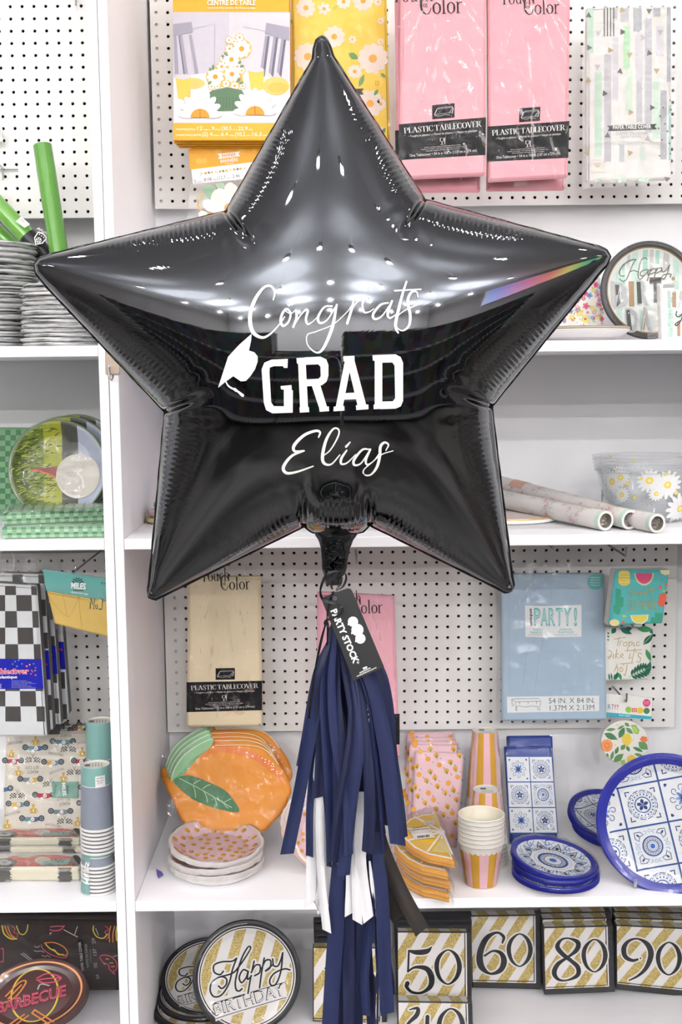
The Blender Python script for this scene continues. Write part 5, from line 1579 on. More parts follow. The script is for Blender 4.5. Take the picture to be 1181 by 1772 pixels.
def race_napkins(label, ztop, th, y_back, y_mid, x1, y0, seed, front=True):
    """car shaped napkin packs lying on the shelf"""
    S = HSurf(ztop)
    pts = [(-70, y_back), (x1 - 26, y_back), (x1 - 8, y_back + (y_mid - y_back) * .3), (x1, y_back + (y_mid - y_back) * .7), (x1 - 4, y_mid), (-70, y_mid + 1)]
    c = (S(40, y_mid) + S(40, y_back)) / 2; c.z = ztop - th
    rt = thing('napkin_pack', label, 'napkins', c, 'red racing car napkin packs')
    m2 = MB(); cream = mat('#efe9d2', .55)
    slab(m2, S, rounded(pts, 4), th, cream, .004, cream, k=700)
    h = y_mid - y_back
    g = lambda x, v: (x, y_back + h * v)
    red, pk, dk = mat('#d8403c', .4), mat('#e27a70', .4), mat('#3a3836', .4)
    w0 = .0022
    poly(m2, S, [g(8, .35), g(30, .1), g(x1 - 42, .08), g(x1 - 14, .25), g(x1 - 6, .6), g(x1 - 10, .95), g(18, .95), g(4, .7)], red, w0)
    lines(m2, S, [[g(20, .62), g(70, .64)]], .16 * h, pk, w0 + L1)
    disc(m2, S, *g(8, .72), 22, dk, w0 + L2, ry=.36 * h, n=24); disc(m2, S, *g(8, .72), 12, mat('#a8a59c', .5), w0 + L3, ry=.2 * h, n=20); disc(m2, S, *g(8, .72), 5, dk, w0 + L4, ry=.08 * h)
    disc(m2, S, *g(46, .12), 18, mat('#ddd9c6', .5), w0 + L1, ry=.22 * h, n=20); stroke(m2, S, [g(52, .3), g(60, .2)], .8, dk, w0 + L2)
    disc(m2, S, *g(74, .55), 14, mat('#d6d2c0', .5), w0 + L1, ry=.3 * h, n=20)
    poly(m2, S, [g(76, .62), g(x1 - 18, .42), g(x1 - 24, .9), g(70, .96)], mat('#7fb3a8', .5), w0 + L3)
    for i in range(4): rect(m2, S, x1 - 46 + 4 * i, y_back + h * (.5 + .1 * (i % 2)), x1 - 43 + 4 * i, y_back + h * (.62 + .1 * (i % 2)), INK, w0 + L4)
    disc(m2, S, *g(x1 - 10, .55), 9, dk, w0 + L2, ry=.42 * h, n=20)
    a, b = S(-70, y_mid + 1), S(x1 - 4, y_mid)
    n_ = (b - a).cross(Vector((0, 0, 1))).normalized()
    def FS(x, v, w=0):
        u = (x + 70) / (x1 - 4 + 70)
        return a + (b - a) * u - Vector((0, 0, th * v)) + n_ * (w + .0006)
    rnd = random.Random(seed)
    for x0, x1_ in ((-8, 18), (x1 - 40, x1 - 18)):
        for j in range(14):
            o = rnd.uniform(-2, 2)
            rect(m2, FS, x0 + o, j / 14, x1_ + rnd.uniform(-2, 2), (j + .9) / 14, dk, L1)
    for j in range(1, 12): lines(m2, FS, [[(-60, j / 12), (x1 - 6, j / 12)]], .02, mat('#d2cbb0', .5), L1 / 2)
    m2.obj('folded_napkins', rt)
    m3 = MB(); vs, fs = [], []
    cols = 40
    rows = [(y_back, .006, 0, 0), ((y_back + y_mid) / 2, .007, 0, 0), (y_mid - 1, .006, 0, .002), (y_mid, .003, 0, .006), (y_mid, 0, .35, .008), (y_mid, 0, .7, .008), (y_mid, 0, .98, .005)]
    for r, (y, dz, v, dn) in enumerate(rows):
        for k in range(cols + 1):
            x = -70 + (x1 + 74) * k / cols
            nz = noise.noise(Vector((k * .8, r * 1.9, seed))) * .004
            p = S(min(x, x1 - 4 if r > 1 else x1 - 14), y)
            vs.append(p + Vector((0, 0, dz + (nz if r < 4 else 0) - th * v)) + n_ * (dn + abs(nz)))
    for r in range(len(rows) - 1):
        for k in range(cols):
            i = r * (cols + 1) + k
            fs.append((i, i + 1, i + cols + 2, i + cols + 1))
    m3.add(vs, fs, FILM2, True); m3.obj('wrapper', rt)
race_napkins('red racing car napkin pack lying at the back, under the topmost one', ZL + .0165, .016, 1441, 1465, 148, 0, 3)
race_napkins('red racing car napkin pack on top at the back against the tablecover', ZL + .036, .019, 1433, 1450, 142, 0, 5)
race_napkins('thick red racing car napkin pack at the front edge of the shelf', ZL + .031, .0305, 1479, 1501, 141, 0, 8)
GREYCUP, TEALC = mat('#9aa0ae', .5, var=.06), mat('#8fc0b8', .5)
def cup_column(label, cx, z0, Y, H, R, n, rim_dz, sticker=False, side=False, group='grey paper cup packs'):
    """nested upside-down paper cups: rolled rims below, base on top"""
    c = at(cx, 1500, Y); c.z = z0
    rt = thing('paper_cup_stack', label, 'paper cups', c, group)
    m2 = MB()
    z = 0; prof = []
    for k in range(n):
        prof += [(R * .955, z), (R * 1.0, z + rim_dz * .12), (R * 1.0, z + rim_dz * .5), (R * .945, z + rim_dz * .62)]
        z += rim_dz
    ms = []
    for i in range(len(prof) - 1): ms.append(PAPERW if i % 4 < 3 else mat('#7d7f84', .5))
    lathe(m2, c, prof, ms, 40, smooth=False)
    t = R * .80
    zt = H
    f = lambda zz: R * .945 + (t - R * .945) * (zz - z) / (H - z)
    zb_ = z + (H - z) * .68
    lathe(m2, c, [(R * .945, z - rim_dz * .38), (f(zb_), zb_), (f(zb_ + .0012), zb_ + .0012), (t, zt)], [GREYCUP, PAPERW, TEALC], 40)
    lathe(m2, c, [(t, zt), (t * .93, zt), (t * .91, zt - .003), (.0005, zt - .003)], mat('#e4e1d8', .55), 40)
    TS = lambda x, y, w=0: c + Vector((x, -y, zt - .003 + w + .0003))
    for k in range(6): lines(m2, TS, [[(-.02 + .006 * k, -.012), (-.016 + .006 * k, .010)]], .0016, mat('#9a9890', .5), L1)
    rect(m2, TS, -.022, -.006, -.012, .006, mat('#5f6a62', .5), L1)
    m2.obj('nested_cups', rt)
    def CS(th, zz, w=0):
        r = f(zz) if zz > z else R
        return c + Vector(((r + w + .0005) * math.sin(th), -(r + w + .0005) * math.cos(th), zz))
    if sticker:
        m2 = MB()
        for i in range(4): poly(m2, CS, [(.15 + .17 * i, zb_ - .001), (.15 + .17 * (i + 1), zb_ + .001), (.15 + .17 * (i + 1), zb_ + .024), (.15 + .17 * i, zb_ + .022)], PAPERW)
        for k in range(3): text(m2, CS, ['Mini Miles', 'Paper Cups', '$7.50'][k], .24 + .06 * (k == 2), zb_ + .017 - .005 * k, .72 - .12 * (k == 2), zb_ + .018 - .005 * k, -.003, mat('#666666', .5), L3)
        tag(m2.obj('price_sticker', rt), 'white price sticker')
    if side:
        m2 = MB()
        for i in range(6):
            a0 = -1.35 + .17 * i
            m2.add([CS(a0, .003, .001), CS(a0 + .17, .003, .001), CS(a0 + .17, H * .97, .001), CS(a0, H * .97, .001)], [(0, 1, 2, 3)], TEALC)
        text(m2, CS, 'MILES', -.62, H * .30, -.62, H * .85, .28, PAPERW, .0016, .03)
        tag(m2.obj('side_label', rt), 'teal side label')
    m3 = MB(); vs, fs = [], []
    for j in range(13):
        zz = H * j / 12
        for k in range(44):
            a = 2 * math.pi * k / 44
            r = (R * 1.0 if zz < z else f(zz)) + .0012 + .0022 * abs(noise.noise(Vector((math.cos(a) * 3, math.sin(a) * 3 + zz * 40, cx))))
            vs.append(c + Vector((r * math.cos(a), r * math.sin(a), zz)))
    for j in range(12):
        for k in range(44): fs.append((j * 44 + k, j * 44 + (k + 1) % 44, (j + 1) * 44 + (k + 1) % 44, (j + 1) * 44 + k))
    m3.add(vs, fs, FILM, True); m3.obj('wrapper', rt)
    return rt
zc = at(170, 1471, 2.36).z
RC = 30.5 * 2.42 / FPX
cup_column('lower grey cup pack with teal side label at the front of the shelf', 170.5, ZL, 2.362, zc - ZL - .001, RC, 8, .0078, side=True)
cup_column('upper grey cup pack with a price sticker, standing on another cup pack', 171.5, zc, 2.362, at(171, 1322, 2.362).z - zc, RC, 7, .0080, sticker=True)
cup_column('grey cup pack standing behind the front pair of cup packs', 181, ZL, 2.475, at(175, 1246, 2.475).z - ZL, RC, 9, .0080)
# ================================================================== BOTTOM SHELF, LEFT BAY
NEON = {k: mat(v, .4) for k, v in dict(o='#dc8a4a', y='#d9c24a', r='#c8506a', w='#b9b6b4', p='#d87a86').items()}
def bbq_cover():
    for k in (1, 0):
        q = [(-60, 1584), (208, 1587), (208, 1716), (-60, 1717)] if k == 0 else [(-60, 1545), (207, 1548), (206, 1700), (-60, 1700)]
        S = Quad(q, (2.605 + .05 * k, 2.605 + .05 * k, 2.60 + .05 * k, 2.60 + .05 * k))
        rt = thing('folded_tablecover', ('black neon hot dog tablecover pack standing behind the barbecue plates', 'second black neon tablecover pack, only its top strip showing under the shelf')[k], 'tablecover', S.base, 'black neon tablecover packs')
        m2 = MB(); slab(m2, S, rounded(q, 4), .03, mat('#3c3534', .35), .008)
        C = crop(S, 0, 1560, 5.368)
        if k == 0:
            for st, c, wd in (([(20, 225), (40, 300), (100, 345), (155, 345)], 'y', 12), ([(45, 225), (75, 300), (125, 340)], 'o', 10), ([(72, 225), (100, 300), (140, 335)], 'o', 8), ([(115, 225), (140, 255), (130, 285), (165, 300), (160, 325)], 'r', 8), ([(155, 225), (180, 290), (220, 305), (250, 270), (260, 215)], 'y', 9),
                              ([(465, 260), (500, 270), (560, 262), (600, 225)], 'r', 12), ([(470, 235), (530, 228), (590, 228)], 'p', 8), ([(595, 262), (720, 328)], 'w', 9), ([(720, 232), (695, 305)], 'w', 8), ([(480, 290), (465, 292), (470, 305)], 'w', 8),
                              ([(415, 385), (500, 380), (585, 415), (628, 470), (605, 500), (540, 480), (460, 430), (415, 385)], 'o', 9), ([(385, 400), (400, 440), (470, 490), (560, 520), (610, 520), (625, 500)], 'r', 9), ([(430, 400), (470, 440), (510, 450), (540, 490), (590, 490)], 'y', 9),
                              ([(322, 415), (345, 425), (370, 412)], 'w', 6), ([(318, 455), (350, 462), (380, 458), (410, 470)], 'w', 6), ([(390, 500), (420, 510), (440, 500), (470, 515)], 'w', 6), ([(195, 485), (280, 545)], 'w', 6), ([(215, 478), (300, 540)], 'w', 6),
                              ([(870, 225), (868, 270), (900, 325), (960, 340), (1000, 300)], 'y', 10), ([(980, 228), (1010, 255), (975, 285), (1010, 320), (985, 350)], 'r', 8), ([(1030, 228), (1015, 300), (1020, 375)], 'o', 10), ([(1065, 228), (1050, 300), (1050, 375)], 'o', 10), ([(1088, 230), (1080, 300), (1085, 360)], 'y', 12), ([(890, 250), (915, 310)], 'w', 7),
                              ([(930, 510), (960, 495), (1030, 510), (1080, 560), (1085, 620), (1050, 650), (1015, 625), (1010, 590), (960, 565), (930, 525)], 'r', 9), ([(985, 530), (1010, 535)], 'o', 9), ([(1020, 570), (1050, 570)], 'o', 9), ([(1035, 605), (1065, 602)], 'o', 9), ([(1045, 660), (1070, 672)], 'r', 10), ([(1055, 510), (1090, 500)], 'w', 6), ([(10, 440), (30, 440), (30, 555), (0, 555)], 'r', 9), ([(965, 575), (975, 580)], 'w', 8)):
                stroke(m2, C, st, wd, NEON[c], L2, n=5)
            poly(m2, C, [(722, 345), (770, 352), (800, 610), (750, 612)], mat('#161414', .4), L1)
            text(m2, C, 'PAPER TABLE COVER', 782, 640, 752, 375, 24, mat('#c9c6c4', .5), L2, .01)
            text(m2, C, 'NAPPE EN PAPIER', 828, 612, 810, 390, 24, mat('#9a9795', .5), L2)
            for t, x0, y0, x1, y1 in (('54', 928, 712, 916, 676), ('102', 905, 612, 898, 566), ('137', 900, 498, 892, 436), ('259', 890, 388, 880, 336)): text(m2, C, t, x0, y0, x1, y1, 30, mat('#b9b6b4', .5), L2)
            text(m2, C, 'MANTEL DE PAPEL', 850, 570, 842, 440, 9, mat('#9a9795', .5), L2)
        else:
            for x, c in ((70, 'r'), (290, 'r'), (480, 'y'), (620, 'w'), (810, 'w')): stroke(m2, C, [(x - 40, 130), (x, 110), (x + 35, 130), (x, 150)], 8, NEON[c], L2)
        m2.obj('folded_cloth', rt)
        film(S, [(-60, q[0][1] - 4), (209, q[1][1] - 3), (208, q[2][1]), (-60, q[3][1])], .005, 30, 20, .007, 61 + k, parent=rt, fscale=60)
bbq_cover()
def bbq_plates():
    A = 1.5
    D = standing(60, 1722, 2.455, 60, .80, roll=.16)
    D.prof = [(0, 0), (.72, 0), (.82, .03), (.95, .10), (1.0, .105)]
    warp = lambda a: 1 / math.sqrt((math.cos(a) / A) ** 2 + math.sin(a) ** 2)
    E = lambda x, y, w=0: D.c + D.ux * (x * D.R * A) - D.uy * (y * D.R) + D.n * (D.h(math.hypot(x, y)) * D.R + w)
    def pr(m2):
        nodes = [(.905 * math.cos(t), .905 * math.sin(t)) for t in np.linspace(0, 2 * math.pi, 49)[:-1]]
        stroke(m2, E, nodes, .045, NEON['o'], L2, closed=True, n=3); stroke(m2, E, nodes, .014, mat('#f0c8a0', .4), L3, closed=True, n=3)
        yl = [(.56 * math.cos(t) * .8, .74 * math.sin(t) - .0) for t in np.linspace(0, 2 * math.pi, 33)[:-1]]
        stroke(m2, E, yl, .035, NEON['y'], L2, closed=True, n=3)
        for i, st in enumerate(([(.05, -.47), (.25, -.55), (.5, -.38), (.42, -.28), (.18, -.30), (.05, -.42)], [(.1, -.42), (.3, -.40), (.5, -.36)], [(-.55, -.1), (-.3, -.42), (-.17, -.45), (-.2, -.3), (-.4, .0), (-.7, .1)], [(-.25, -.35), (-.5, -.02)])):
            stroke(m2, E, st, .035, NEON['r' if i < 2 else 'o'], L4)
        text(m2, E, 'BARBECUE', -.72, .34, .60, .17, .30, mat('#a82a48', .4), .0018, .04, .15)
        text(m2, E, 'BARBECUE', -.715, .335, .595, .165, .27, mat('#e08a9a', .4), .0022, .012, .15)
        text(m2, E, 'BARBECUE', -.712, .332, .592, .162, .25, mat('#8e2038', .4), .0026, -.006, .15)
        for st in ([(-.05, .5), (.30, .95)], [(.0, .42), (.36, .88)], [(-.05, .5), (.0, .42)], [(-.2, .5), (-.6, .85)], [(-.12, .55), (-.52, .92)]): stroke(m2, E, st, .035, NEON['o'], L3, smooth=False)
        for st in ([(.06, -.15), (.12, -.28), (.28, -.2)], [(-.35, .05), (-.22, .12), (-.2, -.05)]): stroke(m2, E, st, .03, NEON['w'], L2)
    rt = plate('party_plate', 'dark oval barbecue plate with neon orange ring and pink lettering', 'plate', D, mat('#4a302e', .25, coat=.5), mat('#4a302e', .25, coat=.5), None, n=10, dz=.0035, r_in=.9, warp=warp, wrap=False, prints=pr, edge=mat('#5a4644', .35, var=.3, vscale=60))
bbq_plates()
# ================================================================== LOWER PEGBOARD, RIGHT BAY
tablecover('cream tablecover with a black band hanging on the lower pegboard', [(324.5, 999), (451.6, 998), (454, 1258), (322.6, 1259.5)], 2.66, '#ecdcb9', [(323, 1180.6), (453.8, 1177.9), (453.8, 1229), (323, 1232.3)],
           (347.8, 1006.5, 84.5), seed=71, wrap=[(320, 962), (456, 962), (456, 1262), (320, 1263)], fold=(388, 965))
tablecover('pink tablecover with a black band hanging right behind the tassel and its tag', [(549, 1025), (683, 1032), (692.5, 1312), (549, 1312)], 2.60, '#f0b0bd', [(549, 1243), (692, 1235), (692, 1288), (549, 1294)],
           (574, 1047, 88), seed=73, wrap=[(551, 975), (686, 972), (696, 1314), (548, 1316)], fold=(619, 985))
hook('wire peg hook carrying the pink tablecover behind the tassel', 618, 974, 2.585, .19)
hook('wire peg hook carrying the cream tablecover', 390, 962, 2.65, .13)
def blue_cover():
    q = [(868, 994), (1047.5, 993), (1051, 1247), (869.5, 1249)]
    S = Quad(q, 2.64)
    rt = thing('folded_tablecover', 'pale blue tablecover in a clear bag with white PARTY label', 'tablecover', S.base)
    m2 = MB(); slab(m2, S, rounded(q, 4), .022, mat('#a9bfd1', .5, bump=.08, bscale=30), .005)
    C = crop(S, 860, 940, 3.679)
    for st in ([(345, 290), (350, 390)], [(50, 290), (690, 285)], [(250, 600), (190, 700), (160, 960)], [(300, 600), (270, 720), (240, 960)], [(75, 250), (80, 960)]): stroke(m2, C, st, 3, mat('#97afc4', .5), L1, smooth=False)
    lab, teal = mat('#eef0f0', .5), mat('#5fb9b4', .5)
    poly(m2, C, [(180, 396), (300, 400), (540, 392), (541, 594), (300, 600), (183, 596)], lab, L2)
    text(m2, C, 'unique', 226, 524, 222, 414, 17, INK, L3, .03)
    for x, t, wd in ((238, 'P', 42), (280, 'A', 46), (330, 'R', 44), (377, 'T', 44), (424, 'Y', 52), (492, '!', 20)):
        text(m2, C, t, x, 522, x + wd, 522, 106, teal, L3, .03)
        text(m2, C, t, x + 5, 517, x + wd - 5, 517, 96, mat('#bfe2de', .5), L4, -.012)
    for t, a, b, y in (('PLASTIC', 234, 296, 556), ('TABLECOVER', 210, 312, 573), ('NAPPE EN', 400, 478, 554), ('PLASTIQUE', 392, 490, 571)): text(m2, C, t, a, y, b, y, 11, teal, L3, .02)
    for a, b in ((202, 322), (370, 515)): text(m2, C, 'RECTANGULAR  RECTANGULAIRE', a, 586, b, 584, 6, mat('#7a7f82', .5), L3)
    poly(m2, C, [(65, 977), (653, 970), (653, 1068), (67, 1079)], lab, L2)
    g = mat('#5a6266', .5)
    text(m2, C, '54 IN. X 84 IN.', 332, 1019, 626, 1016, 33, g, L3, .0)
    text(m2, C, '1.37M X 2.13M', 338, 1065, 622, 1060, 33, g, L3, .0)
    for st in ([(95, 995), (110, 990), (268, 988), (280, 1005), (120, 1010), (95, 995)], [(95, 995), (100, 1038), (108, 1030), (120, 1010), (122, 1040), (140, 1035), (180, 1042), (230, 1035), (260, 1040), (278, 1035), (280, 1005)], [(122, 1040), (122, 1066)], [(128, 1040), (128, 1066)], [(262, 1045), (262, 1064)], [(274, 1045), (274, 1064)], [(145, 1012), (147, 1025)], [(200, 1010), (200, 1022)], [(255, 1008), (255, 1020)]): stroke(m2, C, st, 3, mat('#6f787c', .5), L3, smooth=False)
    disc(m2, C, 630, 245, 51, teal, L2, n=28)
    for k in range(4): text(m2, C, ['REUSABLE', 'HEAVY DUTY', 'Plastic', 'Tablecover'][k], 598, 222 + 16 * k, 662, 222 + 16 * k, 7, PAPERW, L3)
    m2.obj('folded_cloth', rt)
    film(S, [(868, 960), (1050, 954), (1054, 1250), (866, 1252)], .007, 30, 46, .008, 81, FILM2, parent=rt, fold=(958, 955))
blue_cover()
hook('wire peg hook carrying the pale blue tablecover', 957, 948, 2.625, .15)
def sweet_summer():
    q = [(1065.5, 987), (1160, 985.5), (1148, 1079), (1054, 1083.5)]
    S = Quad(q, (2.56, 2.585, 2.585, 2.56))
    rt = thing('napkin_pack', 'teal fruit print napkin pack lettered Sweet Summer on a peg hook', 'napkins', S.base)
    m2 = MB(); slab(m2, S, rounded(q, 3), .03, mat('#59b3b3', .55), .004, mat('#e6e2da', .6))
    C = crop(S, 1030, 960, 4.662)
    yl, pk, gr, rd = mat('#e6d36a', .5), mat('#d8527c', .5), mat('#3f9a7c', .5), mat('#e0644c', .5)
    poly(m2, C, rounded([(190, 128), (282, 128), (285, 235), (240, 255), (190, 240)], 30), yl, L1)
    for j in range(4):
        for i in range(4): stroke(m2, C, [(200 + i * 22, 160 + j * 24), (208 + i * 22, 166 + j * 24), (216 + i * 22, 160 + j * 24)], 3, mat('#c29b3a', .5), L2, n=3)
    pts = [(397 + 78 * math.cos(a), 148 + 100 * math.sin(a)) for a in np.linspace(0, math.pi, 20)]
    poly(m2, C, pts, mat('#cfe0a8', .5), L1); poly(m2, C, [(397 + 68 * math.cos(a), 148 + 86 * math.sin(a)) for a in np.linspace(0, math.pi, 20)], pk, L2)
    for x0, y0, x1, y1 in ((165, 270, 210, 480), (150, 400, 180, 470), (205, 335, 232, 425), (485, 465, 545, 545), (450, 500, 490, 550)): poly(m2, C, rounded([(x0, y0), (x1, y0 + 8), (x1 - 4, y1), (x0, y1)], 14), gr, L1)
    poly(m2, C, [(525, 124), (603, 122), (602, 155), (570, 165), (535, 150)], mat('#ece0b0', .5), L1)
    disc(m2, C, 527, 262, 14, rd, L1); disc(m2, C, 573, 238, 10, rd, L1); stroke(m2, C, [(527, 250), (540, 190), (570, 230)], 3, gr, L1)
    poly(m2, C, rounded([(520, 320), (560, 306), (578, 318), (572, 390), (540, 425), (508, 405)], 16), rd, L1)
    leaf(m2, C, 562, 305, 545, 280, 14, mat('#9fd07a', .5), L2); leaf(m2, C, 562, 305, 578, 275, 14, mat('#9fd07a', .5), L2)
    poly(m2, C, [(285, 487), (435, 482), (425, 530), (385, 558), (330, 555), (297, 530)], mat('#e9e0c0', .5), L1); poly(m2, C, [(300, 490), (422, 487), (412, 525), (380, 545), (335, 543), (308, 522)], mat('#dfd05c', .5), L2)
    disc(m2, C, 158, 548, 40, mat('#ecdca0', .5), L1, ry=28); disc(m2, C, 228, 545, 12, rd, L2); leaf(m2, C, 215, 492, 258, 498, 22, mat('#b5d36a', .5), L1)
    gd = mat('#b3a35c', .4)
    for st in ([(310, 275), (285, 270), (275, 295), (300, 310), (298, 335), (270, 332)], [(318, 292), (325, 325), (338, 300), (350, 325), (358, 290)], [(365, 312), (385, 305), (375, 292), (366, 315), (390, 325)], [(398, 312), (418, 305), (408, 292), (398, 315), (425, 325)], [(440, 265), (445, 325), (460, 318)], [(425, 290), (485, 280)], [(475, 268), (430, 272)],
               [(285, 362), (262, 360), (255, 390), (285, 405), (280, 445), (248, 450)], [(300, 365), (302, 435), (322, 440), (328, 365)], [(340, 445), (348, 370), (362, 410), (378, 368), (384, 440)], [(396, 445), (402, 370), (415, 410), (428, 368), (434, 440)], [(462, 368), (445, 370), (447, 440), (468, 438)], [(447, 405), (462, 402)], [(478, 440), (480, 370), (498, 385), (482, 408), (500, 442)]):
        stroke(m2, C, st, 5, gd, L3, n=5)
    m2.obj('folded_napkins', rt)
sweet_summer()
hook('wire peg hook carrying the teal fruit napkins', 1083, 962, 2.55, .21)
def tropic():
    q = [(1040, 1085), (1132.5, 1089), (1124, 1176), (1040, 1179)]
    S = Quad(q, (2.655, 2.665, 2.665, 2.655))
    rt = thing('napkin_pack', 'white napkin pack with green jungle leaves lettered tropic like it\'s hot', 'napkins', S.base)
    m2 = MB(); slab(m2, S, rounded(q, 3), .025, mat('#ece9e2', .6), .004)
    C = crop(S, 1030, 960, 4.662)
    d1, d2, d3 = mat('#1f5a44', .5), mat('#3d8a55', .5), mat('#2a6f60', .5)
    def fern(x0, y0, x1, y1, n, wd, m, l):
        for k in range(1, n + 1):
            t = k / n; x, y = x0 + (x1 - x0) * t, y0 + (y1 - y0) * t
            ll = l * math.sin(math.pi * (.15 + .8 * t))
            a = math.atan2(y1 - y0, x1 - x0)
            for sg in (-1, 1): leaf(m2, C, x, y, x + ll * math.cos(a + sg * .95), y + ll * math.sin(a + sg * .95), wd, m, L1)
        stroke(m2, C, [(x0, y0), (x1, y1)], 4, mat('#5aa070', .5), L3, smooth=False)
    fern(275, 985, 445, 905, 8, 20, d1, 78)
    for a in ((340, 595, 470, 605, 46), (390, 725, 472, 640, 44), (412, 760, 452, 860, 34), (450, 860, 410, 985, 40), (200, 592, 300, 640, 40), (170, 590, 135, 636, 36), (300, 596, 240, 600, 30), (190, 950, 215, 1010, 26), (165, 1010, 185, 945, 26), (120, 1012, 112, 955, 14), (140, 1012, 130, 950, 14), (155, 1012, 160, 960, 14), (100, 625, 118, 640, 14), (100, 650, 116, 668, 14), (100, 680, 114, 692, 12), (440, 600, 470, 640, 24)):
        leaf(m2, C, *a, (d1, d2, d3)[int(a[0]) % 3], L1)
    stroke(m2, C, [(396, 715), (455, 650)], 3, mat('#bfe0b5', .5), L3)
    gd = mat('#b09a5a', .4)
    for st in ([(158, 680), (250, 665)], [(195, 665), (182, 735)], [(200, 735), (205, 700), (225, 698)], [(245, 705), (230, 715), (235, 735), (255, 730), (258, 708), (245, 705)], [(278, 700), (262, 770)], [(275, 715), (295, 700), (300, 720), (275, 735)], [(315, 705), (312, 735), (325, 730)], [(360, 705), (340, 705), (338, 732), (362, 730)],
               [(110, 770), (135, 785), (118, 835), (105, 825), (135, 815)], [(150, 800), (148, 835)], [(178, 760), (165, 835)], [(192, 795), (170, 815), (195, 835)], [(205, 820), (228, 810), (218, 795), (205, 820), (230, 832)], [(285, 795), (275, 835), (295, 825)], [(322, 750), (298, 865)], [(240, 775), (375, 765)], [(335, 778), (330, 790)], [(378, 800), (355, 790), (350, 815), (370, 835), (360, 865), (335, 860)],
               [(180, 880), (155, 945)], [(162, 920), (180, 905), (185, 925), (180, 945)], [(215, 905), (200, 920), (208, 945), (225, 930), (215, 905)], [(262, 885), (245, 970), (232, 960)], [(205, 880), (310, 870)], [(225, 890), (235, 885)]):
        stroke(m2, C, st, 4.5, gd, L3, n=5)
    m2.obj('folded_napkins', rt)
tropic()
hook('wire peg hook carrying the jungle leaf napkins', 1096, 1083, 2.65, .13)
def coasters():
    q = [(1038, 1199), (1130, 1208), (1128, 1245), (1038, 1239)]
    S = Quad(q, 2.66)
    rt = thing('coaster_pack', 'citrus print round coaster pack hanging under a white header card', 'coasters', S.base)
    m2 = MB(); slab(m2, S, q, .003, mat('#eceae4', .5), .0008)
    C = crop(S, 1030, 960, 4.662)
    poly(m2, C, [(38, 1265), (459, 1303), (458, 1328), (38, 1300)], mat('#3fa6b8', .45), L1)
    text(m2, C, '8 CT / 8 PC', 195, 1298, 285, 1306, 10, PAPERW, L2, .02)
    for t, a, b, c in (('P', 20, 48, '#4a8ab0'), ('A', 52, 88, '#4a9a8a'), ('R', 104, 128, '#4a8ab0'), ('T', 132, 152, '#a0567a'), ('Y', 153, 174, '#c0506a'), ('!', 178, 186, '#d8506a')): text(m2, C, t, a, 1242 + a * .03, b, 1243 + a * .03, 40, mat(c, .5), L2)
    disc(m2, C, 418, 1195, 31, mat('#d8407a', .5), L1, n=24)
    for k in range(3): text(m2, C, ['party pack', 'fruit print', '8 count'][k], 398, 1185 + 10 * k, 440, 1186 + 10 * k, 5, PAPERW, L2)
    for x, c in ((272, '#8fbf4a'), (318, '#d8604a'), (365, '#e6c23a'), (418, '#4a7a4a')):
        disc(m2, C, x, 1250 + (x - 272) * .06, 25, mat(c if c != '#d8604a' else '#efe6da', .5), L1 if x == 272 else L2)
        if c == '#d8604a': [disc(m2, C, x - 15 + 15 * (i % 3), 1240 + 12 * (i // 3), 6, mat(c, .5), L3) for i in range(9)]
    m2.obj('header_card', rt)
    S2 = Quad([(1040, 1248), (1125, 1248), (1125, 1324), (1040, 1324)], 2.665)
    C2 = crop(S2, 1030, 960, 4.662)
    D = unit(S2, 0, 0, 1, 1)
    m2 = MB()
    pts = [(1081.7 + 40.8 * math.cos(a), 1285 + 38 * math.sin(a)) for a in np.linspace(0, 2 * math.pi, 49)[:-1]]
    slab(m2, S2, pts, .014, mat('#efece4', .55), .002)
    g1, g2, oy, yy = mat('#3d7a48', .5), mat('#5a8f4e', .5), mat('#e8843a', .5), mat('#ecca3e', .5)
    for a in ((75, 1440, 185, 1490, 46), (90, 1415, 170, 1405, 24), (180, 1410, 240, 1375, 20), (195, 1480, 240, 1390, 44), (250, 1395, 310, 1445, 32), (240, 1355, 280, 1385, 26), (130, 1655, 150, 1580, 26), (165, 1610, 190, 1545, 28), (150, 1672, 232, 1605, 48), (210, 1575, 245, 1530, 34), (255, 1540, 280, 1588, 26), (305, 1550, 390, 1590, 26), (318, 1605, 392, 1625, 24), (352, 1510, 428, 1570, 60), (95, 1600, 110, 1632, 16)): leaf(m2, C2, *a, g1 if int(a[0]) % 2 else g2, L1)
    disc(m2, C2, 258, 1488, 40, yy, L2, ry=48); disc(m2, C2, 258, 1535, 12, yy, L2); disc(m2, C2, 295, 1650, 38, yy, L2, ry=36)
    disc(m2, C2, 98, 1538, 46, oy, L2, ry=50, n=24); disc(m2, C2, 98, 1538, 39, mat('#f2a860', .5), L3, ry=42, n=24)
    for k in range(8): a = k * .785; leaf(m2, C2, 98 + 6 * math.cos(a), 1538 + 6 * math.sin(a), 98 + 36 * math.cos(a), 1538 + 38 * math.sin(a), 18, oy, L4)
    poly(m2, C2, [(360, 1492), (380, 1462), (420, 1470), (426, 1505), (395, 1512)], mat('#e8703a', .5), L2)
    poly(m2, C2, [(290, 1372), (330, 1372), (360, 1415), (350, 1448), (318, 1440)], mat('#8fb84a', .5), L2); poly(m2, C2, [(300, 1385), (325, 1385), (348, 1420), (340, 1438), (320, 1430)], mat('#b5d070', .5), L3)
    poly(m2, C2, [(205, 1660), (240, 1650), (250, 1690), (215, 1695)], mat('#9dbf58', .5), L2)
    rnd = random.Random(3)
    for k in range(20): x, y = rnd.choice([(165, 1535), (322, 1485), (190, 1365)]); disc(m2, C2, x + rnd.gauss(0, 8), y + rnd.gauss(0, 14), 3.5, mat('#e8c060', .5), L1, n=6)
    o = m2.obj('round_coasters', rt)
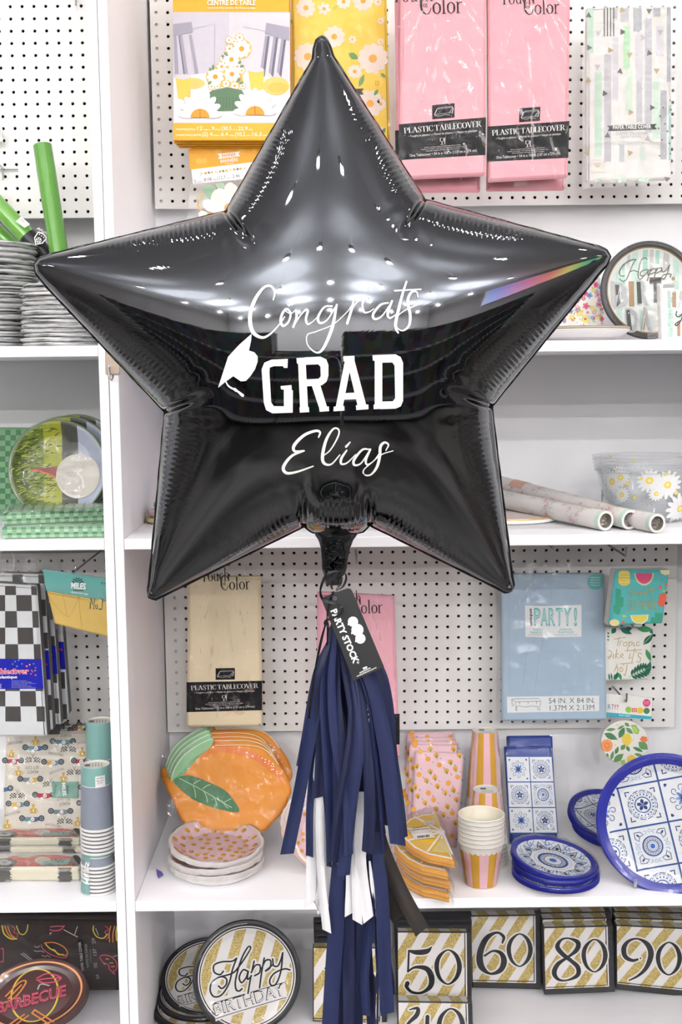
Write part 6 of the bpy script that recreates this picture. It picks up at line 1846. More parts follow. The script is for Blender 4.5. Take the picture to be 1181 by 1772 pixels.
    film(S2, [(1036, 1236), (1128, 1242), (1128, 1328), (1036, 1330)], .004, 18, 18, .004, 91, FILM2, parent=rt, fscale=30)
coasters()
hook('wire peg hook carrying the citrus coaster pack', 1084, 1214, 2.648, .13)
# ================================================================== LOWER SHELF, RIGHT BAY
def shape_plate(label, pts_px, S, thick, mface, fn=None, grp=None, name='party_plate', cat='plate', bev=.004):
    base = min((S(*p) - S.n * thick for p in pts_px), key=lambda p: p.z)
    rt = thing(name, label, cat, base, grp)
    m2 = MB(); slab(m2, S, pts_px, thick, mface, bev, mat('#e9dfd2', .5))
    if fn: fn(m2)
    m2.obj('plate_face', rt)
    return rt
def orange_plates():
    k_ = 4.724
    out = [(85, 560), (90, 520), (122, 508), (150, 420), (215, 325), (290, 262), (370, 214), (440, 180), (470, 178), (472, 224), (520, 230), (640, 225), (780, 230), (880, 255), (950, 310), (1010, 390), (1070, 480), (1100, 560), (1107, 620), (1085, 665), (1070, 720), (1020, 800), (950, 870), (890, 930), (800, 965), (600, 975), (400, 955), (240, 880), (180, 790), (140, 690), (100, 620)]
    out = [tuple(p) for p in catmull([(270 + x / k_, 1240 + y / k_) for x, y in out], True, 3)]
    oc = mat('#d07c06', .4, var=.08, vscale=30)
    shifts = [(0, 0), (-3.5, -7.5), (-6.5, -14), (-9.5, -21), (-13, -29)]
    words = ('orange shaped plate with a dark green leaf, frontmost of the leaning row', 'orange shaped plate second in the leaning row', 'orange shaped plate third in the leaning row', 'orange shaped plate fourth in the leaning row', 'rearmost orange shaped plate under the cream tablecover')
    for i in range(4, -1, -1):
        dx, dy = shifts[i]
        if i == 4: dx, dy = 2, -28
        pts = [(x + dx, y + dy) for x, y in out]
        S = Quad([(290, 1285), (500, 1285), (500, 1445), (290, 1445)], (2.625 + .022 * i, 2.625 + .022 * i, 2.535 + .022 * i, 2.535 + .022 * i))
        C = crop(lambda x, y, w=0, dx=dx, dy=dy, S=S: S(x + dx, y + dy, w), 270, 1240, k_)
        def pr(m2, i=i, C=C):
            dk, og, lf, lf2 = mat('#c87410', .4), mat('#da752a', .4), mat('#8fbf8f', .45), mat('#6fa878', .45)
            # raised rim tone and printed light
            inn = [tuple(p) for p in catmull([(125, 560), (170, 505), (270, 410), (350, 330), (450, 275), (640, 248), (780, 252), (860, 275), (930, 330), (990, 410), (1045, 500), (1070, 570), (1075, 620), (1040, 700), (990, 780), (920, 850), (860, 900), (600, 935), (400, 915), (260, 850), (205, 770), (165, 690)], True, 3)]
            poly(m2, C, inn, mat('#da8806', .4, var=.05, vscale=20), L1)
            stroke(m2, C, [(350, 350, 10), (440, 300, 30), (560, 270, 44), (700, 290, 60), (820, 330, 60), (920, 400, 52), (990, 470, 40), (1040, 560, 10)], 40, og, L2)
            for x, y in ((870, 340), (895, 352), (893, 374), (927, 365), (922, 386), (956, 386), (945, 404), (962, 408), (960, 432), (948, 434), (988, 450), (992, 466)): disc(m2, C, x, y, 5, PAPERW, L3, n=8)
            poly(m2, C, [tuple(p) for p in catmull([(120, 515), (170, 380), (260, 285), (370, 215), (465, 175), (455, 235), (400, 290), (320, 340), (230, 450), (150, 520)], True, 4)], lf, L3)
            poly(m2, C, [tuple(p) for p in catmull([(140, 520), (220, 440), (300, 350), (400, 285), (360, 320), (290, 400), (230, 470)], True, 4)], lf2, L4)
            stroke(m2, C, [(128, 500), (158, 420), (222, 328), (294, 268), (372, 220), (452, 184)], 9, mat('#cfe2cb', .5), L5, cap=False)
            stroke(m2, C, [(480, 236), (560, 236), (640, 233), (780, 238), (876, 262), (944, 315), (1004, 394)], 7, mat('#f0d6a8', .5), L3, cap=False)
            if i == 0:
                poly(m2, C, [tuple(p) for p in catmull([(145, 525), (230, 482), (330, 495), (460, 548), (560, 600), (620, 660), (685, 778), (560, 768), (440, 735), (310, 680), (220, 610)], True, 4)], mat('#3f7048', .45), L4)
                for st in ([(190, 505), (330, 575), (460, 650), (620, 745)], [(305, 565), (320, 610), (325, 665)], [(390, 605), (415, 660), (420, 700)], [(470, 655), (490, 690), (498, 730)], [(310, 550), (340, 530), (365, 520)], [(385, 590), (420, 565), (445, 558)], [(560, 700), (600, 680), (615, 672)], [(540, 690), (570, 730), (590, 750)]): stroke(m2, C, st, 6, mat('#a9cfa6', .45), L5)
        S_ = lambda x, y, w=0, S=S: S(x, y, w)
        shape_plate(words[i], pts, S, .012, oc, pr, 'orange shaped plates')
        if i == 0:
            rt = [o for o in bpy.data.objects if o.get('label') == words[0]][0]
            film(S, [(278, 1282), (506, 1280), (500, 1448), (296, 1450)], .008, 30, 24, .007, 101, FILM, parent=rt, fscale=50)
orange_plates()
SCAL = lambda a: 1.012 - .035 * (1 - abs(math.sin(5 * a + .4))) ** 2.5
PROF_SM = [(0, 0), (.66, 0), (.80, .07), (.94, .155), (1.0, .165)]
def orange_spots(D, seed, n=58, r0=.9):
    def pr(m2):
        rnd = random.Random(seed)
        oc, gc = mat('#e6a03c', .5), mat('#7f9a52', .5)
        pts = []
        while len(pts) < n:
            x, y = rnd.uniform(-1, 1), rnd.uniform(-1, 1)
            if math.hypot(x, y) > r0 or any((x - a) ** 2 + (y - b) ** 2 < .026 for a, b in pts):
                if rnd.random() < .0005: break
                continue
            pts.append((x, y))
        for x, y in pts:
            disc(m2, D, x, y, .056, oc, L2, n=12)
            if rnd.random() < .7: leaf(m2, D, x, y, x + .05, y + .04, .03, gc, L3)
            if rnd.random() < .5: stroke(m2, D, [(x + .08, y - .07), (x + .11, y - .04)], .012, mat('#8a8f86', .5), L1)
    return pr
PINKP = mat('#efccd2', .45)
for i, (px, py, z, lb, tp, sd) in enumerate(((375, 1496, .004, 'lowest pink scalloped plate pack with little oranges before the orange shaped plates', 0, 0), (374, 1488, .0185, 'middle pink scalloped plate pack with little oranges', .0, .02), (374.5, 1470, .034, 'topmost pink scalloped plate pack with little oranges', .11, -.02))):
    D = lying(px, [1497, 1485, 1466][i], ZL + (.0135, .0265, .043)[i], 83 * 2.50 / FPX, .2 * i, tp, sd, PROF_SM)
    plate('party_plate', lb, 'plate', D, PINKP, mat('#f4efec', .5), 'pink scalloped plate packs', n=6, dz=.0020, r_in=.93, warp=SCAL, prints=orange_spots(D, i))
# standing pink plates behind the tassel
for i in range(5):
    D = standing(551, 1438, 2.50, 62, .60, .35, i * .4)
    D.c = at(556, 1455, 2.50) + D.n * (.022 * (i - 2)); D.c.z = max(D.c.z, ZL + .064)
    plate('party_plate', ('rearmost pink plate of the row leaning behind the tassel', 'fourth pink plate of the row leaning behind the tassel', 'third pink plate of the row leaning behind the tassel', 'second pink plate of the row leaning behind the tassel', 'frontmost pink plate of the row leaning behind the tassel')[i], 'plate', D, PINKP, mat('#f4ece6', .5), 'pink plates behind the tassel', n=6, dz=.0022, r_in=.93, warp=SCAL, prints=orange_spots(D, 20 + i), wrap=i == 4, edge=mat('#f0cdbf', .5))
def petal_bit():
    S = HSurf(ZL + .0022)
    pts = [(270.5, 1506), (274, 1505), (280, 1509), (283, 1513), (279, 1517), (274.5, 1519), (271.5, 1513)]
    m2 = MB(); slab(m2, S, pts, .002, mat('#6f62b0', .5), .0006)
    m2.v = [(x, y, z + .0035 * max(0, math.sin(x * 900))) for x, y, z in m2.v]
    b = S(277, 1512)
    tag(m2.obj('plastic_scrap', loc=b), 'tiny purple scrap lying on the white shelf beside the pink plates', 'scrap')
petal_bit()
def pink_towels():
    qs = [([(704, 1268), (787, 1267), (780, 1440), (702, 1440)], 2.705), ([(705, 1276.5), (788, 1276), (782, 1440), (702, 1441)], 2.68), ([(710.5, 1282.5), (794, 1284), (787, 1443), (705, 1444)], 2.655), ([(709, 1288.5), (793, 1290), (787, 1448), (706, 1449)], 2.63), ([(719.5, 1299.5), (804, 1305), (792, 1458), (712, 1458)], 2.60)]
    words = ('rearmost pink napkin pack printed with oranges', 'fourth pink napkin pack printed with oranges', 'third pink napkin pack printed with oranges', 'second pink napkin pack printed with oranges', 'frontmost pink napkin pack printed with oranges, standing behind the lemon napkins')
    for i, (q, Y) in enumerate(qs):
        Q = Quad(q, (Y, Y, Y - .045, Y - .045))
        q2 = list(q)
        # bottoms meet the shelf at their own depth
        for j in (2, 3):
            p = Q(*q[j]); 
            up = (Q.W[0] - Q.W[3]).normalized()
            t = (p.z - (ZL + .001)) / up.z
            q2[j] = to_px(p - up * t)
        S = Quad(q2, (Y, Y, Y - .045, Y - .045))
        rt = thing('napkin_pack', words[i], 'napkins', S.base, 'pink orange print napkin packs')
        m2 = MB(); slab(m2, S, rounded(q2, 4), .016, mat('#eec9d0', .5), .005)
        C = crop(S, 680, 1250, 5.368)
        oc, gc = mat('#e8a23a', .5), mat('#6f8f4a', .5)
        dx, dy = (q[0][0] - 719.5) * 5.368, (q[0][1] - 1299.5) * 5.368
        base = [(262, 272), (405, 305), (620, 305), (328, 340), (536, 368), (222, 403), (434, 396), (582, 430), (348, 456), (244, 484), (500, 452), (392, 514), (604, 508), (314, 540), (208, 598), (518, 564), (416, 592), (564, 628), (332, 656), (232, 682), (486, 652), (380, 720), (592, 716), (300, 746), (196, 808), (508, 780), (404, 802), (554, 842), (470, 855), (580, 930), (548, 1055)]
        for n_, (x, y) in enumerate(base):
            disc(m2, C, x + dx, y + dy, 24, oc, L1, n=12)
            if n_ % 3: leaf(m2, C, x + dx, y + dy - 6, x + dx + 8, y + dy + 34, 16, gc, L2)
            stroke(m2, C, [(x + dx + 36, y + dy + 22), (x + dx + 52, y + dy + 38)], 5, mat('#7f8a86' if n_ % 2 else '#4f5a56', .5), L1, cap=False)
        m2.obj('folded_napkins', rt)
        film(S, [(q2[0][0] - 2, q2[0][1] - 3), (q2[1][0] + 2, q2[1][1] - 3), (q2[2][0] + 3, q2[2][1]), (q2[3][0] - 2, q2[3][1])], .006, 20, 26, .005, 110 + i, parent=rt, fscale=40)
pink_towels()
# striped cups
STG, STP, CUPW = mat('#d3a03a', .5), mat('#eebfc6', .5), mat('#f3efe6', .5)
def striped_cup(name, label, c, r_mouth, r_base, H, n, dz, up=True, group='striped paper cup packs'):
    """nested cups, mouths up or turned over; scalloped white collar, gold and pink stripes"""
    rt = thing(name, label, 'paper cups', c, group)
    m2 = MB(); N = 96
    ns = 14
    zc_ = lambda z: z if up else H - z
    f = lambda z: r_base + (r_mouth - r_base) * z / (H - (n - 1) * dz)
    H1 = H - (n - 1) * dz
    col = H1 * .87
    vs = []
    lv = [0, H1 * .3, H1 * .6, col]
    for z in lv:
        for k in range(N):
            a = 2 * math.pi * k / N
            zz = z
            if z == col: zz = z - .0045 + .0045 * abs(math.cos(a * 12)) * -1 + .004
            vs.append(c + Vector((f(zz) * math.cos(a), f(zz) * math.sin(a), zc_(zz))))
    for i in range(3):
        for k in range(N):
            m2.add([vs[i * N + k], vs[i * N + (k + 1) % N], vs[(i + 1) * N + (k + 1) % N], vs[(i + 1) * N + k]], [(0, 1, 2, 3)], STG if (k * ns // N) % 2 else STP, True)
    top = []
    for k in range(N):
        a = 2 * math.pi * k / N
        top.append(c + Vector((f(H1) * math.cos(a), f(H1) * math.sin(a), zc_(H1))))
    for k in range(N):
        m2.add([vs[3 * N + k], vs[3 * N + (k + 1) % N], top[(k + 1) % N], top[k]], [(0, 1, 2, 3)], CUPW, True)
    lathe(m2, c, [(.0005, zc_(.003)), (r_base * .93, zc_(.003)), (r_base * .95, zc_(0)), (r_base, zc_(0))], mat('#ded9ce', .5), 48)
    if not up:
        TS = lambda x, y, w=0: c + Vector((x, -y, H - .003 + w + .0003))
        disc(m2, TS, 0, 0, r_base * .86, mat('#f1efea', .5), L1, n=32)
        rect(m2, TS, -.012, -.014, .0, -.004, mat('#6a6a66', .5), L2)
        for k in range(4): text(m2, TS, ['12 paper cups', 'hand wash only', 'made in China', 'My Party'][k], -.012, .004 + .004 * k, .014, .004 + .004 * k, .0022, mat('#8a8a86', .5), L2)
    # rims of the nested cups and the open mouth
    prof = []
    for k in range(n):
        z = H1 + k * dz
        prof += [(r_mouth * .985, zc_(z - dz * .35)), (r_mouth * 1.03, zc_(z - .0015)), (r_mouth * 1.04, zc_(z)), (r_mouth * 1.0, zc_(z + .0012))]
    lathe(m2, c, prof, CUPW, 64, smooth=False)
    if up:
        lathe(m2, c, [(r_mouth * 1.0, H + .0012), (r_mouth * .97, H), (r_base * 1.02, H - H1 * .95), (.0005, H - H1 * .95)], mat('#f1ead6', .5), 64)
    m2.obj('nested_cups', rt)
    m3 = MB(); vs, fs = [], []
    for j in range(15):
        z = H * j / 14
        for k in range(48):
            a = 2 * math.pi * k / 48
            r = (f(z) if z < H1 else r_mouth * 1.04) + .0012 + .0024 * abs(noise.noise(Vector((math.cos(a) * 3 + c.x * 50, math.sin(a) * 3, z * 40))))
            vs.append(c + Vector((r * math.cos(a), r * math.sin(a), zc_(z))))
    for j in range(14):
        for k in range(48): fs.append((j * 48 + k, j * 48 + (k + 1) % 48, (j + 1) * 48 + (k + 1) % 48, (j + 1) * 48 + k))
    m3.add(vs, fs, FILM, True); m3.obj('wrapper', rt)
    return rt
def place_cup(cx, ybase, Y): 
    p = at(cx, ybase, Y); p.z = ZL + .0008; return p
pc = place_cup(833, 1548, 2.375)
Hc = at(832, 1409, 2.375).z - ZL
striped_cup('paper_cup_stack', 'gold and pink striped cups standing upright in front, white mouths up', pc, 39 * 2.45 / FPX, 27.5 * 2.45 / FPX, Hc, 7, .0092, True)
pc = place_cup(842, 1500, 2.475)
striped_cup('paper_cup_stack', 'short gold and pink striped cup stack turned over behind the upright one', pc, 37 * 2.52 / FPX, 24 * 2.52 / FPX, at(838, 1366, 2.475).z - ZL, 7, .0085, False)
pc = place_cup(839, 1440, 2.60)
striped_cup('paper_cup_stack', 'tallest gold and pink striped cup stack turned over at the back', pc, 33.5 * 2.62 / FPX, 22 * 2.62 / FPX, at(838, 1264, 2.60).z - ZL, 10, .0085, False)
# lemon slice napkins
def lemon_packs():
    k_ = 5.368
    yl, orr, pale = mat('#f4c41e', .45), mat('#ef9f1a', .45), mat('#f1d884', .5)
    heights = (.0005, .024, .046, .067)
    tops = (.019, .018, .016, .016)
    words = ('lowest lemon slice napkin pack of the pile', 'second lowest lemon slice napkin pack of the pile', 'third lemon slice napkin pack, just under the topmost', 'lemon slice napkin pack with a barcode label on top of the pile')
    outer = [(415, 838), (580, 1290), (585, 1310), (480, 1285), (330, 1255), (200, 1190), (110, 1110), (75, 1060), (90, 960), (160, 890), (280, 850)]
    outer = [(680 + x / k_, 1250 + y / k_) for x, y in outer]
    sh = [(-11, 62), (-13, 41), (-14, 22), (0, 0)]
    for i in range(4):
        zt = ZL + heights[i] + tops[i]
        S = HSurf(zt)
        P0 = HSurf(ZL + heights[3] + tops[3])
        off = Vector((-.012, .0, 0)) * (i != 3) + Vector((.003 * math.sin(i * 2), .006 * (i % 2), 0))
        T = lambda x, y, w=0, off=off, zt=zt: Vector((P0(x, y).x + off.x, P0(x, y).y + off.y, zt + w))
        T_ = type('Flat', (), {'__call__': lambda s, x, y, w=0, T=T: T(x, y, w), 'n': Vector((0, 0, 1))})()
        c = T(740, 1455); c.z = ZL + heights[i]
        rt = thing('napkin_pack', words[i], 'napkins', c, 'lemon slice napkin packs')
        m2 = MB(); slab(m2, T_, rounded(outer, 4), tops[i], orr, .003, orr, k=800)
        C = crop(T_, 680, 1250, k_)
        rnd = random.Random(i)
        for j in range(6):
            pts = [T_(x, y, -tops[i] * (.12 + .14 * j)) for x, y in rounded(outer, 4)]
            cen = sum(pts, Vector()) / len(pts)
            n_ = len(pts)
            a = [p + (p - cen).normalized() * .0006 for p in pts]; b = [p - Vector((0, 0, tops[i] * .05)) for p in a]
            m2.add(a + b, [(q, (q + 1) % n_, n_ + (q + 1) % n_, n_ + q) for q in range(n_)], (yl, mat('#f3dca0', .5), mat('#e2862a', .5))[j % 3])
        ins = inset(outer, 3.0); ins2 = inset(outer, 5.5)
        poly(m2, T_, ins, PAPERW, L1); poly(m2, T_, ins2, yl, L2)
        for st in ([(470, 1030), (150, 1110)], [(470, 1030), (210, 890)], [(470, 1030), (130, 1000)], [(470, 1030), (330, 1215)], [(470, 1030), (560, 1240)], [(470, 1030), (380, 850)]): stroke(m2, C, st, 16, PAPERW, L3, smooth=False)
        disc(m2, C, 465, 1035, 26, PAPERW, L3)
        poly(m2, C, [(350, 870), (410, 860), (455, 985), (440, 1000)], pale, L3); poly(m2, C, [(480, 1070), (545, 1230), (370, 1215)], pale, L3)
        disc(m2, C, 462, 1085, 8, PAPERW, L4, ry=16, rot=.4)
        m2.obj('folded_napkins', rt)
        if i == 3:
            m2 = MB()
            poly(m2, C, [(158, 1012), (345, 985), (402, 1088), (208, 1110)], mat('#f1ede4', .5), .0022)
            text(m2, C, 'My Bride & Co', 195, 1010, 320, 990, 14, INK, .0026, slant=.2)
            text(m2, C, '20 PAPER NAPKINS', 180, 1030, 345, 1010, 10, INK, .0026, .015)
            for q in range(2): text(m2, C, 'Made in China, keep away from open flames and heat', 200, 1048 + 12 * q, 365, 1030 + 12 * q, 6, mat('#8a867e', .5), .0026)
            x = 232
            rr = random.Random(5)
            while x < 345:
                w_ = rr.choice((3, 5, 8)); poly(m2, C, [(x, 1074 - (x - 232) * .09), (x + w_, 1074 - (x - 232) * .09), (x + w_ + 5, 1096 - (x - 232) * .09), (x + 5, 1096 - (x - 232) * .09)], INK, .0026); x += w_ + rr.choice((3, 5))
            poly(m2, C, [(290, 940), (385, 928), (402, 968), (300, 978)], mat('#f1ede4', .5), .0022)
            for q in range(3): text(m2, C, ['Bride & Co', 'Paper Napkin', '$8.25'][q], 305 + 6 * q, 950 + 10 * q, 380 + 4 * q, 942 + 10 * q, 6, mat('#777777', .5), .0026)
            tag(m2.obj('barcode_label', rt), 'white barcode label and price sticker')
        m3 = MB(); n_ = 60
        big = [tuple(p) for p in catmull(inset(outer, -2.5), True, 6)]
        vs, fs = [], []
        rows = [(-1, 0, .006), (-.5, 0, .006), (0, 0, .004), (0, .35, 0), (0, .7, 0), (0, 1.0, 0)]
        cen = sum((T_(x, y) for x, y in big), Vector()) / len(big)
        for r, (ins_, v, dz) in enumerate(rows):
            for q, (x, y) in enumerate(big):
                p = T_(x, y, dz - tops[i] * v)
                if r < 2: p = cen.lerp(p, .35 if r == 0 else .75); p.z = zt + dz
                nz = noise.noise(Vector((q * .55, r * 2.1, i * 9))) 
                d = (Vector((p.x, p.y, 0)) - Vector((cen.x, cen.y, 0))).normalized()
                vs.append(p + d * (abs(nz) * .010 if r > 2 else 0) + Vector((0, 0, abs(nz) * .004 if r < 3 else 0)))
        n_ = len(big)
        for r in range(len(rows) - 1):
            for q in range(n_): fs.append((r * n_ + q, r * n_ + (q + 1) % n_, (r + 1) * n_ + (q + 1) % n_, (r + 1) * n_ + q))
        m3.add(vs, fs, FILM2, True); m3.obj('wrapper', rt)
lemon_packs()
# ---- blue tile print ware
BLU, BL2, BL3, BRIM = mat('#2f4f8e', .45), mat('#22356e', .45), mat('#8fb0dc', .45), mat('#2a2f98', .35, coat=.4)
def tile(m2, S, kind, w=L2):
    """one tile in -1..1; three designs"""
    t = lambda r, a: (r * math.cos(a), r * math.sin(a))
    if kind == 'A':
        for k in range(8):
            a = k * math.pi / 4
            leaf(m2, S, *t(.08, a), *t(.50, a), .17, (BL3, mat('#5f88c6', .45))[k % 2], w)
            c = t(.62, a)
            pts = [(c[0] + r * math.cos(q + a), c[1] + r * math.sin(q + a)) for q, r in zip(np.linspace(-2.6, 3.2, 10), np.linspace(.2, .07, 10))]
            stroke(m2, S, pts, .035, BL2, w + L1, n=3, cap=False)
        for k in range(16): leaf(m2, S, *t(.05, k * .3927 + .2), *t(.28, k * .3927 + .2), .05, BL2, w + L1)
        disc(m2, S, 0, 0, .08, BL2, w + L2)
        for sx in (-1, 1):
            for sy in (-1, 1):
                for q in (-.5, 0, .5):
                    a = math.atan2(-sy, -sx) + q
                    leaf(m2, S, sx * .92, sy * .92, sx * .92 + .2 * math.cos(a), sy * .92 + .2 * math.sin(a), .07, BL2, w)
    elif kind == 'B':
        ring(m2, S, 0, 0, .40, .46, BLU, w, 36)
        for k in range(20):
            a = k * math.pi / 10
            disc(m2, S, *t(.60, a), .045, BL2, w, n=8); 
            stroke(m2, S, [t(.68, a - .11), t(.76, a), t(.68, a + .11)], .03, BLU, w, n=2, cap=False)
        ring(m2, S, 0, 0, .52, .54, BL3, w, 36)
        for k in range(12): ring(m2, S, 0, 0, .79, .83, BL2, w, 5, a0=k * .5236, a1=k * .5236 + .42)
        for k in range(5):
            a = k * 2 * math.pi / 5 - 1.57
            disc(m2, S, *t(.2, a), .13, BL2, w + L1, ry=.095, rot=a, n=12)
        disc(m2, S, 0, 0, .09, mat('#5f88c6', .45), w + L2, n=12)
        for k in range(4):
            a = math.pi / 4 + k * math.pi / 2
            stroke(m2, S, [t(1.0, a - .16), t(1.18, a), t(1.0, a + .16)], .07, BL2, w, smooth=False, cap=False)
    else:
        ring(m2, S, 0, 0, .50, .58, BLU, w, 40); ring(m2, S, 0, 0, .2, .24, BL3, w, 24)
        for k in range(16): a = k * math.pi / 8; ring(m2, S, *t(.40, a), .05, .075, BL2, w, 10)
        ring(m2, S, 0, 0, .29, .325, BL2, w, 30)
        disc(m2, S, 0, 0, .14, mat('#3f6ab8', .45), w + L1, n=16)
        for k in range(4):
            a = math.pi / 4 + k * math.pi / 2
            stroke(m2, S, [t(.78, a - .3), t(1.02, a - .24), t(1.22, a), t(1.02, a + .24), t(.78, a + .3), t(.86, a)], .045, BL2, w, smooth=False, closed=True)
            leaf(m2, S, *t(.86, a), *t(1.1, a), .1, BL2, w + L1)
            b = a + math.pi / 4
            pts = [(.85 * math.cos(b) + r * math.cos(q), .85 * math.sin(b) + r * math.sin(q)) for q, r in zip(np.linspace(0, 7, 12), np.linspace(.03, .14, 12))]
            stroke(m2, S, pts, .03, BL3, w, n=2, cap=False)
            for sg in (-1, 1): stroke(m2, S, [t(.72, b + sg * .32), t(.88, b + sg * .22), t(.95, b + sg * .36)], .035, BL3, w, n=3, cap=False)
def tile_towels():
    for i, (q, Y, lb) in enumerate((([(878, 1274), (957, 1273), (964, 1440), (884, 1440)], 2.655, 'blue napkin pack standing behind the tile print napkins, plain blue top showing'), ([(873.6, 1292), (954, 1291), (966, 1455), (884, 1455)], 2.62, 'blue and white tile print napkin pack standing behind the small blue plates'))):
        Ys = (Y, Y, Y - .05, Y - .05)
        Q = Quad(q, Ys)
        up = (Q.W[0] - Q.W[3]).normalized()
        q2 = q[:2] + [to_px(Q.W[j] - up * ((Q.W[j].z - ZL - .001) / up.z)) for j in (2, 3)]
        S = Q
        rt = thing('napkin_pack', lb, 'napkins', Q(*q2[3]), 'blue tile napkin packs')
        m2 = MB(); slab(m2, S, rounded(q2, 3), .020, mat('#2b3f86', .4), .005)
        if i == 1:
            C = crop(S, 860, 1260, 3.679)
            g = lambda u, v: ((60 + 25 * v) + u * ((292) + 12 * v), 180 + 488 * v + 0 * u)
            T = lambda u, v, w=0: C(*g(u, v), w)
            poly(m2, C, [g(0, 0), g(1, 0), g(1, 1), g(0, 1)], mat('#e9edf2', .5), L1)
            kinds = ('AB', 'BC', 'AB')
            for r in range(3):
                for c in range(2):
                    TT = affine(T, 0, 0, 1)
                    U = lambda x, y, w=0, r=r, c=c: T((c + .5 + x * .43) / 2, (r + .5 + y * .43) / 3, w)
                    tile(m2, U, kinds[r][c], .0004)
            for r in range(4): lines(m2, T, [[(0, r / 3), (1, r / 3)]], .014, BLU, .0008)
            for c in range(3): lines(m2, T, [[(c / 2, 0), (c / 2, 1)]], .018, BLU, .0008)
        m2.obj('folded_napkins', rt)
        film(S, [(q2[0][0] - 2, q2[0][1] - 2), (q2[1][0] + 2, q2[1][1] - 2), (q2[2][0] + 2, q2[2][1] - 2), (q2[3][0] - 2, q2[3][1] - 2)], .006, 20, 30, .005, 130 + i, parent=rt, fscale=35)
tile_towels()
CHINA = mat('#eef1f5', .4)
def small_blue(D):
    def pr(m2):
        t = lambda r, a: (r * math.cos(a), r * math.sin(a))
        ring(m2, D, 0, 0, .30, .36, BLU, L1, 48); ring(m2, D, 0, 0, .20, .22, BL2, L1, 36)
        for k in range(18): ring(m2, D, *t(.265, k * math.pi / 9), .022, .036, BL2, L2, 8)
        disc(m2, D, 0, 0, .09, mat('#3f6ab8', .45), L2); ring(m2, D, 0, 0, .12, .15, mat('#e6ebf4', .4), L3, 24)
        for k in range(36): disc(m2, D, *t(.43, k * math.pi / 18), .014, BL2, L1, n=6)
        for k in range(10):
            a = k * math.pi / 5 + .2
            stroke(m2, D, [t(.52, a - .22), t(.64, a - .14), t(.80, a), t(.64, a + .14), t(.52, a + .22), t(.58, a)], .026, BL2, L2, smooth=False, closed=True)
            leaf(m2, D, *t(.56, a), *t(.72, a), .07, BL2, L3)
            b = a + math.pi / 10
            for rr_, c in ((.66, BL3), (.78, BLU)):
                pts = [(t(rr_, b)[0] + r * math.cos(q + b), t(rr_, b)[1] + r * math.sin(q + b)) for q, r in zip(np.linspace(0, 6.5, 10), np.linspace(.02, .085, 10))]
                stroke(m2, D, pts, .02, c, L1, n=2, cap=False)
            leaf(m2, D, *t(.50, b), *t(.60, b), .05, BL2, L2)
            for sg in (-1, 1): stroke(m2, D, [t(.84, a + sg * .12), t(.76, a + sg * .22), t(.70, a + sg * .16)], .022, BL3, L1, n=3, cap=False)
    return pr
PROF_BL = [(0, 0), (.70, 0), (.80, .05), (.90, .10), (.97, .125), (1.0, .115)]
for i, (px, py, z, tp, sd, lb) in enumerate(((962, 1514, .0035, .02, -.02, 'lowest small blue tile plate pack of the stack'), (961, 1500, .0225, .05, -.05, 'middle small blue tile plate pack of the stack'), (957.5, 1489, .034, .11, -.13, 'small blue tile plate pack on top of the stack, medallion showing'))):
    D = lying(px, py, ZL + z, 76 * 2.44 / FPX, .1 * i, tp, sd, PROF_BL)
    plate('party_plate', lb, 'plate', D, CHINA, BRIM, 'small blue tile plate packs', n=6, dz=.0018, r_in=.86, prints=small_blue(D))
def grid_print(D, rot, half=.30, rim=.86):
    def pr(m2):
        c, s_ = math.cos(rot), math.sin(rot)
        def S(x, y, w=0):
            X, Y_ = .03 + c * x - s_ * y, -.02 + s_ * x + c * y
            r = math.hypot(X, Y_)
            if r > rim + .01: X, Y_ = X * (rim + .01) / r, Y_ * (rim + .01) / r
            return D(X, Y_, w)
        for i in range(-2, 2):
            for j in range(-2, 2):
                cx, cy = (i + .5) * 2 * half, (j + .5) * 2 * half
                if math.hypot(cx, cy) > rim + .22: continue
                kind = 'B' if (i + j) % 2 == 0 else 'A' if j % 2 else 'C'
                tile(m2, lambda x, y, w=0, cx=cx, cy=cy: S(cx + x * half * .86, cy + y * half * .86, w), kind, .0004)
        for k in (-2, -1, 0, 1, 2):
            p = k * 2 * half
            e = math.sqrt(max(.01, rim ** 2 - p * p))
            for st in ([(p, t_) for t_ in np.linspace(-e, e, 24)], [(t_, p) for t_ in np.linspace(-e, e, 24)]):
                if abs(p) < rim - .08: stroke(m2, S, st, .024, BLU, .0009, smooth=False, cap=False)
        for k in range(6):
            r0, r1 = rim - .005 + k * (1 - rim + .005) / 6, rim - .005 + (k + 1) * (1 - rim + .005) / 6
            ring(m2, D, 0, 0, r0, r1, BRIM, .0016, 96)
    return pr
for i, (px, py, z, tp, sd, lb) in enumerate(((1066, 1434, .012, .14, -.03, 'lower blue tile plate pack lying behind the large standing plate'), (1057, 1418, .034, .30, -.05, 'upper blue tile plate pack lying tilted behind the large standing plate'))):
    D = lying(px, py, ZL + z, 76 * 2.66 / FPX, .25, tp, sd, PROF_BL)
    D.c.y += .0
    plate('party_plate', lb, 'plate', D, CHINA, BRIM, 'blue tile plate packs at the back', n=6, dz=.0022, r_in=.87, prints=grid_print(D, -.35))
D = standing(1153.6, 1424, 2.36, 118.5, .20, -.30, 0, prof=[(0, 0), (.74, 0), (.83, .04), (.92, .08), (.98, .095), (1.0, .085)])
plate('party_plate', 'large round blue tile dinner plate standing on a clear stand', 'plate', D, CHINA, BRIM, None, n=8, dz=.0022, r_in=.88, prints=grid_print(D, -.27))
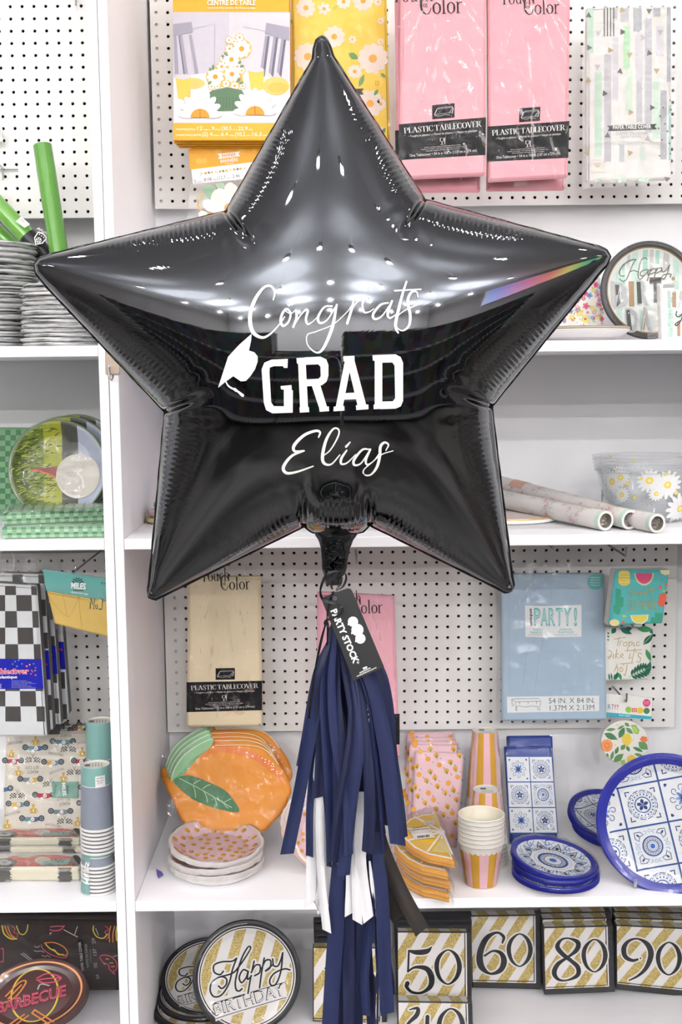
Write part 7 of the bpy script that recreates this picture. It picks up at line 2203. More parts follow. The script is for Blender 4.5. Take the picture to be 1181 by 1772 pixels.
def plate_stand():
    m = film_mat('clear_stand_plastic', .14, .05, (.96, .97, .98), haze=.10)
    low = D.c - D.uy * D.R
    c = Vector((low.x, low.y + .02, ZL))
    rt = thing('plate_stand', 'small clear plastic easel holding the large blue plate', 'plate stand', c)
    fx = D.ux; fd = Vector((D.n.x, D.n.y, 0)).normalized()
    for sg in (-1, 1):
        m2 = MB()
        q = D.c - D.uy * (D.R * .905) + fx * (sg * D.R * .40)
        bot = Vector((q.x, q.y, ZL + .003))
        pts = [q + fd * .034 + Vector((0, 0, .022)), q + fd * .036 + Vector((0, 0, .010)), q + fd * .030 + Vector((0, 0, -.002)), q + fd * .016 + Vector((0, 0, -.006))]
        pts[3].z = max(pts[3].z, ZL + .012); pts[2].z = max(pts[2].z, ZL + .014)
        P = [np.array(p) for p in pts]
        tube(m2, [Vector(p) for p in catmull(pts, False, 5)], .0032, m, 10)
        tube(m2, [Vector(p) for p in catmull([pts[3], bot + fd * .012 + Vector((0, 0, .006)), bot + fd * .020], False, 5)], .0030, m, 10)
        tube(m2, [Vector(p) for p in catmull([pts[3], q - fd * .03 + Vector((0, 0, .0)), bot - fd * .07], False, 5)], .0030, m, 10)
        m2.obj('side_frame', rt)
    m2 = MB()
    a = D.c - D.uy * (D.R * .9) - fd * .035
    a.z = ZL + .02
    tube(m2, [a - fx * (D.R * .4), a + fx * (D.R * .4)], .0026, m, 8)
    m2.obj('cross_bar', rt)
plate_stand()
# ================================================================== BOTTOM SHELF, RIGHT BAY
GOLD = glitter('#8a7434', '#cdb878', 'gold_glitter_print')
STW, DKG = mat('#efecea', .5), mat('#2c2c2e', .4)
def gold_plate(label, D, grp, words=True, n=10):
    def pr(m2):
        R1 = .845
        Sr = rotS(D, .36)
        for k in range(-4, 5):
            x0 = k * .385 - .06
            band(m2, Sr, x0, x0 + .19, R1, GOLD, L1, 4, 30)
        for r0, r1, m in ((.845, .865, STW), (.865, .885, INK), (.885, .905, STW)): ring(m2, D, 0, 0, r0, r1, m, L1, 90)
        if not words: return
        C = unit(rotS(D, -.0), 690, 505, 385, 405)
        box_ = [(440, 668), (958, 572), (962, 680), (450, 782)]
        vs = []
        fine = [(440 + 518 * t, 640 - 70 * t) for t in np.linspace(0, 1, 12)] + [(968 - 518 * t, 690 + 105 * t) for t in np.linspace(0, 1, 12)]
        poly_fine(m2, C, fine, STW, L2, 24)
        st = [[(525, 450), (500, 472), (460, 450), (462, 400), (520, 382), (590, 385), (625, 366)], [(625, 366), (592, 440), (560, 540), (505, 615), (450, 625), (424, 580), (440, 520), (500, 488), (542, 505), (540, 545), (508, 572), (484, 552)], [(500, 488), (590, 470), (640, 425), (700, 350), (730, 302), (712, 294), (675, 345), (640, 420), (606, 530), (608, 590), (630, 602), (650, 588)],
              [(700, 468), (665, 455), (635, 505), (650, 545), (685, 510), (702, 465), (692, 525), (722, 505)], [(748, 400), (720, 500), (690, 625)], [(722, 480), (755, 432), (788, 436), (782, 485), (745, 505)], [(822, 385), (798, 480), (775, 595)], [(798, 460), (830, 405), (866, 408), (858, 460), (822, 480), (880, 440)], [(882, 398), (885, 445), (915, 452), (940, 410), (957, 360)], [(957, 360), (935, 490), (895, 578), (858, 584), (852, 545), (890, 500), (960, 478), (1000, 488)]]
        for q in st: stroke(m2, C, q, 36, STW, .0010, n=5)
        for q in st: stroke(m2, C, q, 12, INK, .0015, n=6)
        for a, b in (((443, 670), (955, 574)), ((452, 778), (960, 682))): stroke(m2, C, [(a[0] + (b[0] - a[0]) * t, a[1] + (b[1] - a[1]) * t) for t in np.linspace(0, 1, 12)], 5, INK, .0010, smooth=False)
        text(m2, C, 'BIRTHDAY', 450, 758, 957, 660, 82, INK, .0010, .024)
        text(m2, C, 'BIRTHDAY', 454, 754, 953, 660, 75, STW, .0014, -.006)
        ring(m2, D, 0, 0, .945, .952, mat('#d0d0d0', .4), L1, 30, a0=-2.3, a1=-1.5)
    return plate('party_plate', label, 'plate', D, STW, DKG, grp, n=n, dz=.0020, r_in=.845, prints=pr, edge=DKG)
PROF_HB = [(0, 0), (.76, 0), (.86, .03), (.95, .065), (1.0, .06)]
D = standing(427.5, 1686, 2.475, 93, .30, .10, .04, prof=PROF_HB)
D.c.z = ZD + .3 * 0 + D.R * math.cos(.30) + .003
gold_plate('gold striped Happy Birthday plate with black rim standing in front', D, 'gold striped birthday plates', True, 10)
for i, (px, py, z, tp, sd, w_, lb) in enumerate(((348, 1738, .012, .05, .0, False, 'lowest black rimmed birthday plate pack lying behind the standing one'), (352, 1716, .033, .12, .02, False, 'middle black rimmed birthday plate pack lying behind the standing one'), (360, 1690, .062, .42, .06, True, 'topmost gold striped birthday plate pack lying tilted behind the standing one'))):
    D = lying(px, py, ZD + z, .104, .12, tp, sd, PROF_HB, ZD, .017)
    gold_plate(lb, D, 'gold striped birthday plates lying behind', w_, 8)
ZERO = [(60, 0, 8), (15, 35, 20), (0, 90, 25), (18, 152, 18), (62, 183, 8), (106, 148, 20), (123, 88, 26), (104, 28, 20)]
def zero(cx, cy, k=1.0): return ([(cx + (x - 61) * k, cy + (y - 92) * k, w_ * k) for x, y, w_ in ZERO], True)
def number_pack(label, q, Y, C0, digits, grp='gold striped number napkin packs', thick=.026, inner=(2, 0, 10, 11), lean=.0, phase=0, tilt=0):
    """q: px of whole front; C0 = crop for the digit coordinates"""
    S = Quad(q, (Y + lean, Y + lean, Y, Y))
    rt = thing('napkin_pack', label, 'napkins', S.base, grp)
    m2 = MB(); slab(m2, S, rounded(q, 1.5), thick, mat('#343436', .45), .003)
    (x0, y0), (x1, y1), (x2, y2), (x3, y3) = q
    T = lambda u, v, w=0: S((x0 + (x1 - x0) * u) * (1 - v) + (x3 + (x2 - x3) * u) * v, (y0 + (y1 - y0) * u) * (1 - v) + (y3 + (y2 - y3) * u) * v, w)
    W_, H_ = x1 - x0, y3 - y0
    a, b, c, d = inner[0] / W_, inner[1] / H_, 1 - inner[2] / W_, 1 - inner[3] / H_
    b = max(b, .012)
    poly(m2, T, [(a, b), (c, b), (c, d), (a, d)], STW, L1)
    # stripes, clipped to the printed field
    def clip(pts, xa, xb):
        def half(P, f):
            out = []
            for i in range(len(P)):
                p, r = P[i - 1], P[i]
                if (f(p) >= 0) != (f(r) >= 0):
                    t = f(p) / (f(p) - f(r)); out.append((p[0] + (r[0] - p[0]) * t, p[1] + (r[1] - p[1]) * t))
                if f(r) >= 0: out.append(r)
            return out
        for f in (lambda p: p[0] - xa, lambda p: xb - p[0]): pts = half(pts, f) if pts else pts
        return pts
    for k in range(-1, 8):
        s0 = a + (k * .285 + phase) ; sl = .62
        P = clip([(s0, b), (s0 + .15, b), (s0 + .15 - sl, d), (s0 - sl, d)], a, c - .02)
        if len(P) > 2: poly(m2, T, P, GOLD, L2)
    for st in ([(c - .025, b), (c - .025, d - .025)], [(a, d - .025), (c - .025, d - .025)]): lines(m2, T, [st], .012, INK, L3)
    # striped fold on the top
    up = (S.W[0] - S.W[3]).normalized(); nb = -S.n
    A, B = S(x0 + .5, y0), S(x1, y1)
    def TOP(u, v, w=0): return A + (B - A) * u + nb * (thick * v) + up * (w + .0003)
    poly(m2, TOP, [(a, .08), (c, .08), (c, .95), (a, .95)], STW, L1)
    for k in range(0, 8):
        s0 = a + (k * .285 + phase); P = clip([(s0, .05), (s0 + .15, .05), (s0 + .11, .95), (s0 - .04, .95)], a, c)
        if len(P) > 2: poly(m2, TOP, P, GOLD, L2)
    for j in range(5): lines(m2, TOP, [[(0, .16 + .17 * j), (1, .16 + .17 * j)]], .05, mat('#6f6a58', .5), L3)
    if digits:
        C = crop(S, *C0)
        for st, cl in digits: stroke(m2, C, [(p[0], p[1], p[2] + 17) for p in st], 1, STW, .0010, closed=cl, n=6)
        for st, cl in digits: stroke(m2, C, st, 1, DKG, .0015, closed=cl, n=8)
    m2.obj('folded_napkins', rt)
    film(S, [(x0 - 1, y0 - 1), (x1 + 1, y1 - 1), (x2 + 2, y2 + 1), (x3 - 1, y3 + 1)], .005, 16, 18, .004, int(x0), parent=rt, fscale=35)
    return rt
CU_, CV_ = (520, 1560, 3.4735), (820, 1560, 3.271)
SIX = [([(163, 232, 10), (170, 198, 18), (130, 174, 14), (72, 208, 30), (37, 288, 36), (42, 362, 36), (92, 406, 14), (150, 388, 28), (172, 338, 34), (155, 292, 24), (110, 278, 12), (62, 305, 12)], False)]
EIGHT = [([(540, 207, 10), (590, 230, 26), (583, 272, 26), (535, 312, 14), (478, 352, 24), (456, 402, 28), (482, 440, 16), (532, 443, 10), (588, 415, 24), (590, 370, 26), (550, 332, 22), (500, 292, 26), (474, 252, 26), (498, 214, 14)], True)]
NINE = [([(945, 320, 10), (900, 332, 18), (858, 308, 26), (852, 258, 28), (882, 220, 16), (932, 210, 10), (985, 242, 28), (1004, 300, 32), (978, 372, 24), (932, 418, 14), (880, 445, 8)], False)]
FIVE = [([(652, 294, 12), (700, 304, 30), (760, 298, 30), (790, 272, 6)], False), ([(653, 294, 12), (648, 420, 12)], False), ([(646, 420, 10), (690, 394, 16), (758, 402, 30), (788, 450, 36), (782, 508, 30), (730, 546, 16), (672, 543, 16), (640, 512, 22), (644, 490, 28)], False)]
number_pack('gold striped napkin pack reading 60', [(814, 1585), (937, 1583), (938, 1713), (817, 1710)], 2.61, CV_, SIX + [zero(260, 274)], phase=.10)
number_pack('gold striped napkin pack reading 80', [(940, 1605), (1062, 1602), (1065, 1717.5), (943, 1722.5)], 2.575, CV_, EIGHT + [zero(684, 305)], phase=.16)
number_pack('gold striped napkin pack reading 90', [(1066, 1601), (1198, 1607), (1198, 1727), (1067, 1713)], 2.585, CV_, NINE + [zero(1105, 322)], phase=.05)
for i, (q, Y, lb) in enumerate((([(937, 1590), (1060, 1588), (1062, 1705), (940, 1709)], 2.62, 'gold striped napkin pack right behind the one reading 80'), ([(935, 1580), (1058, 1578), (1060, 1692), (938, 1696)], 2.665, 'second gold striped napkin pack behind the one reading 80'), ([(1064, 1588), (1196, 1592), (1196, 1712), (1065, 1700)], 2.63, 'gold striped napkin pack right behind the one reading 90'), ([(1063, 1577), (1194, 1580), (1194, 1700), (1064, 1690)], 2.675, 'second gold striped napkin pack behind the one reading 90'))):
    number_pack(lb, q, Y, None, None, phase=.16 if i < 2 else .05)
number_pack('gold striped napkin pack reading 50', [(687, 1612), (816, 1613), (817.5, 1760), (688, 1757)], 2.505, CU_, FIVE + [zero(888, 393, 1.12)], phase=.14, inner=(2, 0, 8, 4), lean=.02)
number_pack('gold striped napkin pack reading 40, cut off by the picture edge', [(688, 1733), (818, 1735), (822, 1880), (690, 1880)], 2.425, CU_, [([(655, 648, 6), (705, 640, 20), (700, 680, 28), (650, 730, 18), (610, 790, 10)], False), ([(765, 690, 24), (762, 760, 24)], False), zero(905, 748, 1.15)], phase=.14, inner=(2, 0, 8, 4))
for i in range(3):
    q = [(685 - 1.5 * i, 1604 - 9 * i), (817 + .5 * i, 1603 - 9.5 * i), (817, 1740 - 6 * i), (688, 1740 - 6 * i)]
    S = Quad(q, 2.545 + .032 * i)
    m2 = MB(); slab(m2, S, rounded(q, 2), .028, mat('#3a3a3d', .3, bump=.3, bscale=60), .005)
    tag(m2.obj('napkin_pack', loc=S.base), ('black edged napkin pack right behind the one reading 50', 'second black edged napkin pack behind the one reading 50', 'rearmost black edged napkin pack behind the one reading 50')[i], 'napkins', 'black edged napkin packs')
number_pack('gold striped napkin pack reading 70, mostly hidden by the tassel', [(541.5, 1639), (670, 1640), (670, 1772), (541.5, 1768)], 2.485, CU_, [([(150, 400, 12), (200, 410, 28), (260, 405, 24), (262, 420, 12), (235, 540, 28), (225, 640, 32), (222, 660, 30)], False), zero(385, 510, 1.1)], phase=.02, inner=(2, 0, 9, 3), lean=.02)
for i in range(4):
    q = [(547 - 1.5 * i, 1630 - 12 * i), (668, 1630 - 12 * i), (668, 1745 - 7 * i), (547, 1745 - 7 * i)]
    S = Quad(q, 2.53 + .03 * i)
    m2 = MB(); slab(m2, S, rounded(q, 2), .026, mat('#3a3a3d', .3, bump=.3, bscale=60), .005)
    tag(m2.obj('napkin_pack', loc=S.base), ('black edged napkin pack right behind the one reading 70', 'second black edged napkin pack behind the one reading 70', 'third black edged napkin pack behind the one reading 70', 'rearmost black edged napkin pack behind the one reading 70')[i], 'napkins', 'black edged napkin packs')
# ================================================================== STAR BALLOON
YB = 1.70
def foil_mat():
    m = bpy.data.materials.new('black_foil')
    m.use_nodes = True
    nt = m.node_tree
    b = nt.nodes['Principled BSDF']
    b.inputs['Metallic'].default_value = 1.0
    b.inputs['Roughness'].default_value = 0.035
    tc = nt.nodes.new('ShaderNodeTexCoord')
    n = nt.nodes.new('ShaderNodeTexNoise'); n.inputs['Scale'].default_value = 3; n.inputs['Detail'].default_value = 2
    nt.links.new(tc.outputs['Object'], n.inputs['Vector'])
    mx = nt.nodes.new('ShaderNodeMix'); mx.data_type = 'RGBA'
    mx.inputs[6].default_value = (.074, .077, .083, 1); mx.inputs[7].default_value = (.084, .087, .094, 1)
    nt.links.new(n.outputs['Fac'], mx.inputs[0]); nt.links.new(mx.outputs[2], b.inputs['Base Color'])
    return m
FOIL = foil_mat()
KEY = [(543, 102), (544.5, 84), (549, 70), (556, 64), (564, 68), (571, 82), (576, 98),
       ('n', 735, 347), (1036, 428), (1049, 433), (1056, 444), (1050, 458), (1040, 469),
       ('n', 850, 703), (886, 1000), (889, 1014), (884, 1023), (874, 1024), (862, 1017),
       ('n', 640, 907), (628, 919), (584, 928), (540, 919),
       ('n', 527, 909), (288, 1027), (270, 1036), (259, 1033), (257, 1020), (260, 1004),
       ('n', 287, 712), (80, 494), (63, 473), (60, 458), (68, 448), (84, 442),
       ('n', 392, 367)]
KP = np.array([p[-2:] for p in KEY], float)
NOTCH = [i for i, p in enumerate(KEY) if p[0] == 'n']
CEN = np.array((576., 610.))
def seg_dist(P):
    """distance to the outline, nearest segment, position along it"""
    A = KP; B = np.roll(KP, -1, 0)
    d = B - A; L = np.hypot(*d.T)
    best = np.full(len(P), 1e9); bi = np.zeros(len(P), int); bt = np.zeros(len(P))
    for i in range(len(A)):
        t = np.clip(((P - A[i]) @ d[i]) / L[i] ** 2, 0, 1)
        q = P - A[i] - t[:, None] * d[i]
        r = np.hypot(q[:, 0], q[:, 1])
        m = r < best
        best[m] = r[m]; bi[m] = i; bt[m] = t[m]
    return best, bi, bt
def inside(P):
    x, y = P[:, 0], P[:, 1]
    c = np.zeros(len(P), bool)
    for i in range(len(KP)):
        (x0, y0), (x1, y1) = KP[i - 1], KP[i]
        cr = ((y0 > y) != (y1 > y)) & (x < (x1 - x0) * (y - y0) / (y1 - y0 + 1e-12) + x0)
        c ^= cr
    return c
GS = 5.0
gx0, gy0, gw, gh = 40.0, 45.0, 208, 200
gx, gy = np.meshgrid(gx0 + GS * np.arange(gw), gy0 + GS * np.arange(gh))
GP = np.stack([gx.ravel(), gy.ravel()], 1)
msk = inside(GP).reshape(gh, gw)
phi = np.zeros((gh, gw))
par = (np.add.outer(np.arange(gh), np.arange(gw)) % 2).astype(bool)
for it in range(700):
    for cch in (par, ~par):
        s4 = np.zeros_like(phi)
        s4[1:-1, 1:-1] = phi[:-2, 1:-1] + phi[2:, 1:-1] + phi[1:-1, :-2] + phi[1:-1, 2:]
        nw = phi + 1.93 * ((s4 + GS * GS) / 4 - phi)
        k_ = cch & msk
        phi[k_] = nw[k_]
gd, _, _ = seg_dist(GP)
gd = gd.reshape(gh, gw)
ok = msk & (gd > 7)
G = np.where(ok, phi / np.maximum(gd, 1), 0.)
wt = ok.astype(float)
for it in range(14):      # spread the ratio outwards so it is smooth up to the seam
    sg = np.zeros_like(G); sw = np.zeros_like(G)
    for dy in (-1, 0, 1):
        for dx in (-1, 0, 1):
            sg += np.roll(np.roll(G * (wt > 0), dy, 0), dx, 1); sw += np.roll(np.roll(wt > 0, dy, 0), dx, 1)
    new = (wt == 0) & (sw > 0)
    G[new] = sg[new] / sw[new]; wt[new] = 1
for it in range(2):
    G = (G + np.roll(G, 1, 0) + np.roll(G, -1, 0) + np.roll(G, 1, 1) + np.roll(G, -1, 1)) / 5
SQ = np.sqrt(np.maximum(2 * phi, 0))
def bil(P, G=G):
    x = np.clip((P[:, 0] - gx0) / GS, 0, gw - 1.001); y = np.clip((P[:, 1] - gy0) / GS, 0, gh - 1.001)
    i, j = x.astype(int), y.astype(int); u, v = x - i, y - j
    return G[j, i] * (1 - u) * (1 - v) + G[j, i + 1] * u * (1 - v) + G[j + 1, i] * (1 - u) * v + G[j + 1, i + 1] * u * v
KH = 0.74
SEGL = np.hypot(*(np.roll(KP, -1, 0) - KP).T)
rngp = np.random.RandomState(4)
JIT = rngp.uniform(.35, 1.0, 400); JL = rngp.uniform(0, 6.28, 40)
def height(P, fine=True):
    d, bi, bt = seg_dist(P)
    h = np.sqrt(np.maximum(2 * bil(P) * d, 0))
    bl = np.clip((d - 9) / 14, 0, 1); bl = bl * bl * (3 - 2 * bl)
    h = KH * (h * (1 - bl) + bil(P, SQ) * bl)
    ins = inside(P)
    h[~ins] = 0
    if not fine: return h
    # the bulb above the filling neck
    h += 28 * np.exp(-(np.abs(P[:, 0] - 583) / 50) ** 4 - ((P[:, 1] - 878) / 46) ** 2) * np.clip(d / 22, 0, 1)
    h += .7 * np.sin(P[:, 0] * 2 * np.pi / 9.5 + 1.2 * np.sin(P[:, 0] / 9)) * np.exp(-(np.abs(P[:, 0] - 583) / 50) ** 6 - ((P[:, 1] - 880) / 26) ** 2)
    # creases running in from the notches
    for ni in NOTCH:
        n = KP[ni]; small = abs(n[1] - 908) < 3
        v = (CEN - n) if not small else np.array([0., -1.])
        L = np.hypot(*v); v = v / L
        q = P - n
        al = q @ v; pe = q @ np.array([-v[1], v[0]])
        Lc = 95 if not small else 78
        f = np.clip(1 - al / Lc, 0, 1) * (al > -2)
        wd = 4.5 + al * .035
        h -= (f ** 1.2) * np.minimum(24, h * .72) * np.exp(-(pe / wd) ** 2)
        # little secondary wrinkles fanning from the notch
        ang = np.arctan2(pe, np.maximum(al, 1e-3)); r = np.hypot(al, pe)
        h += .3 * np.sin(ang * 17 + ni) * np.exp(-((r - 70) / 32) ** 2) * (np.abs(ang) < .75)
    # puckers: ridges square to the seam, strongest beside the notches
    for ni in NOTCH:
        for si, fwd in ((ni, True), (ni - 1, False)):
            if SEGL[si] < 150: continue
            m = bi == si
            if not m.any(): continue
            s = bt[m] * SEGL[si] if fwd else (1 - bt[m]) * SEGL[si]
            u = s / SEGL[si]
            lam = 8.6
            ph = s / lam + .25 * np.sin(s / 23 + JL[si % 40])
            amp = JIT[(ph.astype(int) + si * 13) % 400]
            env = np.clip((s - 10) / 14, 0, 1) * np.clip((.72 - u) / .22, 0, 1)
            dd = d[m]
            inner = 62 - 26 * u
            prof = np.clip((dd - 7) / 12, 0, 1) * np.exp(-np.maximum(dd - 24, 0) ** 2 / (2 * (inner / 2.6) ** 2))
            h[m] += 2.1 * amp * env * prof * np.cos(2 * np.pi * ph)
            # flat welt next to the seam
            h[m] -= 1.6 * env * np.exp(-((dd - 10) / 5) ** 2)
    return np.maximum(h, 0)
MPP = (at(591, 600, YB) - at(590, 600, YB)).length
ORG, EX, EY = at(0, 0, YB), None, None
def plane_pts(P):
    """px -> world on the balloon's seam plane Y = YB (vectorised)"""
    d = np.array(F)[None] * FPX + np.array(CR)[None] * (P[:, 0:1] - 590.5) - np.array(CU)[None] * (P[:, 1:2] - 886.0)
    t = YB / d[:, 1:2]
    return np.array(CAM)[None] + d * t
def plane_px(W):
    q = W - np.array(CAM)[None]
    k = FPX / (q @ np.array(F))
    return np.stack([590.5 + (q @ np.array(CR)) * k, 886.0 - (q @ np.array(CU)) * k], 1)
rtB = thing('foil_balloon', 'large black star foil balloon with white graduation lettering, floating before the shelves', 'balloon', at(577, 1000, YB))
def balloon_body():
    # outline samples
    pts = []
    for i in range(len(KP)):
        a, b = KP[i], KP[(i + 1) % len(KP)]
        n = max(2, int(np.hypot(*(b - a)) / 1.7))
        for k in range(n): pts.append(a + (b - a) * k / n)
    O = np.array(pts); N = len(O)
    NR = 58
    sr = 1 - (1 - np.linspace(0, 1, NR + 1)) ** 1.6
    sr = sr[1:]
    P = np.concatenate([CEN + s_ * (O - CEN) for s_ in sr])
    h = height(P)
    h[-N:] = 0
    W = plane_pts(P); W[:, 1] -= h * MPP
    c0 = plane_pts(CEN[None]); c0[0, 1] -= height(CEN[None])[0] * MPP
    V = np.concatenate([W, c0])
    fs = []
    for r in range(NR - 1):
        for k in range(N):
            j = (k + 1) % N
            fs.append((r * N + k, r * N + j, (r + 1) * N + j, (r + 1) * N + k))
    for k in range(N): fs.append((len(V) - 1, (k + 1) % N, k))
    # back half, coarser
    idx = np.arange(0, N, 4); Ob = O[idx]; Nb = len(Ob); NRb = 20
    sb = (1 - (1 - np.linspace(0, 1, NRb + 1)) ** 1.6)[1:]
    Pb = np.concatenate([CEN + s_ * (Ob - CEN) for s_ in sb])
    hb = height(Pb, False); hb[-Nb:] = 0
    Wb = plane_pts(Pb); Wb[:, 1] += hb * MPP * .95
    cb = plane_pts(CEN[None]); cb[0, 1] += height(CEN[None], False)[0] * MPP * .95
    base = len(V)
    V = np.concatenate([V, Wb, cb])
    for r in range(NRb - 1):
        for k in range(Nb):
            j = (k + 1) % Nb
            fs.append((base + r * Nb + k, base + (r + 1) * Nb + k, base + (r + 1) * Nb + j, base + r * Nb + j))
    for k in range(Nb): fs.append((len(V) - 1, base + k, base + (k + 1) % Nb))
    m2 = MB()
    m2.add([tuple(v) for v in V], fs, FOIL, True)
    m2.obj('foil_body', rtB)
    # sealed flange
    m2 = MB(); vs = []
    idx = np.arange(0, N, 3); Of = O[idx]; Nf = len(Of)
    tn = np.roll(Of, -1, 0) - np.roll(Of, 1, 0); tn /= np.hypot(*tn.T)[:, None]
    nr = np.stack([tn[:, 1], -tn[:, 0]], 1)
    for w_, dy in ((-1.5, -.0015), (1.6, -.0004), (3.6, .0006)):
        q = plane_pts(Of + nr * w_)
        for k in range(Nf):
            vs.append((q[k][0], q[k][1] + dy + .0016 * math.sin(k * .55) * (w_ > 3), q[k][2]))
    fs = [(r * Nf + k, r * Nf + (k + 1) % Nf, (r + 1) * Nf + (k + 1) % Nf, (r + 1) * Nf + k) for r in range(2) for k in range(Nf)]
    m2.add(vs, fs, mat('#1c1c1e', .22, .4), True)
    m2.obj('seam_flange', rtB)
    m2 = MB()
    for cx, cy, r in ((881, 1016, 8.5), (263, 1027, 7.0)):
        c = at(cx, cy, YB - .004)
        lathe(m2, c, [(.0003, r * MPP)] + [(r * MPP * math.sin(t), r * MPP * math.cos(t)) for t in np.linspace(.2, 2.9, 9)] + [(.0003, -r * MPP)], FOIL, 16)
        m2.obj('gathered_tip', rtB); m2 = MB()
balloon_body()
def neck():
    m2 = MB(); vs, fs = [], []
    prof = [(906, 42, 10), (916, 41, 11), (926, 36, 10), (936, 30, 9), (948, 26, 8), (960, 24, 7.5), (972, 22.5, 7), (984, 21.5, 7), (994, 18, 6.5), (1001, 12, 6)]
    prof = catmull(prof, False, 4)
    K = 40
    for i, (y, hw, dp) in enumerate(prof):
        cx = 583 - (y - 910) * .055
        for k in range(K):
            a = 2 * math.pi * k / K
            r = 1 + .10 * noise.noise(Vector((math.cos(a) * 3, y / 9, math.sin(a) * 2)))
            x = cx + hw * math.cos(a) * (1 + .03 * noise.noise(Vector((y / 7, math.cos(a), 2))))
            vs.append(at(x, y, YB - dp * math.sin(a) * r * MPP))
    n = len(prof)
    for i in range(n - 1):
        for k in range(K): fs.append((i * K + k, i * K + (k + 1) % K, (i + 1) * K + (k + 1) % K, (i + 1) * K + k))
    m2.add(vs, fs, FOIL, True)
    m2.add(vs[-K:], [tuple(range(K))], FOIL)
    m2.obj('filling_neck', rtB)
neck()
def BS(x, y, w=0):
    """point of the balloon's front that photo pixel (x, y) sees"""
    d = px_dir(x, y)
    Y = YB - .12
    for _ in range(7):
        p = CAM + d * (Y / d.y)
        q = plane_px(np.array([[p.x, YB, p.z]]))
        Y = YB - height_s(q) * MPP
    p = CAM + d * (Y / d.y)
    return p - d.normalized() * w
def height_s(q): return float(height(q, False)[0])
def lettering():
    LW = mat('#f6f5f3', .45)
    k_ = 3.192
    C = lambda x, y, w=0: BS(370 + x / k_, 470 + y / k_, w)
    m2 = MB()
    w = .0011
    script = [
        [(330, 155, 8), (338, 112, 12), (316, 80, 13), (275, 90, 15), (226, 160, 20), (201, 250, 22), (215, 330, 22), (265, 364, 15), (312, 345, 10), (365, 290, 7), (392, 250, 7)],
        [(412, 206, 8), (385, 222, 13), (370, 270, 15), (385, 300, 14), (415, 275, 11), (425, 230, 12), (405, 206, 9), (392, 212, 6), (425, 232, 5), (452, 212, 6)],
        [(455, 212, 10), (458, 255, 14), (440, 306, 13)], [(440, 306, 6), (478, 245, 7), (508, 212, 11), (520, 218, 13), (510, 262, 13), (520, 290, 11), (545, 278, 6), (575, 250, 5)],
        [(655, 190, 8), (612, 196, 10), (577, 252, 14), (588, 284, 13), (628, 266, 8), (678, 188, 8)], [(680, 183, 11), (655, 310, 18), (605, 425, 15), (565, 446, 9), (520, 405, 6), (518, 350, 6), (570, 330, 6), (660, 292, 5), (735, 225, 5), (765, 185, 6)],
        [(775, 152, 10), (762, 210, 14), (738, 286, 14)], [(741, 275, 6), (770, 200, 7), (803, 158, 9), (832, 146, 12), (822, 185, 11), (832, 224, 11), (860, 222, 7), (885, 205, 5)],
        [(965, 172, 8), (922, 184, 12), (882, 234, 14), (890, 262, 13), (930, 245, 8), (982, 172, 7)], [(986, 162, 12), (962, 228, 14), (972, 256, 11), (1005, 238, 6), (1030, 205, 5)],
        [(1066, 55, 10), (1042, 130, 14), (1008, 270, 18), (1008, 315, 14), (1020, 338, 9)], [(1000, 106, 9), (1070, 102, 9), (1146, 98, 8)],
        [(1128, 140, 6), (1122, 113, 9), (1092, 115, 13), (1072, 165, 16), (1086, 240, 16), (1078, 300, 14), (1042, 326, 8), (1010, 302, 6), (1016, 250, 5), (1060, 212, 6), (1110, 190, 6), (1154, 166, 6)],
        [(580, 915, 8), (588, 888, 12), (562, 880, 14), (500, 904, 16), (446, 958, 18), (448, 992, 14), (500, 990, 9)], [(500, 990, 8), (432, 1018, 14), (386, 1078, 18), (402, 1112, 16), (460, 1106, 12), (550, 1075, 7)],
        [(602, 1020, 6), (645, 985, 7), (688, 910, 9), (690, 872, 9), (660, 870, 10), (622, 930, 16), (602, 1015, 18), (610, 1058, 16), (650, 1064, 9), (698, 1012, 6)],
        [(735, 988, 9), (706, 1032, 14), (706, 1062, 12), (738, 1056, 8), (785, 1010, 5)], [(754, 942, 7), (732, 967, 13)],
        [(862, 982, 8), (822, 984, 11), (777, 1038, 14), (778, 1068, 13), (815, 1058, 8), (862, 988, 7)], [(866, 982, 11), (842, 1038, 13), (848, 1066, 10), (882, 1048, 6), (915, 1005, 5)],
        [(952, 988, 6), (966, 957, 9), (945, 944, 12), (922, 966, 16), (918, 1020, 16), (902, 1080, 15), (868, 1122, 9), (832, 1122, 8), (830, 1095, 6), (870, 1058, 6), (930, 1010, 6), (992, 990, 5)],
        [(66, 606, 7), (82, 632, 9), (108, 648, 10), (128, 655, 8)], [(116, 650, 16), (126, 658, 15)], [(134, 662, 11), (160, 684, 17)]]
    for st in script: stroke(m2, C, st, 8, LW, w, n=7)
    P = lambda pts: poly_fine(m2, C, pts, LW, w, 22)
    P([(210, 343), (207, 380), (195, 436), (225, 446), (243, 468), (243, 498), (228, 540), (205, 575), (178, 604), (150, 606), (108, 578), (72, 604), (24, 642), (80, 470), (140, 405)])
    P([(410, 482), (408, 532), (388, 532), (383, 522), (335, 522), (310, 530), (308, 555), (318, 722), (332, 743), (388, 744), (388, 652), (372, 650), (370, 632), (430, 627), (432, 655), (438, 656), (437, 779), (325, 783), (290, 765), (277, 725), (265, 540), (280, 503), (318, 487)])
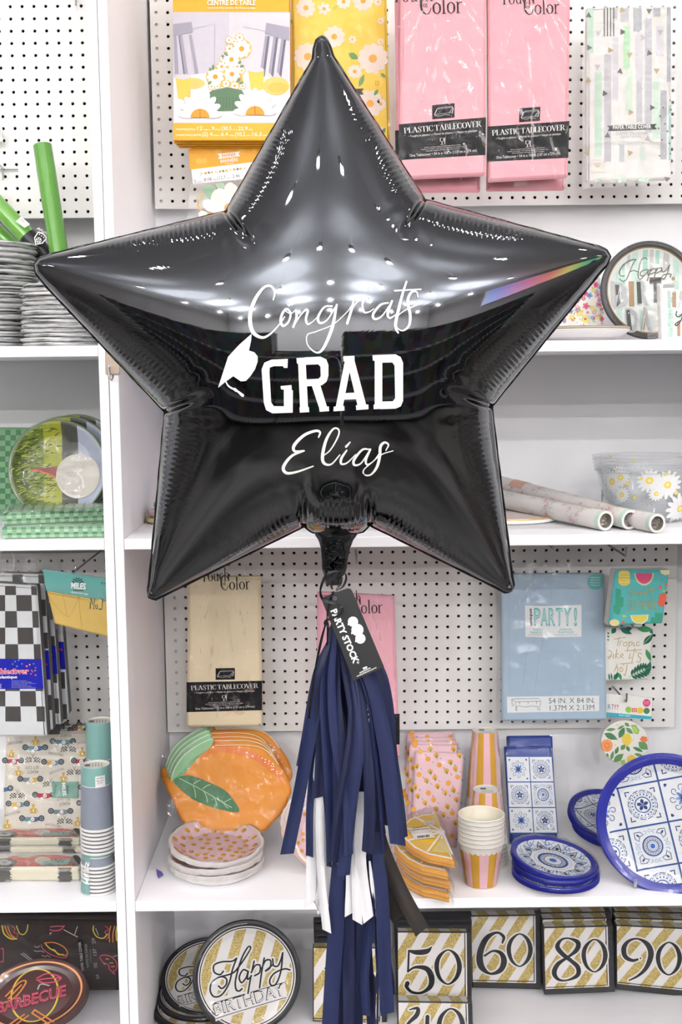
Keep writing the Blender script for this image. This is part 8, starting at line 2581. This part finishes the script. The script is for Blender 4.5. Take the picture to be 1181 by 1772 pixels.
    for pts in ([(466, 490), (508, 488), (522, 760), (478, 762)], [(458, 478), (520, 474), (520, 506), (460, 508)], [(474, 750), (526, 748), (528, 776), (476, 779)], [(582, 748), (637, 745), (638, 771), (586, 774)],
                [(716, 468), (778, 465), (779, 492), (718, 496)], [(664, 746), (722, 742), (723, 768), (662, 772)], [(786, 738), (855, 734), (856, 760), (788, 765)], [(890, 470), (932, 468), (932, 750), (890, 752)], [(878, 462), (940, 459), (940, 490), (880, 492)], [(884, 735), (945, 733), (945, 757), (884, 760)],
                [(536, 612), (584, 610), (630, 758), (586, 762)], [(728, 480), (766, 478), (712, 756), (672, 760)], [(734, 480), (775, 478), (846, 748), (798, 752)], [(705, 672), (800, 668), (810, 704), (700, 708)],
                [(500, 474), (590, 470), (622, 484), (634, 515), (634, 575), (624, 608), (598, 628), (510, 634), (508, 596), (580, 592), (592, 578), (590, 525), (578, 512), (500, 515)],
                [(920, 460), (1005, 457), (1034, 472), (1047, 505), (1047, 715), (1034, 745), (1005, 757), (920, 760), (920, 718), (990, 716), (1003, 700), (1000, 520), (988, 502), (920, 503)]): P(pts)
    tag(m2.obj('white_lettering', rtB), 'white vinyl graduation lettering and cap')
lettering()
# ================================================================== TASSEL
rtT = thing('tassel_garland', 'navy, white and black paper tassel hanging under the star balloon', 'tassel', at(590, 1790, YB))
NAVY, NAVY2 = mat('#1b2345', .55, var=.45, vscale=700), mat('#141a36', .5, var=.15, vscale=70)
TWH, TBK = mat('#eeedf0', .6), mat('#2c2724', .4, var=.1)
def strip(pts, wd, dep, m, twist=0.0, cut=.35, name='paper_strip', seed=0):
    P = catmull([(p[0], p[1]) for p in pts], False, 10)
    N = len(P)
    vs, fs = [], []
    K = 4
    for i, p in enumerate(P):
        f = i / (N - 1)
        a, b = P[max(0, i - 1)], P[min(N - 1, i + 1)]
        t = (b - a) / (np.hypot(*(b - a)) or 1)
        nx, ny = -t[1], t[0]
        wv = wd * min(1, .55 + f * 2.2)
        tw = twist * (1 - f) + .5 * noise.noise(Vector((f * 2.2, seed * 1.7, 0)))
        Y = YB - dep + .012 * noise.noise(Vector((f * 1.6, seed * 3.1, 4)))
        for k in range(K + 1):
            u = k / K - .5
            o = u * wv * math.cos(tw)
            dy = u * wv * math.sin(tw) * MPP + .0022 * math.cos(u * 5 + seed) * min(1, f * 3)
            ex = cut * u * wd * (f > .999)
            vs.append(at(p[0] + nx * o + t[0] * ex, p[1] + ny * o + t[1] * ex, Y + dy))
    for i in range(N - 1):
        for k in range(K):
            q = i * (K + 1) + k
            fs.append((q, q + 1, q + K + 2, q + K + 1))
    m2 = MB(); m2.add(vs, fs, m, True)
    return m2.obj(name, rtT)
navy_top = [
    ([(577, 1100), (555, 1180), (541, 1250), (519, 1370), (497, 1478)], 23, .020, 0), ([(572, 1108), (560, 1200), (548, 1290), (537, 1390), (536, 1482)], 13, .006, 0),
    ([(580, 1098), (564, 1190), (568, 1300), (573, 1390), (576, 1490)], 22, .030, 0), ([(583, 1096), (582, 1200), (590, 1300), (588, 1400), (580, 1492)], 20, .038, 1),
    ([(586, 1096), (608, 1190), (619, 1290), (606, 1400), (594, 1516)], 23, .046, 0), ([(590, 1098), (622, 1190), (636, 1300), (640, 1400), (636, 1476)], 20, .040, 1),
    ([(594, 1100), (634, 1200), (648, 1290), (659, 1390), (664, 1478)], 7, .036, 0), ([(596, 1100), (640, 1180), (664, 1270), (678, 1370), (689, 1462)], 27, .032, 0),
    ([(600, 1104), (655, 1165), (676, 1280), (690, 1370), (699, 1450)], 15, .024, 1), ([(588, 1100), (606, 1200), (622, 1310), (640, 1410), (641, 1532)], 14, .012, 1),
    ([(584, 1100), (590, 1240), (602, 1350), (612, 1470)], 26, .002, 1), ([(588, 1100), (620, 1220), (640, 1330), (655, 1440)], 26, .004, 1), ([(580, 1100), (570, 1210), (562, 1320), (566, 1440)], 20, .004, 1),
    ([(594, 1100), (640, 1200), (664, 1300), (676, 1430)], 24, .010, 0), ([(580, 1098), (574, 1180), (580, 1280), (600, 1390), (604, 1480)], 16, .050, 0), ([(577, 1100), (560, 1170), (550, 1220), (552, 1290), (566, 1400), (570, 1500)], 9, .016, 1),
    ([(585, 1098), (600, 1170), (608, 1240), (600, 1320), (585, 1400), (574, 1486)], 12, .052, 1)]
navy_top += [([(577, 1096), (556, 1150), (546, 1190), (534, 1270), (523, 1330)], 22, .014, 0), ([(596, 1098), (650, 1150), (668, 1210), (676, 1300), (688, 1400)], 24, .016, 0), ([(592, 1098), (636, 1150), (650, 1220), (655, 1320), (668, 1420)], 26, .020, 1), ([(580, 1096), (562, 1150), (553, 1210), (556, 1300), (552, 1380)], 20, .022, 1),
             ([(588, 1096), (606, 1160), (625, 1230), (640, 1320), (650, 1420)], 22, .028, 0), ([(582, 1096), (578, 1160), (577, 1240), (586, 1320), (588, 1440)], 22, .026, 0), ([(586, 1098), (596, 1180), (612, 1260), (625, 1360), (626, 1450)], 24, -.002, 1)]
for i, (p, wd, dp, c) in enumerate(navy_top): strip(p, wd, dp, (NAVY, NAVY2)[c], .9 * math.sin(i * 2.3), .3 * (-1) ** i, 'navy_strip', i)
for i, (p, wd, dp) in enumerate([([(558, 1265), (546, 1350), (542, 1450), (536, 1566)], 19, .004), ([(560, 1270), (554, 1400), (556, 1510), (566, 1612)], 15, .012), ([(580, 1400), (582, 1490), (573, 1562)], 24, .000), ([(598, 1400), (600, 1500), (597, 1572)], 40, -.004), ([(560, 1380), (552, 1470), (545, 1560)], 26, -.002), ([(566, 1400), (570, 1480), (556, 1560), (548, 1570)], 24, .002), ([(612, 1400), (612, 1500), (610, 1580)], 26, .002),
                                ([(625, 1370), (617, 1480), (619, 1596)], 17, .008), ([(628, 1370), (624, 1480), (638, 1592)], 19, .014), ([(640, 1490), (646, 1540), (656, 1582)], 7, .014)]): strip(p, wd, dp, TWH, .5 * math.sin(i * 1.9), .6 * (-1) ** i, 'white_strip', 40 + i)
for i, (p, wd, dp, c) in enumerate([([(584, 1480), (582, 1600), (576, 1690), (570, 1800)], 28, .000, 0), ([(602, 1480), (604, 1600), (604, 1700), (604, 1800)], 20, -.004, 1), ([(622, 1480), (626, 1600), (622, 1700), (618, 1800)], 18, -.008, 1), ([(640, 1480), (643, 1580), (632, 1680), (635, 1758)], 15, .002, 0),
                                   ([(650, 1440), (662, 1560), (666, 1670), (671, 1755)], 24, .008, 0), ([(645, 1500), (650, 1620), (654, 1700), (653, 1800)], 4, .012, 0), ([(650, 1500), (656, 1620), (650, 1720), (648, 1790)], 3, .012, 1), ([(612, 1480), (612, 1600), (598, 1700), (596, 1800)], 22, -.014, 1), ([(655, 1560), (668, 1640), (676, 1690), (679, 1722)], 12, .004, 0), ([(592, 1480), (590, 1600), (588, 1700), (584, 1800)], 24, -.010, 1), ([(632, 1480), (634, 1600), (640, 1700), (644, 1790)], 16, -.012, 1), ([(612, 1480), (614, 1600), (612, 1700), (612, 1800)], 24, -.018, 0)]): strip(p, wd, dp, (NAVY, NAVY2)[c], .4 * math.sin(i), .25 * (-1) ** i, 'navy_strip', 60 + i)
for i, (p, wd, dp) in enumerate([([(640, 1360), (655, 1450), (690, 1535), (731, 1612)], 28, -.012), ([(640, 1420), (656, 1480), (676, 1540), (696, 1586)], 40, -.030), ([(640, 1420), (660, 1480), (676, 1530), (672, 1575)], 26, -.040)]): strip(p, wd, dp, TBK, .3, .2, 'black_strip', 90 + i)
m2 = MB()
kp = at(583, 1092, YB - .018)
lathe(m2, kp + Vector((0, 0, -.012)), [(.0005, .03), (.006, .026), (.011, .016), (.013, .002), (.010, -.010), (.0005, -.012)], NAVY2, 20)
m2.obj('gathered_top', rtT)
# hang tag
Tq = Quad([(556, 1036), (606, 1016), (666, 1154), (612, 1179)], (YB - .062, YB - .064, YB - .074, YB - .072))
rtG = thing('hang_tag', 'black card tag lettered in white, tied under the balloon', 'tag', Tq.base)
m2 = MB()
C = crop(Tq, 480, 970, 4.921)
tagp = rounded([(378, 330), (628, 232), (645, 262), (912, 906), (650, 1028), (385, 360)], 22, 5)
tagp = [(480 + x / 4.921, 970 + y / 4.921) for x, y in rounded([(372, 318), (625, 226), (912, 906), (650, 1028)], 1, 1)]
tagp = rounded([(480 + x / 4.921, 970 + y / 4.921) for x, y in [(372, 318), (625, 226), (912, 906), (650, 1028)]], 1.2, 2)
# larger radius at the two top corners
A_, B_, C_, D_ = [(480 + x / 4.921, 970 + y / 4.921) for x, y in [(372, 318), (625, 226), (912, 906), (650, 1028)]]
tagp = rounded([A_, B_, C_, D_], 9, 6)[:14] + [C_, D_]
slab(m2, Tq, tagp, .0012, mat('#1b1b1c', .55), .0003, PAPERW)
text(m2, C, 'PARTY STOCK', 455, 428, 652, 880, 52, PAPERW, L2, .035)
for x, y, r in ((646, 520, 43), (684, 590, 51), (709, 664, 43)):
    disc(m2, C, x, y, r, PAPERW, L2, n=32)
    poly(m2, C, [(x - r * .8, y + r * .35), (x - r * 1.05, y + r * .35), (x - r * 1.0, y + r * .75), (x - r * .68, y + r * .55)], PAPERW, L3)
ring(m2, C, 689, 868, 7, 9.5, PAPERW, L2, 16); text(m2, C, 'R', 685, 871, 694, 867, 8, PAPERW, L2)
for x, y in ((740, 917), (758, 910)): disc(m2, C, x, y, 10, PAPERW, L2); disc(m2, C, x, y, 4, INK, L3)
text(m2, C, 'partystock.mx', 706, 962, 798, 918, 17, PAPERW, L2, .01); text(m2, C, 'www.partystock.com.mx', 680, 992, 848, 914, 14, PAPERW, L2, .01)
ring(m2, C, 492, 322, 9, 15, mat('#8a8a8a', .4, .5), L2, 20)
disc(m2, C, 492, 322, 9, mat('#0c0c0c', .6), L2)
m2.obj('printed_card', rtG)
# curling ribbon
rtR = thing('curling_ribbon', 'glossy black curling ribbon tying the tag and tassel to the balloon neck', 'ribbon', at(566, 1100, YB - .06))
RB_ = mat('#151517', .22, coat=.5)
def rib(pts, wd, name='ribbon_length'):
    P = catmull([(480 + p[0] / 4.921, 970 + p[1] / 4.921, YB - p[2]) for p in pts], False, 8)
    vs, fs = [], []
    for i, p in enumerate(P):
        a, b = P[max(0, i - 1)], P[min(len(P) - 1, i + 1)]
        t = b[:2] - a[:2]; l = np.hypot(*t) or 1
        nx, ny = -t[1] / l, t[0] / l
        ww = wd * (.55 + .45 * abs(math.sin(i * .14)))
        vs += [at(p[0] + nx * ww / 2, p[1] + ny * ww / 2, p[2] - .001), at(p[0] - nx * ww / 2, p[1] - ny * ww / 2, p[2] + .0015)]
    fs = [(2 * i, 2 * i + 1, 2 * i + 3, 2 * i + 2) for i in range(len(P) - 1)]
    m2 = MB(); m2.add(vs, fs, RB_, True); m2.obj(name, rtR)
rib([(470, 245, .03), (430, 120, .05), (385, 190, .06), (368, 270, .07), (395, 335, .08), (470, 362, .085), (540, 385, .085), (552, 440, .085), (500, 480, .085), (420, 510, .085), (412, 545, .085), (440, 555, .08)], 5.5)
rib([(500, 260, .03), (560, 220, .05), (588, 150, .055), (565, 98, .05), (480, 112, .05), (410, 160, .055)], 4.0)
rib([(500, 250, .03), (540, 200, .045), (545, 140, .045), (500, 110, .045)], 4)
rib([(480, 262, .06), (455, 330, .08), (432, 420, .085), (425, 500, .085), (432, 560, .08), (430, 640, .07), (425, 720, .06)], 4.2)
rib([(412, 540, .082), (380, 660, .07), (345, 820, .06), (318, 960, .055), (300, 1110, .05), (280, 1250, .05), (272, 1345, .045)], 4.5)
m2 = MB()
c = at(577, 1003, YB - .012)
lathe(m2, c, [(.0005, .010), (.010, .008), (.014, .002), (.012, -.006), (.0005, -.009)], RB_, 20)
m2.obj('knot', rtR)
